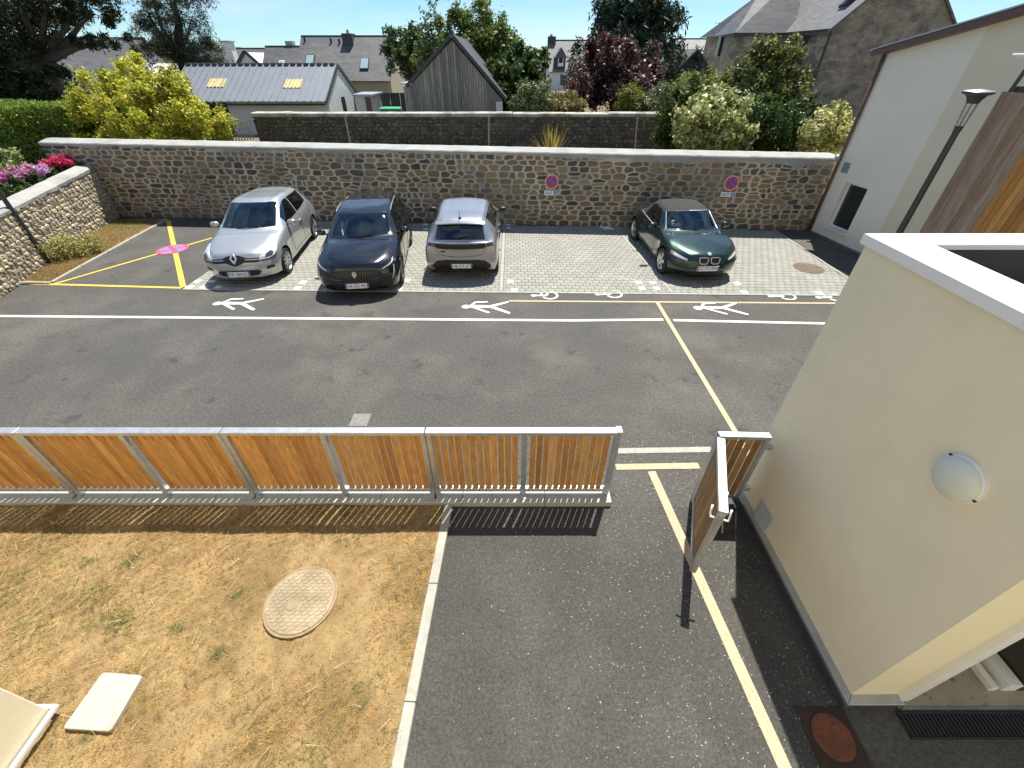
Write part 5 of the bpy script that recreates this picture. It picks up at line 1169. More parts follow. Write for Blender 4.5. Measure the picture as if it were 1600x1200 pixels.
        for k in range(ns):
            Bk = B @ Matrix.Rotation(2 * math.pi * k / ns + .2, 4, 'Z'); q = o.get('spoke_w', .035)
            m_.prism([(.03, -q * .7), (rr * .93, -q), (rr * .93, q), (.03, q * .7)], .045, .078, Bk)
        m_.lathe([(.0, .088), (.045, .086), (.062, .07), (.062, .04)], 16, B); m_.build('rim', o['rim'], hub, local=True)
    for (wx, wz) in wheels:
        for s in (1, -1): wheel_parts(wx, s)
        for s in (1, -1):
            m_ = MB(); pts = [(wx + RA * .99 * math.cos(a), s * (wy + .02), wz + RA * .99 * math.sin(a)) for a in np.linspace(R(-12), R(192), 18)]
            V = [(p[0], s * .45, p[2]) for p in pts] + [(p[0], p[1] + s * .035, p[2]) for p in pts]; n = len(pts)
            m_.add(V, [(k, k + 1, n + k + 1, n + k) for k in range(n - 1)]); m_.build('wheel_well', M_TRIM, t, local=True)
    # underbody and cabin
    x0, x1 = wheels[1][0], wheels[0][0]
    m_ = MB(); m_.box(x0 - .35, x1 + .42, -.52, .52, .17, .42); m_.box(x0 + .40, x1 - .40, -.76, .76, .17, .36); m_.build('underbody', M_TRIM, t, local=True)
    cb = o['cabin']
    m_ = MB(); m_.box(cb['x0'], cb['x1'], -.68, .68, .36, cb['belt'] - .30); m_.build('cabin_floor', M_CABIN, t, local=True)
    m_ = MB(); P = [(cb['x1'] - .42, cb['belt'] - .32), (cb['x1'] + .02, cb['belt'] - .32), (cb['x1'] + .02, cb['belt'] + .0), (cb['x1'] - .16, cb['belt'] + .02), (cb['x1'] - .40, cb['belt'] - .05)]
    m_.loft([Vector((a, -.66, b)) for a, b in P], [Vector((a, .66, b)) for a, b in P]); m_.build('dashboard', M_DASH, t, local=True)
    for s in (1, -1):
        sx = cb['seat']; m_ = MB(); m_.box(sx - .02, sx + .46, s * .36 - .23, s * .36 + .23, .40, .56)
        P = [(sx + .06, .54), (sx - .06, .54), (sx - .22, cb['belt'] + .18), (sx - .12, cb['belt'] + .2)]; m_.loft([Vector((a, s * .36 - .22, b)) for a, b in P], [Vector((a, s * .36 + .22, b)) for a, b in P])
        z0 = cb['belt'] + .21; m_.box(sx - .25, sx - .14, s * .36 - .12, s * .36 + .12, z0, z0 + .17); m_.build('seat', M_CABIN, t, .03, local=True, seg=2)
    if cb.get('rear') is not None:
        sx = cb['rear']; m_ = MB(); m_.box(sx, sx + .4, -.6, .6, .42, .58); P = [(sx + .05, .56), (sx - .07, .56), (sx - .2, cb['belt'] + .15), (sx - .1, cb['belt'] + .17)]; m_.loft([Vector((a, -.6, b)) for a, b in P], [Vector((a, .6, b)) for a, b in P]); m_.build('rear_bench', M_CABIN, t, .03, local=True)
    q = Vector((cb['x1'] - .50, .36, cb['belt'] - .02)); B = Matrix.Translation(q) @ Matrix.Rotation(R(-65), 4, 'Y'); m_ = MB()
    m_.lathe([(.17 + .014 * math.cos(a), .014 * math.sin(a)) for a in np.linspace(0, 2 * math.pi, 7)[:-1]], 24, B, close=True); m_.box(-.165, .165, -.02, .02, -.012, .012, B); m_.lathe([(.0, .03), (.06, .02), (.07, -.02), (0, -.02)], 12, B); m_.build('steering_wheel', M_DASH, t, local=True)
    # mirrors
    mx = o['mirror']
    for s in (1, -1):
        c = Vector((mx[0], s * mx[1], mx[2])); m_ = MB(); prof = [(.0, -.10), (.045, -.085), (.062, -.03), (.062, .05), (.045, .095), (.0, .105)]
        B = Matrix.Translation(c) @ Matrix.Diagonal((1.0, 1., 1., 1)) @ Matrix.Rotation(R(-90) * s, 4, 'X') @ Matrix.Diagonal((1.0, 1.15, 1.0, 1)); m_.lathe(prof, 14, B); mi = m_.build('mirror', o.get('mirror_mat', o['paint']), t, smooth=True, local=True)
        m_ = MB(); m_.bar(c + Vector((0, -s * .18, -.055)), c + Vector((0, -s * .04, -.035)), .05, .03); m_.build('mirror_arm', M_TRIM, mi, local=True)
    # number plates
    def plate(x, z, tilt, txt, face, w=.50, h=.11):
        """face +1 front, -1 rear"""
        B = Matrix.Translation((x, 0, z)) @ Matrix.Rotation(R(90) * face, 4, 'Z') @ Matrix.Rotation(R(90) - tilt, 4, 'X')
        m_ = MB(); m_.box(-w / 2, w / 2, -h / 2, h / 2, -.012, .004, B); p = m_.build('number_plate', M_PLATE, t, .003, local=True)
        for s in (-1, 1):
            m_ = MB(); m_.box(s * (w / 2 - .018) - .015, s * (w / 2 - .018) + .015, -h / 2 + .002, h / 2 - .002, .0042, .0055, B); m_.build('plate_band', M_EU, p, local=True)
        me = text_mesh(txt, .108, .0008); me.materials.append(M_TRIM); xs = [v.co.x for v in me.vertices]; wt = max(xs) - min(xs); me.transform(B @ Matrix.Translation((0, -.002, .0062)) @ Matrix.Diagonal((min(1., (w - .10) / wt), 1, 1, 1))); link('plate_lettering', me, p)
        return B
    ns = dict(t=t, sk=sk, patch=patch, seam=seam, plate=plate, Skin=Skin)
    if o.get('spline_door', True):
        for q in o.get('seams', []): seam(q)
    for q in o.get('handles', []):
        for s in (1, -1):
            c = sk.P(q[0], q[1], .0, s); m_ = MB(); m_.tube([c + Vector((.10, s * .004, 0)), c + Vector((.07, s * .028, .004)), c + Vector((-.07, s * .028, .006)), c + Vector((-.10, s * .004, .004))], .014, 6); m_.build('door_handle', o.get('handle_mat', o['paint']), t, smooth=True, local=True)
    return ns
def hatch(L_f, L_r, wb, Wd, Ht, **k):
    """hatchback station grid; front axle +wb/2, rear -wb/2"""
    fa, ra = wb / 2, -wb / 2; f = fa + L_f; r = ra - L_r; w = Wd / 2; h = Ht; hd = k.get('hood', 0.); cx = k.get('cowl', .78); wx, wz = k.get('top', (0., 0.)); rb = k.get('rear_belt', 1.0)
    sc = w / .865
    g = [
     [(f - .07, 0, .20), (f - .01, 0, .38), (f, 0, .52), (f - .04, 0, .65 + hd), (f - .09, 0, .73 + hd), (f - .14, 0, .775 + hd), (f - .22, 0, .805 + hd)],
     [(f - .11, .42 * sc, .20), (f - .06, .44 * sc, .38), (f - .05, .44 * sc, .52), (f - .09, .44 * sc, .65 + hd), (f - .15, .40 * sc, .75 + hd), (f - .22, .22 * sc, .80 + hd), (f - .32, 0, .835 + hd)],
     [(f - .34, .745 * sc, .20), (f - .30, .785 * sc, .38), (f - .31, .795 * sc, .52), (f - .37, .755 * sc, .69 + hd), (f - .50, .60 * sc, .83 + hd), (f - .52, .31 * sc, .865 + hd), (f - .56, 0, .885 + hd)],
     [(fa, .825 * sc, .22), (fa, .86 * sc, .45), (fa, .865 * sc, .62), (fa, .80 * sc, .81 + hd * .8), (fa - .08, .64 * sc, .92 + hd * .8), (fa - .08, .33 * sc, .945 + hd * .8), (fa - .08, 0, .955 + hd * .8)],
     [(fa - .55, .82 * sc, .2), (fa - .55, .845 * sc, .42), (fa - .55, .85 * sc, .68), (cx - .06, .80 * sc, .905), (cx, .67 * sc, .98), (cx + .13, .35 * sc, .995), (cx + .17, 0, 1.0)],
     [(.1, .82 * sc, .2), (.1, .84 * sc, .42), (.1, .855 * sc, .70), (cx - .68, .815 * sc, .935), (cx - .76 + wx, .585 * sc, h - .075 + wz), (cx - .66 + wx, .30 * sc, h - .03 + wz), (cx - .62 + wx, 0, h - .02 + wz)],
     [(-.4, .82 * sc, .2), (-.4, .84 * sc, .42), (-.4, .855 * sc, .71), (-.42, .815 * sc, .955), (-.45, .575 * sc, h - .045), (-.45, .30 * sc, h - .005), (-.45, 0, h)],
     [(ra + .46, .82 * sc, .2), (ra + .46, .845 * sc, .42), (ra + .42, .86 * sc, .72), (ra + .36, .81 * sc, rb - .01), (ra + .30, .555 * sc, h - .075), (ra + .28, .29 * sc, h - .035), (ra + .28, 0, h - .03)],
     [(ra, .825 * sc, .22), (ra, .862 * sc, .45), (ra, .865 * sc, .70), (ra - .06, .795 * sc, rb + .04), (r + .42, .53 * sc, h - .125), (r + .38, .28 * sc, h - .08), (r + .36, 0, h - .07)],
     [(r + .20, .775 * sc, .26), (r + .15, .83 * sc, .45), (r + .16, .83 * sc, .72), (r + .19, .765 * sc, .92), (r + .14, .60 * sc, rb - .01), (r + .10, .31 * sc, rb), (r + .09, 0, rb)],
     [(r + .12, .70 * sc, .27), (r + .05, .74 * sc, .45), (r + .06, .73 * sc, .67), (r + .085, .69 * sc, .84), (r + .075, .55 * sc, .915), (r + .06, .29 * sc, .93), (r + .05, 0, .935)],
     [(r + .08, .40 * sc, .28), (r + .01, .42 * sc, .45), (r + .02, .40 * sc, .63), (r + .035, .39 * sc, .77), (r + .035, .34 * sc, .82), (r + .03, .19 * sc, .85), (r + .03, 0, .86)],
     [(r + .07, 0, .28), (r, 0, .45), (r + .01, 0, .61), (r + .02, 0, .72), (r + .022, 0, .77), (r + .024, 0, .80), (r + .025, 0, .82)]]
    return g
HSEAM = [[(4.32, .55), (4.30, 2.0), (4.34, 2.95)], [(5.98, .5), (5.98, 2.95)], [(7.2, .55), (7.35, 1.6), (7.72, 2.4), (7.85, 3.0)], [(4.3, .5), (7.2, .5)], [(1.25, 3.75), (2.2, 3.72), (3.2, 3.78), (4.0, 3.9)]]

# --- silver hatchback
w_f, w_r = Vector((-5.64, 10.08, 0)), Vector((-5.94, 12.72, 0)); hd_ = (w_f - w_r).normalized(); mid = (w_f + w_r) / 2; cen = mid + Vector((hd_.y, -hd_.x, 0)) * .79
g = hatch(.80, .66, 2.59, 1.732, 1.45, cowl=.80)
silver = paint('silver_paint', (.46, .47, .485), .62, .33)
C = build_car('hatchback_car', 'silver hatchback with a large diamond badge parked beside the yellow crossed box', cen, math.atan2(hd_.y, hd_.x), g, dict(paint=silver, ws=(4.05, 4.95), sw=[(4.42, 5.9), (6.02, 7.78)], rw=(8.12, 8.9), wheels=[(1.295, .31), (-1.295, .31)], arch=.365, rw_radius=.31, track=.755, spokes=9, rim=M_RIM, spoke_w=.022, cabin=dict(x0=-1.3, x1=.88, belt=.95, seat=.0, rear=-.95), mirror=(.50, .92, 1.0), seams=HSEAM, handles=[(5.78, 2.55)]))
p_, sk_ = C['patch'], C['sk']
p_('headlight', [(1.10, 2.40), (1.7, 2.32), (2.1, 2.50), (2.75, 3.25), (2.45, 3.75), (1.85, 3.75), (1.25, 3.12)], M_LAMP, both=False, off=.008)
p_('headlight_reflector', [(1.10, 2.38), (1.7, 2.30), (2.1, 2.48), (2.35, 2.78), (2.0, 2.68), (1.6, 2.55), (1.14, 2.62)], M_LAMPD, both=False, off=.012)
p_('upper_grille', [(0, 1.9), (.25, 2.05), (.5, 2.45), (1.15, 2.32), (1.2, 2.95), (.6, 3.25), (.35, 3.8), (0, 4.2)], M_TRIM, off=.010, ctr=(.15, 3.1))
p_('headlight_lens', [(1.45, 2.75), (1.85, 2.72), (2.05, 3.0), (1.9, 3.3), (1.6, 3.2)], M_LAMPD, both=False, off=.012)
p_('chrome_strip', [(.55, 2.85), (1.14, 2.70), (1.14, 2.78), (.56, 2.95)], M_CHROME, off=.016, both=False)
p_('lower_grille', [(0, .35), (.9, .4), (1.15, .75), (.95, 1.1), (0, 1.15)], M_TRIM, off=.008)
p_('fog_recess', [(1.38, .95), (1.85, 1.05), (1.8, 1.5), (1.45, 1.45)], M_TRIM, off=.008, both=False)
p_('chin', [(0, .05), (1.2, .05), (1.5, .3), (1.2, .32), (0, .3)], silver, off=.012)
p_('tail_light', [(8.95, 2.2), (10.1, 2.4), (10.2, 3.1), (9.1, 3.2)], M_LAMPR, both=False)
c = sk_.P(0, 3.2, .03); B = Matrix.Translation(c) @ Matrix.Rotation(R(90), 4, 'Z') @ Matrix.Rotation(R(70), 4, 'X'); m_ = MB()
for a, b in (((0, .105), (.062, 0)), ((.062, 0), (0, -.105)), ((0, -.105), (-.062, 0)), ((-.062, 0), (0, .105))): m_.prism(capsule(a, b, .032, n=3), 0, .012, B)
m_.build('badge', M_CHROME, C['t'], local=True)
C['plate'](2.125, .33, R(8), 'EW-500-ED', 1)
C['plate'](-1.975, .62, R(-8), 'EW-500-ED', -1)
m_ = MB(); c = sk_.P(8.0, 6); m_.tube([c, c + Vector((-.10, 0, .16))], .007, 6); m_.build('aerial', M_TRIM, C['t'], local=True)
m_ = MB(); a = sk_.P(4.08, 5.3, .02, -1); b = sk_.P(4.10, 5.2, .022, 1); m_.tube([a, sk_.P(4.06, 6, .03), b], .011, 5); m_.build('wiper', M_TRIM, C['t'], local=True)
for z_, c_ in ((4.22, M_PLATE),):
    q = sk_.P(4.30, 4.55, -.012, -1); m_ = MB(); m_.box(q.x - .05, q.x + .05, q.y - .045, q.y + .045, q.z - .06, q.z - .055, None); m_.build('parking_disc', M_PLATE, C['t'], local=True)

# --- black hatchback
w_f, w_r = Vector((-2.68, 9.56, 0)), Vector((-2.98, 12.15, 0)); hd_ = (w_f - w_r).normalized(); mid = (w_f + w_r) / 2; cen = mid + Vector((hd_.y, -hd_.x, 0)) * .83
g = hatch(.87, .80, 2.675, 1.852, 1.44, cowl=.84, hood=.03, top=(.13, -.055))
black = paint('black_blue_paint', (.005, .0055, .0085), .3, .22)
C = build_car('hatchback_car', 'black hatchback with blue card behind the windscreen next to the silver car', cen, math.atan2(hd_.y, hd_.x), g, dict(paint=black, ws=(4.05, 4.95), sw=[(4.42, 5.9), (6.02, 7.78)], rw=(8.12, 8.9), wheels=[(1.3375, .325), (-1.3375, .325)], arch=.375, rw_radius=.325, track=.80, spokes=5, rim=M_RIMD, spoke_w=.05, cabin=dict(x0=-1.3, x1=.92, belt=.95, seat=.0, rear=-1.0), mirror=(.55, .97, 1.0), seams=HSEAM, handles=[(5.7, 2.6), (7.1, 2.6)]))
p_, sk_ = C['patch'], C['sk']
p_('headlight', [(1.05, 2.55), (1.6, 2.80), (2.15, 3.10), (2.2, 3.35), (1.7, 3.20), (1.1, 2.8)], M_LAMPD, both=False, off=.008)
p_('headlight_strip', [(1.3, 2.74), (1.6, 2.9), (2.05, 3.14), (2.05, 3.20), (1.6, 3.0), (1.3, 2.84)], M_LAMP, both=False, off=.013)
p_('daytime_light', [(1.66, 1.2), (1.70, 1.2), (1.93, 2.75), (1.88, 2.78)], M_LAMP, both=False, off=.008)
p_('front_grille', [(0, 1.5), (.6, 1.6), (1.05, 2.35), (1.1, 2.75), (.6, 3.0), (0, 3.05)], M_TRIM, off=.008)
for k in range(8):                                   # bright ticks of the grille fan
    u0 = .24 + k * .105; p_('grille_tick', [(u0 + .02, 1.75 + k * .06), (u0 + .045, 1.75 + k * .06), (u0 + .10, 2.75 - k * .01), (u0 + .07, 2.75 - k * .01)], M_RIMD, off=.012, rings=1, both=False)
p_('lower_intake', [(0, .25), (1.1, .3), (1.2, .9), (0, .95)], M_TRIM, off=.008)
m_ = MB(); c = sk_.P(0, 2.45, .022); B = Matrix.Translation(c) @ Matrix.Rotation(R(90), 4, 'Z') @ Matrix.Rotation(R(80), 4, 'X'); m_.prism([(-.06, .07), (.06, .07), (.065, -.01), (.03, -.07), (0, -.085), (-.03, -.07), (-.065, -.01)], 0, .008, B); bd_ = m_.build('badge', M_RIMD, C['t'], local=True)
m_ = MB()
for a, b, w in (((-.01, .045), (.025, .035), .03), ((.02, .035), (.03, .0), .028), ((-.01, .045), (-.035, .0), .035), ((-.035, 0), (-.01, -.06), .022), ((.028, 0), (.01, -.04), .02), ((-.03, .015), (.01, -.005), .02)): m_.prism(capsule(a, b, w, n=4), .0085, .013, B)
m_.build('lion_emblem', M_CHROME, bd_, local=True)
C['plate'](2.215, .34, R(6), 'HA-551-ML', 1); C['plate'](-2.13, .62, R(-8), 'HA-551-ML', -1)
m_ = MB(); q = sk_.P(4.16, 4.75, -.03, -1); m_.box(q.x - .08, q.x + .08, q.y - .10, q.y + .08, q.z - .03, q.z - .02); m_.build('blue_card', mat('blue_card', (.02, .30, .62), .5, var=.05), C['t'], local=True)
m_ = MB(); m_.tube([sk_.P(4.08, 5.3, .02, -1), sk_.P(4.06, 6, .03), sk_.P(4.1, 5.2, .022, 1)], .011, 5); m_.build('wiper', M_TRIM, C['t'], local=True)
m_ = MB(); c = sk_.P(8.0, 6); m_.loft([c + Vector(q) for q in ((.08, -.02, -.01), (.08, .02, -.01), (-.08, .03, -.01), (-.08, -.03, -.01))], [c + Vector(q) for q in ((-.05, -.005, .05), (-.05, .005, .05), (-.08, .006, .055), (-.08, -.006, .055))]); m_.build('aerial', M_RIMD, C['t'], local=True)
C['seam']([(5.3, 3.88), (6.2, 3.9), (7.4, 3.9)], .014, M_CHROME, 'window_trim', off=.004)

# --- grey hatchback, tail towards us
g = hatch(.78, .72, 2.54, 1.745, 1.43, cowl=.74, rear_belt=.97)
grey = paint('grey_paint', (.40, .40, .415), .72, .30)
C = build_car('hatchback_car', 'grey hatchback showing its tail with black band between the lamps', (-1.21, 11.52), R(90.5), g, dict(paint=grey, ws=(4.05, 4.95), sw=[(4.42, 5.9), (6.02, 7.6)], rw=(8.14, 8.95), wheels=[(1.27, .31), (-1.27, .31)], arch=.365, rw_radius=.31, track=.76, spokes=5, rim=M_RIMD, spoke_w=.05, cabin=dict(x0=-1.2, x1=.82, belt=.95, seat=.0, rear=-.95), mirror=(.50, .95, 1.0), mirror_mat=M_TRIM, seams=HSEAM, handles=[(5.7, 2.6), (7.0, 2.6)]))
p_, sk_ = C['patch'], C['sk']
p_('tail_light', [(9.25, 3.05), (9.75, 2.85), (10.25, 3.15), (10.3, 3.8), (10.0, 4.1), (9.45, 3.6)], M_LAMPD, both=False, off=.010)
p_('lamp_claw', [(9.45, 3.1), (9.55, 3.06), (10.1, 3.55), (10.0, 3.62)], M_LAMPR, both=False, off=.014)
m_ = MB()
bandV = []
for k in range(15):
    y = -.60 + 1.2 * k / 14; xx = -2.005 + .085 * (abs(y) / .6) ** 2.2
    bandV.append([(xx, y, .80), (xx - .006, y, .855), (xx + .0, y, .915), (xx + .05, y, .915), (xx + .05, y, .80)])
for a, b in zip(bandV[:-1], bandV[1:]): m_.loft([Vector(p) for p in a], [Vector(p) for p in b])
m_.build('tail_band', M_TRIM, C['t'], local=True)
p_('rear_diffuser', [(10.35, .15), (11.2, .05), (12, .05), (12, 1.55), (11.2, 1.55), (10.6, 1.4), (10.2, .75)], M_TRIM, off=.012, ctr=(11.4, .42))
p_('red_reflector', [(10.35, .35), (10.5, .32), (10.52, .5), (10.4, .52)], M_LAMPR, off=.018, both=False, rings=1)
C['seam']([(9.55, 4.0), (10.3, 3.2), (10.75, 2.2), (11.3, 2.05), (12, 2.0)], .010)
C['plate'](-2.005, .40, R(-6), 'HB-273-ZT', -1); C['plate'](2.055, .33, R(8), 'HB-273-ZT', 1)
m_ = MB()                                            # roof spoiler over the rear window
sp_ = []
for k in range(13):
    y = -.56 + 1.12 * k / 12; f = 1 - abs(y / .56) ** 3 * .3; sp_.append([(-1.60, y, 1.352 - .035 * (abs(y) / .56) ** 2), (-1.60 - .17 * f, y, 1.322 - .04 * (abs(y) / .56) ** 2), (-1.60 - .17 * f, y, 1.302 - .04 * (abs(y) / .56) ** 2), (-1.60, y, 1.31 - .035 * (abs(y) / .56) ** 2)])
for a, b in zip(sp_[:-1], sp_[1:]): m_.loft([Vector(p) for p in a], [Vector(p) for p in b])
m_.build('roof_spoiler', grey, C['t'], local=True)
m_ = MB(); c = sk_.P(7.9, 6); m_.lathe([(.04, -.01), (.03, .03), (.0, .045)], 10, Matrix.Translation(c)); m_.tube([c + Vector((0, 0, .03)), c + Vector((-.14, 0, .20))], .006, 5); m_.build('aerial', M_TRIM, C['t'], local=True)
m_ = MB(); c = sk_.P(8.86, 6, .02); m_.tube([c + Vector((0, .06, .02)), c + Vector((.02, -.10, .05)), c + Vector((.05, -.34, .04))], [.028, .022, .012], 6); m_.build('wiper', M_TRIM, C['t'], local=True)
m_ = MB(); m_.box(-2.000, -1.985, .36, .47, .735, .752); m_.build('model_badge', M_TRIM, C['t'], local=True)

# --- green roadster
w_f, w_r = Vector((3.76, 10.10, 0)), Vector((3.66, 12.53, 0)); hd_ = (w_f - w_r).normalized(); mid = (w_f + w_r) / 2; cen = mid - Vector((hd_.y, -hd_.x, 0)) * .79
f = 1.223 + .745; r = -1.223 - .81
g = [
 [(f - .06, 0, .18), (f, 0, .34), (f - .01, 0, .46), (f - .03, 0, .55), (f - .05, 0, .61), (f - .08, 0, .65), (f - .13, 0, .685)],
 [(f - .11, .42, .18), (f - .05, .44, .34), (f - .06, .44, .46), (f - .09, .44, .56), (f - .15, .40, .655), (f - .18, .22, .70), (f - .25, 0, .725)],
 [(f - .36, .73, .18), (f - .31, .785, .34), (f - .33, .795, .48), (f - .39, .76, .65), (f - .46, .58, .755), (f - .50, .30, .785), (f - .53, 0, .795)],
 [(1.223, .80, .2), (1.223, .865, .42), (1.223, .868, .58), (1.2, .80, .785), (1.12, .63, .845), (1.1, .32, .865), (1.1, 0, .875)],
 [(.68, .80, .2), (.68, .82, .42), (.66, .83, .62), (.66, .79, .825), (.64, .67, .885), (.76, .35, .905), (.80, 0, .91)],
 [(.15, .8, .2), (.15, .82, .4), (.15, .83, .63), (.12, .79, .84), (.12, .57, 1.18), (.20, .30, 1.215), (.22, 0, 1.22)],
 [(-.3, .8, .2), (-.3, .82, .4), (-.3, .83, .64), (-.3, .79, .85), (-.28, .555, 1.22), (-.28, .30, 1.26), (-.28, 0, 1.265)],
 [(-.80, .8, .2), (-.80, .83, .42), (-.80, .845, .65), (-.74, .79, .86), (-.72, .54, 1.20), (-.78, .29, 1.24), (-.80, 0, 1.25)],
 [(-1.223, .80, .22), (-1.223, .875, .45), (-1.223, .878, .66), (-1.13, .785, .87), (-1.17, .56, .925), (-1.24, .30, .94), (-1.27, 0, .945)],
 [(-1.66, .75, .24), (-1.72, .80, .44), (-1.72, .80, .64), (-1.70, .72, .83), (-1.70, .50, .885), (-1.72, .28, .90), (-1.73, 0, .905)],
 [(r + .14, .64, .26), (r + .07, .70, .44), (r + .08, .68, .62), (r + .10, .62, .78), (r + .09, .45, .84), (r + .085, .25, .86), (r + .08, 0, .865)],
 [(r + .08, .38, .26), (r + .01, .42, .44), (r + .02, .40, .58), (r + .04, .37, .72), (r + .04, .30, .78), (r + .035, .16, .81), (r + .03, 0, .82)],
 [(r + .07, 0, .26), (r, 0, .44), (r + .01, 0, .58), (r + .02, 0, .70), (r + .025, 0, .74), (r + .025, 0, .77), (r + .025, 0, .79)]]
green = paint('green_paint', (.006, .028, .022), .55, .25)
soft = mat('soft_top_cloth', (.022, .021, .022), .9, var=.15, vs=8., bump=.15, bs=120.)
C = build_car('roadster_car', 'dark green two seat roadster with closed black soft top and twin kidney grille', cen, math.atan2(hd_.y, hd_.x), g, dict(paint=green, ws=(4.06, 4.93), sw=[(4.40, 6.9)], rw=(7.25, 7.75), rear_glass=GL_S, top=lambda u, v: (5.02 < u < 8.0 and v > 3.92) or (6.9 < u < 8.0 and v > 3.05), top_mat=soft, wheels=[(1.223, .312), (-1.223, .312)], arch=.36, rw_radius=.312, track=.765, spokes=5, rim=M_RIM, spoke_w=.045, cabin=dict(x0=-.9, x1=.68, belt=.86, seat=-.30), mirror=(.44, .93, .93), seams=[[(4.45, .55), (4.42, 2.0), (4.5, 2.95)], [(6.9, .55), (6.95, 1.8), (6.9, 2.95)], [(4.45, .5), (6.9, .5)], [(.9, 4.1), (1.6, 4.0), (2.6, 3.95), (3.4, 3.95), (4.0, 3.95)]], handles=[(6.5, 2.6)]))
p_, sk_ = C['patch'], C['sk']
p_('headlight', [(1.1, 2.85), (1.5, 2.80), (1.9, 2.80), (1.95, 3.2), (1.55, 3.25), (1.15, 3.2)], M_LAMP, both=False, off=.007)
p_('turn_signal', [(1.92, 2.78), (2.15, 2.78), (2.18, 3.15), (1.97, 3.2)], M_LAMPA, both=False, off=.008, rings=1)
for s in (1, -1):                                    # twin kidneys
    c = sk_.P(.14, 3.3, .004, 1); B = Matrix.Translation((c.x + .015, s * .135, .575)) @ Matrix.Rotation(R(90), 4, 'Z') @ Matrix.Rotation(R(68), 4, 'X')
    K = [(s * -.115 * q if False else q, z) for q, z in ((-.105, .045), (-.075, .07), (.075, .07), (.105, .045), (.095, -.035), (.06, -.07), (-.06, -.07), (-.095, -.035))]
    m_ = MB(); m_.prism(K, -.04, .004, B); kd = m_.build('kidney_grille', M_TRIM, C['t'], local=True); m_ = MB()
    for a, b in zip(K, K[1:] + K[:1]): m_.prism(capsule(a, b, .022, n=4), .001, .016, B)
    m_.build('chrome_ring', M_CHROME, kd, local=True)
B = Matrix.Translation((f - .115, 0, .705)) @ Matrix.Rotation(R(90), 4, 'Z') @ Matrix.Rotation(R(35), 4, 'X'); m_ = MB(); m_.lathe([(.0, .012), (.042, .01), (.044, -.01)], 20, B); rd = m_.build('badge', M_CHROME, C['t'], local=True)
for k in range(4):
    m_ = MB(); P = [(0, 0)] + [(.03 * math.cos(a), .03 * math.sin(a)) for a in np.linspace(R(90 * k), R(90 * k + 90), 6)]; m_.prism(P, .0122, .0135, B); m_.build('badge_quarter', M_SIGNW if k % 2 else M_BLUE, rd, local=True)
p_('bumper_intake', [(0, .3), (.9, .35), (1.05, .8), (0, .8)], M_TRIM, off=.006)
p_('bumper_strip', [(.55, 1.9), (1.5, 1.95), (2.1, 2.05), (2.1, 2.2), (1.5, 2.12), (.55, 2.05)], green, off=.014, both=False)
p_('side_gill', [(3.55, 1.9), (3.85, 1.9), (3.85, 2.25), (3.55, 2.25)], M_CHROME, both=False, rings=1)
C['plate'](f + .012, .40, R(5), 'DZ-773-WW', 1, .52, .115); C['plate'](r - .005, .5, R(-6), 'DZ-773-WW', -1)
C['seam']([(4.03, 4.1), (4.95, 4.08), (4.97, 5.0), (4.97, 6.0)], .022, M_FLASH, 'windscreen_frame', off=.004)
C['seam']([(4.02, 4.1), (4.02, 5.0), (4.02, 6.0)], .018, M_TRIM, 'cowl_trim', off=.004)
C['seam']([(5.2, 3.02), (6.2, 3.04), (6.95, 3.05), (7.6, 3.1)], .016, M_CHROME, 'belt_trim', off=.004)
m_ = MB(); m_.tube([sk_.P(4.08, 5.2, .02, -1), sk_.P(4.06, 6, .03), sk_.P(4.1, 4.9, .022, 1)], .011, 5); m_.build('wiper', M_TRIM, C['t'], local=True)
q = sk_.P(4.30, 4.5, -.012, -1); m_ = MB()
for k in range(2): m_.box(q.x - .002 - .05 * k, q.x + .002 - .05 * k, q.y + .0, q.y + .07, q.z - .03 + k * .07, q.z + .03 + k * .07)
m_.build('windscreen_sticker', M_PLATE, C['t'], local=True)
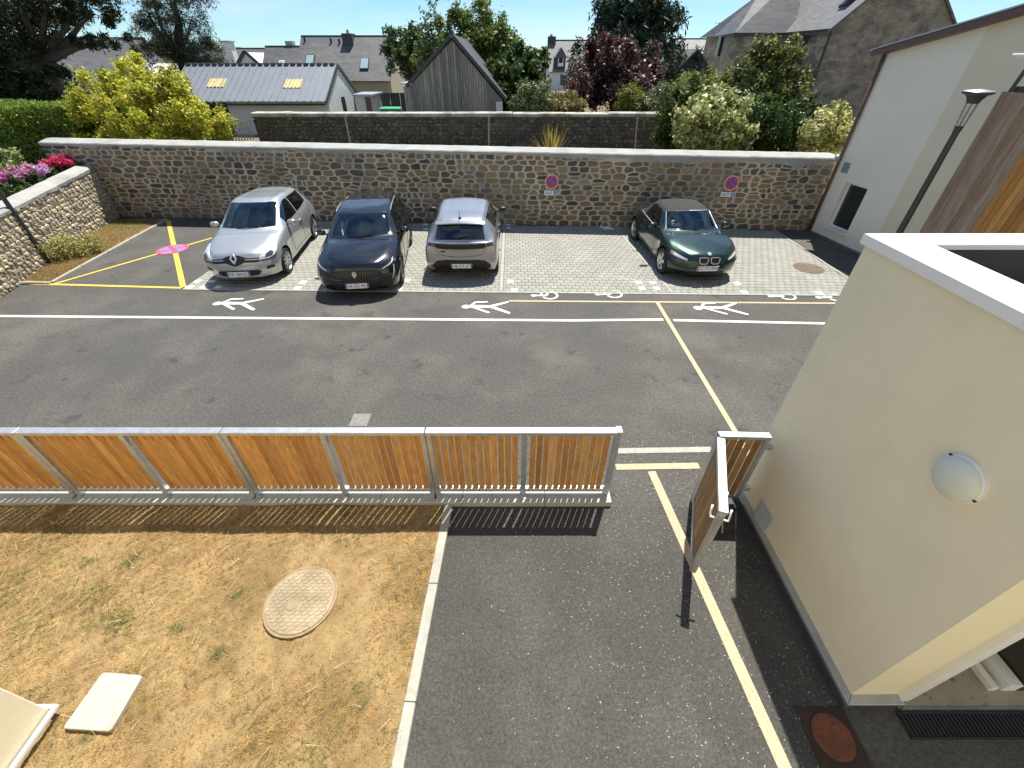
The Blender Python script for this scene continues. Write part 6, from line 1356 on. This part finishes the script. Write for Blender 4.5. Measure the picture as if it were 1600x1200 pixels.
# ------------------------------------------------------------------ vegetation
LEAF = foliage_mat('leaves', .38, .45); LEAFD = foliage_mat('conifer_leaves', .12, .6)
M_BARK = mat('bark', (.09, .07, .055), .95, var=.3, vs=6., bump=.6, bs=20.)
pr = np.random.default_rng(21)
GAIN = 1.35
def leaf_cloud(blobs, n, size, pal, shell=.45, stray=.16, clumps=60, csz=.22, asp=.5, up=.35, droop=0., dens=None):
    """leaves gathered in clumps over several lobes; returns verts, quads, colours"""
    pal = np.array(pal) * GAIN; vol = np.array([b[3] * b[4] * b[5] for b in blobs]) ** (2 / 3.); vol = vol / vol.sum()
    C_ = []; Rr = []; Nn = []
    for b, w in zip(blobs, vol):
        k = max(4, int(clumps * w)); d = pr.normal(size=(k, 3)); d /= np.linalg.norm(d, axis=1)[:, None]; rad = (shell + (1 - shell) * pr.uniform(0, 1, k) ** .5)[:, None] * np.where(pr.uniform(0, 1, (k, 1)) < stray, pr.uniform(1.1, 1.42, (k, 1)), pr.uniform(.85, 1.12, (k, 1)))
        C_.append(np.array(b[:3]) + d * rad * np.array(b[3:6])); Rr.append(np.full(k, csz * (b[3] * b[4] * b[5]) ** (1 / 3.))); Nn.append(d)
    C_ = np.concatenate(C_); Rr = np.concatenate(Rr); Nn = np.concatenate(Nn); K = len(C_); ci = pr.integers(0, K, n)
    g = pr.normal(size=(n, 3)); p = C_[ci] + g * Rr[ci][:, None] * .55; p[:, 2] -= droop * np.abs(g[:, 0]) * Rr[ci]
    nrm = Nn[ci] * .7 + pr.normal(size=(n, 3)) * .8; nrm[:, 2] += up; nrm /= np.linalg.norm(nrm, axis=1)[:, None]
    t1 = np.cross(nrm, pr.normal(size=(n, 3))); t1 /= np.linalg.norm(t1, axis=1)[:, None]; t2 = np.cross(nrm, t1)
    s = size * pr.uniform(.6, 1.3, (n, 1)); a = t1 * s; b_ = t2 * s * asp
    V = np.stack([p - a, p + b_ - a * .1, p + a, p - b_ - a * .1], 1); V[:, 1] += nrm * s * .12; V[:, 3] += nrm * s * .12
    cl = pr.uniform(.75, 1.25, K)[ci][:, None]; col = pal[pr.integers(0, len(pal), n)] * cl * pr.uniform(.8, 1.2, (n, 1))
    return V.reshape(-1, 3), np.arange(4 * n).reshape(n, 4), np.repeat(col, 4, 0)
def limb(mb, a, b, r0, r1, k=5, wob=.12):
    a = Vector(a); b = Vector(b); pts = []; L_ = (b - a).length
    for i in range(k + 1):
        f = i / k; p = a.lerp(b, f); w = wob * L_ * math.sin(f * math.pi) * .5; pts.append(p + Vector((random.uniform(-w, w), random.uniform(-w, w), 0)))
    mb.tube(pts, [r0 + (r1 - r0) * i / k for i in range(k + 1)], 7)
def plant(name, label, cat, base, blobs, n, size, pal, trunk=.1, leafm=None, limbs=True, group=None, crown='crown', **kw):
    t = thing(name, label, cat, base, 0, group); bx, by, bz = base
    V, Q, Cc = leaf_cloud(blobs, n, size, pal, **kw); V = V - np.array(base); me = fast_mesh(crown, V, Q, Cc); me.materials.append(leafm or LEAF); link(crown, me, t)
    mb = MB(); top = max(b[2] for b in blobs); cx = sum(b[0] for b in blobs) / len(blobs); cy = sum(b[1] for b in blobs) / len(blobs)
    mid_ = Vector((bx + (cx - bx) * .4, by + (cy - by) * .4, bz + (top - bz) * .45)); limb(mb, (bx, by, bz - .1), mid_, trunk, trunk * .7)
    if limbs:
        for b in blobs: limb(mb, mid_, (b[0], b[1], b[2] + b[5] * .3), trunk * .6, trunk * .12)
    mb.build('trunk', M_BARK, t, smooth=True); return t
def at(px, py, Y): return PT(px, py, Y)
def bl(px, py, Y, rx, rz, ry=None, dy=0.):
    """lobe at a pixel and depth, radii in metres"""
    p = PT(px, py, Y); return (p.x, p.y + dy, p.z, rx, ry or rx, rz)
def gz_(x, y): return float(garden_z(np.array(x), np.array(y)))
# yellow-green shrub behind the back wall
Y0 = 17.3; b0 = at(235, 210, Y0)
plant('golden_shrub', 'large yellow green leafy shrub behind the back wall beside the hedge', 'shrub', (b0.x, b0.y, 1.05),
      [bl(175, 168, Y0, 1.05, .95), bl(165, 195, Y0 + .3, 1.1, .75), bl(210, 138, Y0 + .5, .95, .75), bl(268, 160, Y0, 1.05, .8), bl(315, 185, Y0 - .1, .85, .75), bl(240, 185, Y0 - .4, 1.2, .8), bl(340, 205, Y0 - .1, .6, .5), bl(135, 160, Y0 + .2, .45, .4)],
      50000, .062, [(.36, .34, .03), (.42, .38, .04), (.28, .30, .03), (.20, .24, .03), (.46, .42, .06)], trunk=.09, clumps=210, csz=.2)
# clipped hedge at the far left
hp0 = at(60, 165, 17.5)
t = thing('clipped_hedge', 'clipped bright green hedge standing behind the corner of the garden wall', 'hedge', (-19.5, 17.2, 1.05))
zh = at(60, 163, 17.0).z; xr_h = at(112, 175, 16.9).x
n = 46000; u = pr.uniform(0, 1, n); X = pr.uniform(-25, xr_h, n); Yy = 16.6 + pr.uniform(0, 2.0, n); Zz = 1.0 + pr.uniform(0, 1, n) * (zh - 1.0); f = pr.integers(0, 3, n)
bul = .10 * np.sin(X * 2.3) + .07 * np.sin(Zz * 5 + X)
Zz = np.where(f == 0, zh - .12 * pr.uniform(0, 1, n) + bul * .4 - .35 * np.clip(X - xr_h + .5, 0, 1) ** 2, Zz); Yy = np.where(f == 1, 16.6 + bul + .15 * pr.uniform(0, 1, n), Yy); X = np.where(f == 2, xr_h + bul + .15 * pr.uniform(-1, .2, n) - .3 * np.clip(Zz - zh + .5, 0, 1), X)
p = np.stack([X, Yy, Zz], 1); nr3 = pr.normal(size=(n, 3)); nr3 /= np.linalg.norm(nr3, axis=1)[:, None]; t1 = np.cross(nr3, pr.normal(size=(n, 3))); t1 /= np.linalg.norm(t1, axis=1)[:, None]; t2 = np.cross(nr3, t1); s = pr.uniform(.03, .065, (n, 1))
V = np.stack([p - t1 * s, p + t2 * s * .5, p + t1 * s, p - t2 * s * .5], 1).reshape(-1, 3); cc = np.array([(.15, .23, .025), (.20, .29, .03), (.10, .17, .025), (.25, .32, .04)])[pr.integers(0, 4, n)] * pr.uniform(.8, 1.2, (n, 1))
me = fast_mesh('foliage', V - np.array((-19.5, 17.2, 1.05)), np.arange(4 * n).reshape(n, 4), np.repeat(cc, 4, 0)); me.materials.append(LEAF); link('foliage', me, t)
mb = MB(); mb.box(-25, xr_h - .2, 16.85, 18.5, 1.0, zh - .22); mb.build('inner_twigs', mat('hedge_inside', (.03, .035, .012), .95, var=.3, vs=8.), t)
# hydrangeas and a small bush behind the left wall
def flower(px, py, Y, pal, label, r=.34, n=900):
    p = at(px, py, Y); t = thing('hydrangea', label, 'flower', (p.x, p.y, 1.05), 0, 'hydrangeas behind the left wall')
    V, Q, Cc = leaf_cloud([(p.x, p.y, p.z - .15, r * 1.2, r * 1.2, r * .8)], n, .06, [(.06, .10, .025), (.08, .13, .03)], clumps=24); me = fast_mesh('foliage', V - np.array((p.x, p.y, 1.05)), Q, Cc); me.materials.append(LEAF); link('foliage', me, t)
    for k in range(7):
        a = pr.uniform(0, 6.3); q = (p.x + r * .9 * math.cos(a) * pr.uniform(.2, 1), p.y + r * .9 * math.sin(a) * pr.uniform(.2, 1), p.z + r * pr.uniform(.15, .5)); V, Q, Cc = leaf_cloud([(*q, .12, .12, .09)], 130, .028, pal, clumps=20, asp=.9, csz=.55, stray=0.); me = fast_mesh('bloom', V - np.array((p.x, p.y, 1.05)), Q, Cc); me.materials.append(LEAF); link('bloom', me, t)['kind'] = 'stuff'
PK, PP, RD = [(.40, .18, .28), (.46, .24, .33)], [(.42, .26, .50), (.50, .36, .55), (.55, .28, .42)], [(.40, .025, .09), (.46, .05, .12)]
for px, py, Y, pl, lb in ((38, 273, 13.3, PK, 'pink hydrangea heads behind the sloping coping'), (60, 272, 13.6, PP, 'lilac hydrangea heads between the pink ones behind the coping'), (18, 285, 12.8, [(.40, .10, .28), (.5, .2, .4)], 'dark magenta hydrangea nearest the dark lamp post'), (85, 262, 14.3, RD, 'red hydrangea beside the end of the stone wall'), (100, 258, 14.5, RD, 'crimson hydrangea in the corner of the two walls')): flower(px, py, Y, pl, lb)
p = at(2, 262, 13.4); plant('variegated_bush', 'small white green bush above the left garden wall', 'bush', (p.x, p.y, 1.05), [(p.x, p.y, p.z - .2, .6, .6, .5)], 2600, .05, [(.20, .24, .09), (.32, .34, .16), (.12, .17, .04)], trunk=.03, clumps=40)
# weeds at the foot of the sunlit wall
p = G(105, 405); plant('weed_clump', 'tall yellowing weed clump around the dark lamp post foot', 'weeds', (p.x, p.y, .03), [(p.x - .1, p.y, .30, .42, .45, .30), (p.x + .35, p.y + .35, .25, .35, .4, .26), (p.x - .45, p.y - .35, .24, .33, .35, .25)], 7000, .035, [(.22, .21, .05), (.30, .27, .08), (.16, .17, .04), (.45, .40, .20)], trunk=.012, shell=.2, clumps=120, csz=.3, asp=.35)
# cedar, pine and other trees to the left
Y1 = 26.; cb_ = at(92, 150, Y1)
tiers = []
for px, py, rx, rz in ((20, 30, 3.2, .45), (70, -20, 3.4, .6), (120, 12, 2.0, .35), (150, 25, 1.6, .3), (10, 80, 2.6, .5), (-40, 120, 2.8, .9), (40, 130, 2.4, .6), (-20, 60, 3.2, .8), (175, 65, 1.3, .28), (140, 58, 1.4, .25), (105, 110, 1.2, .3), (75, 145, 2.2, .6), (10, 150, 2.6, .6), (-70, 0, 4, 1.4), (30, -70, 4, 1.0)): tiers.append(bl(px, py, Y1 + (px % 7) * .25, rx, rz, rx * .8))
plant('cedar_tree', 'dark spreading cedar with layered branches behind the hedge', 'tree', (cb_.x, cb_.y, 1.05), tiers, 46000, .13, [(.018, .03, .014), (.028, .042, .018), (.05, .07, .022), (.015, .022, .012)], trunk=.33, leafm=LEAFD, clumps=330, csz=.26, asp=.25, shell=.1)
mb = MB(); a = at(90, 135, Y1 - .5); b = at(15, -10, Y1 - .5); 
Y1 = 33.; pb_ = at(285, 112, Y1)
plant('pine_tree', 'tall grey green pine with open ragged crown left of the metal shed', 'tree', (pb_.x, pb_.y, 1.0), [bl(270, 5, Y1, 1.6, 1.3), bl(235, 30, Y1, 1.3, .6), bl(300, 50, Y1, 1.5, 1.0), bl(255, 60, Y1, 1.5, .8), bl(225, 75, Y1 + .5, 1.1, .5), bl(310, 88, Y1, 1.6, .9), bl(270, 92, Y1, 1.8, .9), bl(280, -40, Y1, 1.6, 1.6), bl(325, 100, Y1 - .4, 1.0, .8), bl(240, 12, Y1, .9, .5)], 26000, .10, [(.05, .065, .035), (.075, .08, .045), (.035, .05, .022), (.09, .085, .05)], trunk=.28, leafm=LEAFD, clumps=190, csz=.26, asp=.2, shell=.15)
# trees in the middle
for nm, lb, px, py, Y, lobes, n, s, pal in (
  ('round_tree', 'small round tree beyond the roof end of the slate house', 635, 100, 46., [(634, 65, 1.5, 1.3), (625, 85, 1.6, 1.2), (650, 88, 1.7, 1.3)], 8000, .14, [(.04, .07, .018), (.06, .10, .025), (.03, .05, .014)]),
  ('slender_tree', 'thin sparse young tree rising left of the barn ridge', 678, 110, 40., [(676, 50, .8, 1.6), (680, 80, 1.2, 1.2), (668, 90, 1.4, 1.0)], 3800, .11, [(.08, .11, .03), (.10, .13, .04)]),
  ('birch_tree', 'broad light green tree behind the barn ridge', 755, 130, 33., [(745, 45, 1.7, 1.2), (725, 62, 1.5, 1.1), (770, 62, 1.7, 1.2), (750, 85, 2.3, 1.3), (785, 78, 1.4, 1.3), (715, 45, .9, .9), (735, 105, 2.2, 1.2)], 19000, .11, [(.08, .12, .025), (.11, .15, .03), (.06, .09, .02), (.13, .16, .035)]),
  ('magnolia_tree', 'glossy dark evergreen tree right of the timber barn', 820, 170, 27., [(808, 102, 1.15, .85), (828, 98, .9, .7), (796, 122, 1.1, .95), (830, 130, .9, .95), (812, 145, 1.3, 1.0), (792, 150, .9, .8), (826, 86, .65, .5)], 15000, .12, [(.02, .045, .012), (.035, .065, .016), (.05, .085, .02), (.09, .13, .03)]),
  ('laurel_bush', 'pale green laurel bush behind the coping of the dark wall', 838, 172, 23.5, [(838, 155, .9, .75), (820, 165, .7, .55), (855, 165, .7, .6)], 6000, .07, [(.06, .09, .03), (.10, .13, .045), (.14, .16, .07)]),
  ('reddish_bush', 'yellow and red tinged bush beside the plum tree', 882, 172, 23., [(884, 164, .65, .45), (868, 169, .45, .35), (900, 169, .45, .35)], 4200, .065, [(.16, .15, .05), (.22, .12, .06), (.10, .12, .03), (.24, .20, .07)]),
  ('plum_tree', 'dark purple leaved plum tree in front of the tall conifer', 958, 172, 26.5, [(960, 95, 1.5, 1.0), (937, 115, 1.2, 1.0), (990, 112, 1.5, 1.1), (960, 135, 2.0, 1.2), (920, 142, .9, .9), (1005, 145, 1.1, 1.0), (950, 80, 1.0, .6)], 20000, .10, [(.055, .025, .025), (.085, .04, .038), (.035, .018, .018), (.13, .075, .065)]),
  ('golden_conifer', 'small yellow green conifer before the plum tree', 985, 174, 22.6, [(986, 155, .5, .6), (984, 166, .55, .4)], 4500, .05, [(.13, .14, .02), (.18, .18, .03), (.08, .10, .02)])):
    b_ = at(px, py, Y); plant(nm, lb, 'bush' if 'bush' in nm else 'tree', (b_.x, b_.y, gz_(b_.x, b_.y)), [bl(a, b, Y + (i % 3 - 1) * .3, c, d) for i, (a, b, c, d) in enumerate(lobes)], n, s, pal, trunk=.06 if 'bush' in nm else .16, clumps=150, csz=.22)
# tall dark conifer
Y2 = 36.; b_ = at(968, 150, Y2); ti = []
for k in range(11):
    py = 118 - k * 17; w = 3.9 * (1 - (k / 14.) ** 1.15); ti.append(bl(988 + (k % 3 - 1) * 12, py, Y2, w, .75)); ti.append(bl(988 + (1 if k % 2 else -1) * w * 12, py + 8, Y2 - .4, w * .55, .45))
plant('conifer_tree', 'tall dark green conifer with drooping tips behind the plum tree', 'tree', (b_.x, b_.y, .5), ti, 52000, .19, [(.022, .042, .022), (.035, .06, .03), (.05, .075, .035), (.018, .03, .016)], trunk=.3, leafm=LEAFD, clumps=330, csz=.24, asp=.25, shell=.25, droop=.5)
# shrubs on the right behind the back wall
for nm, lb, px, py, Y, lobes, n, s, pal in (
  ('dark_laurel', 'dark glossy shrub at the end of the old dark wall', 1075, 225, 18.2, [(1060, 168, .65, .65), (1080, 155, .7, .55), (1050, 195, .5, .7), (1098, 152, .6, .45), (1045, 215, .45, .5)], 11000, .065, [(.05, .075, .018), (.075, .10, .022), (.13, .15, .03), (.03, .05, .014)]),
  ('variegated_shrub', 'large cream and green variegated shrub leaning over the wall coping', 1112, 232, 16.0, [(1100, 185, .85, .65), (1135, 195, .85, .7), (1085, 210, .7, .5), (1125, 172, .7, .5), (1150, 215, .5, .45), (1110, 215, .8, .5)], 9500, .085, [(.26, .28, .10), (.42, .41, .19), (.15, .19, .05), (.52, .50, .30), (.11, .15, .03)]),
  ('bay_tree', 'tall rounded olive green tree against the old stone house', 1195, 215, 20.5, [(1203, 105, 1.0, .8), (1178, 130, 1.05, .85), (1222, 128, 1.0, .9), (1200, 150, 1.3, .95), (1165, 162, .75, .7), (1232, 165, .7, .8), (1213, 85, .6, .45), (1192, 180, 1.1, .7)], 22000, .085, [(.065, .085, .024), (.11, .13, .034), (.16, .17, .045), (.04, .06, .018), (.20, .20, .065)]),
  ('green_laurel', 'mid green leafy shrub between the variegated shrub and the bay tree', 1182, 230, 17.0, [(1178, 175, .65, .5), (1190, 205, .7, .6), (1175, 225, .6, .4)], 7000, .06, [(.04, .08, .018), (.07, .12, .025), (.03, .055, .015)]),
  ('dark_camellia', 'dark green shrub below the bay tree along the wall', 1228, 232, 16.6, [(1225, 195, .7, .6), (1240, 215, .6, .5), (1212, 220, .6, .5), (1258, 178, .4, .5)], 8500, .055, [(.025, .05, .016), (.045, .075, .02), (.06, .10, .024)]),
  ('euonymus_shrub', 'yellow white variegated shrub beside the brown downpipe', 1285, 232, 15.6, [(1285, 205, .60, .5), (1300, 185, .45, .4), (1265, 218, .45, .4), (1298, 220, .45, .35), (1310, 178, .3, .3)], 6200, .07, [(.30, .31, .10), (.44, .42, .18), (.19, .22, .05), (.52, .50, .30)]),
  ('yellow_bush', 'bright yellow green bush before the dark slate outbuilding', 1080, 150, 22., [(1085, 142, 1.0, .6), (1065, 150, .7, .45), (1108, 152, .8, .5)], 7500, .07, [(.14, .16, .03), (.20, .21, .04), (.09, .12, .022)]),
  ('rose_bush', 'dark leafy bush above the right end of the old coping', 1030, 172, 22.3, [(1028, 158, .8, .5), (1012, 165, .5, .4), (1045, 168, .6, .4)], 5000, .06, [(.04, .06, .025), (.09, .11, .05), (.20, .21, .12)])):
    b_ = at(px, py, Y); plant(nm, lb, 'tree' if 'tree' in nm else 'shrub', (b_.x, b_.y, gz_(b_.x, b_.y)), [bl(a, b, Y + (i % 3 - 1) * .2, c, d) for i, (a, b, c, d) in enumerate(lobes)], n, s, pal, trunk=.05 if 'tree' not in nm else .12, clumps=170, csz=.24)
# spiky golden plant over the wall
b_ = at(862, 232, 16.2); t = thing('phormium_plant', 'clump of golden sword leaves showing above the wall coping', 'plant', (b_.x, b_.y, 1.05)); rs = random.Random(6)
for k in range(34):
    a = rs.uniform(0, 6.28); sp_ = rs.uniform(.15, .95); h = rs.uniform(.75, 1.35); tip_ = Vector((math.cos(a) * sp_, math.sin(a) * sp_ * .6, h)); o0 = Vector((math.cos(a) * .08, math.sin(a) * .08, 0)); mdl = o0.lerp(tip_, .55) + Vector((0, 0, .12)); sd = Vector((-math.sin(a), math.cos(a), 0)) * .028
    c = rs.choice([(.42, .30, .05), (.36, .28, .06), (.48, .36, .08), (.24, .22, .05)]); m_ = MB(); q = Vector((b_.x, b_.y, 1.05 + .25)); m_.add([q + o0 - sd, q + o0 + sd, q + mdl + sd * .9, q + mdl - sd * .9, q + tip_], [(0, 1, 2, 3), (3, 2, 4)]); m_.c = [c] * 5; m_.build('leaf', LEAF, t)
# far wood along the horizon
n = 46000; xx = pr.uniform(-190, 170, n); dd = pr.uniform(105, 150, n); hmax = 5.0 + 2.4 * smooth_noise(xx, dd * .2, .16, 3) + 1.2 * smooth_noise(xx, dd * .3, .6, 5); zz = -.5 + pr.uniform(0, 1, n) ** .7 * np.maximum(1.5, hmax)
p = np.stack([xx, dd, zz], 1); q = pr.normal(size=(n, 3)); q /= np.linalg.norm(q, axis=1)[:, None]; t1 = np.cross(q, pr.normal(size=(n, 3))); t1 /= np.linalg.norm(t1, axis=1)[:, None]; t2 = np.cross(q, t1); s = pr.uniform(.35, .75, (n, 1))
V = np.stack([p - t1 * s, p + t2 * s * .7, p + t1 * s, p - t2 * s * .7], 1).reshape(-1, 3); cc = np.array([(.05, .075, .025), (.07, .10, .03), (.035, .055, .02)])[pr.integers(0, 3, n)] * (1 + .25 * smooth_noise(xx, dd, .5, 7))[:, None]
me = fast_mesh('distant_wood', V, np.arange(4 * n).reshape(n, 4), np.repeat(cc, 4, 0)); me.materials.append(LEAF); link('distant_wood', me)['kind'] = 'stuff'
# low planting that covers the garden soil behind the wall
n = 30000; xx = pr.uniform(-15, 9, n); dd = np.array([bw(float(a)).y for a in xx[:1]]).mean() + (14.1 - bw(0).y) * 0 + pr.uniform(.7, 6.2, n); dd = 14.05 - xx * .068 + pr.uniform(.6, 6.2, n); zz = 1.05 + pr.uniform(0, .35, n) * (.6 + .5 * smooth_noise(xx, dd, 1.5, 4))
p = np.stack([xx, dd, zz], 1); q = pr.normal(size=(n, 3)); q /= np.linalg.norm(q, axis=1)[:, None]; t1 = np.cross(q, pr.normal(size=(n, 3))); t1 /= np.linalg.norm(t1, axis=1)[:, None]; t2 = np.cross(q, t1); s = pr.uniform(.03, .07, (n, 1))
V = np.stack([p - t1 * s, p + t2 * s * .5, p + t1 * s, p - t2 * s * .5], 1).reshape(-1, 3); cc = np.array([(.06, .09, .025), (.09, .11, .03), (.16, .14, .05)])[pr.integers(0, 3, n)]
me = fast_mesh('ground_cover', V, np.arange(4 * n).reshape(n, 4), np.repeat(cc, 4, 0)); me.materials.append(LEAF); link('ground_cover', me)['kind'] = 'stuff'
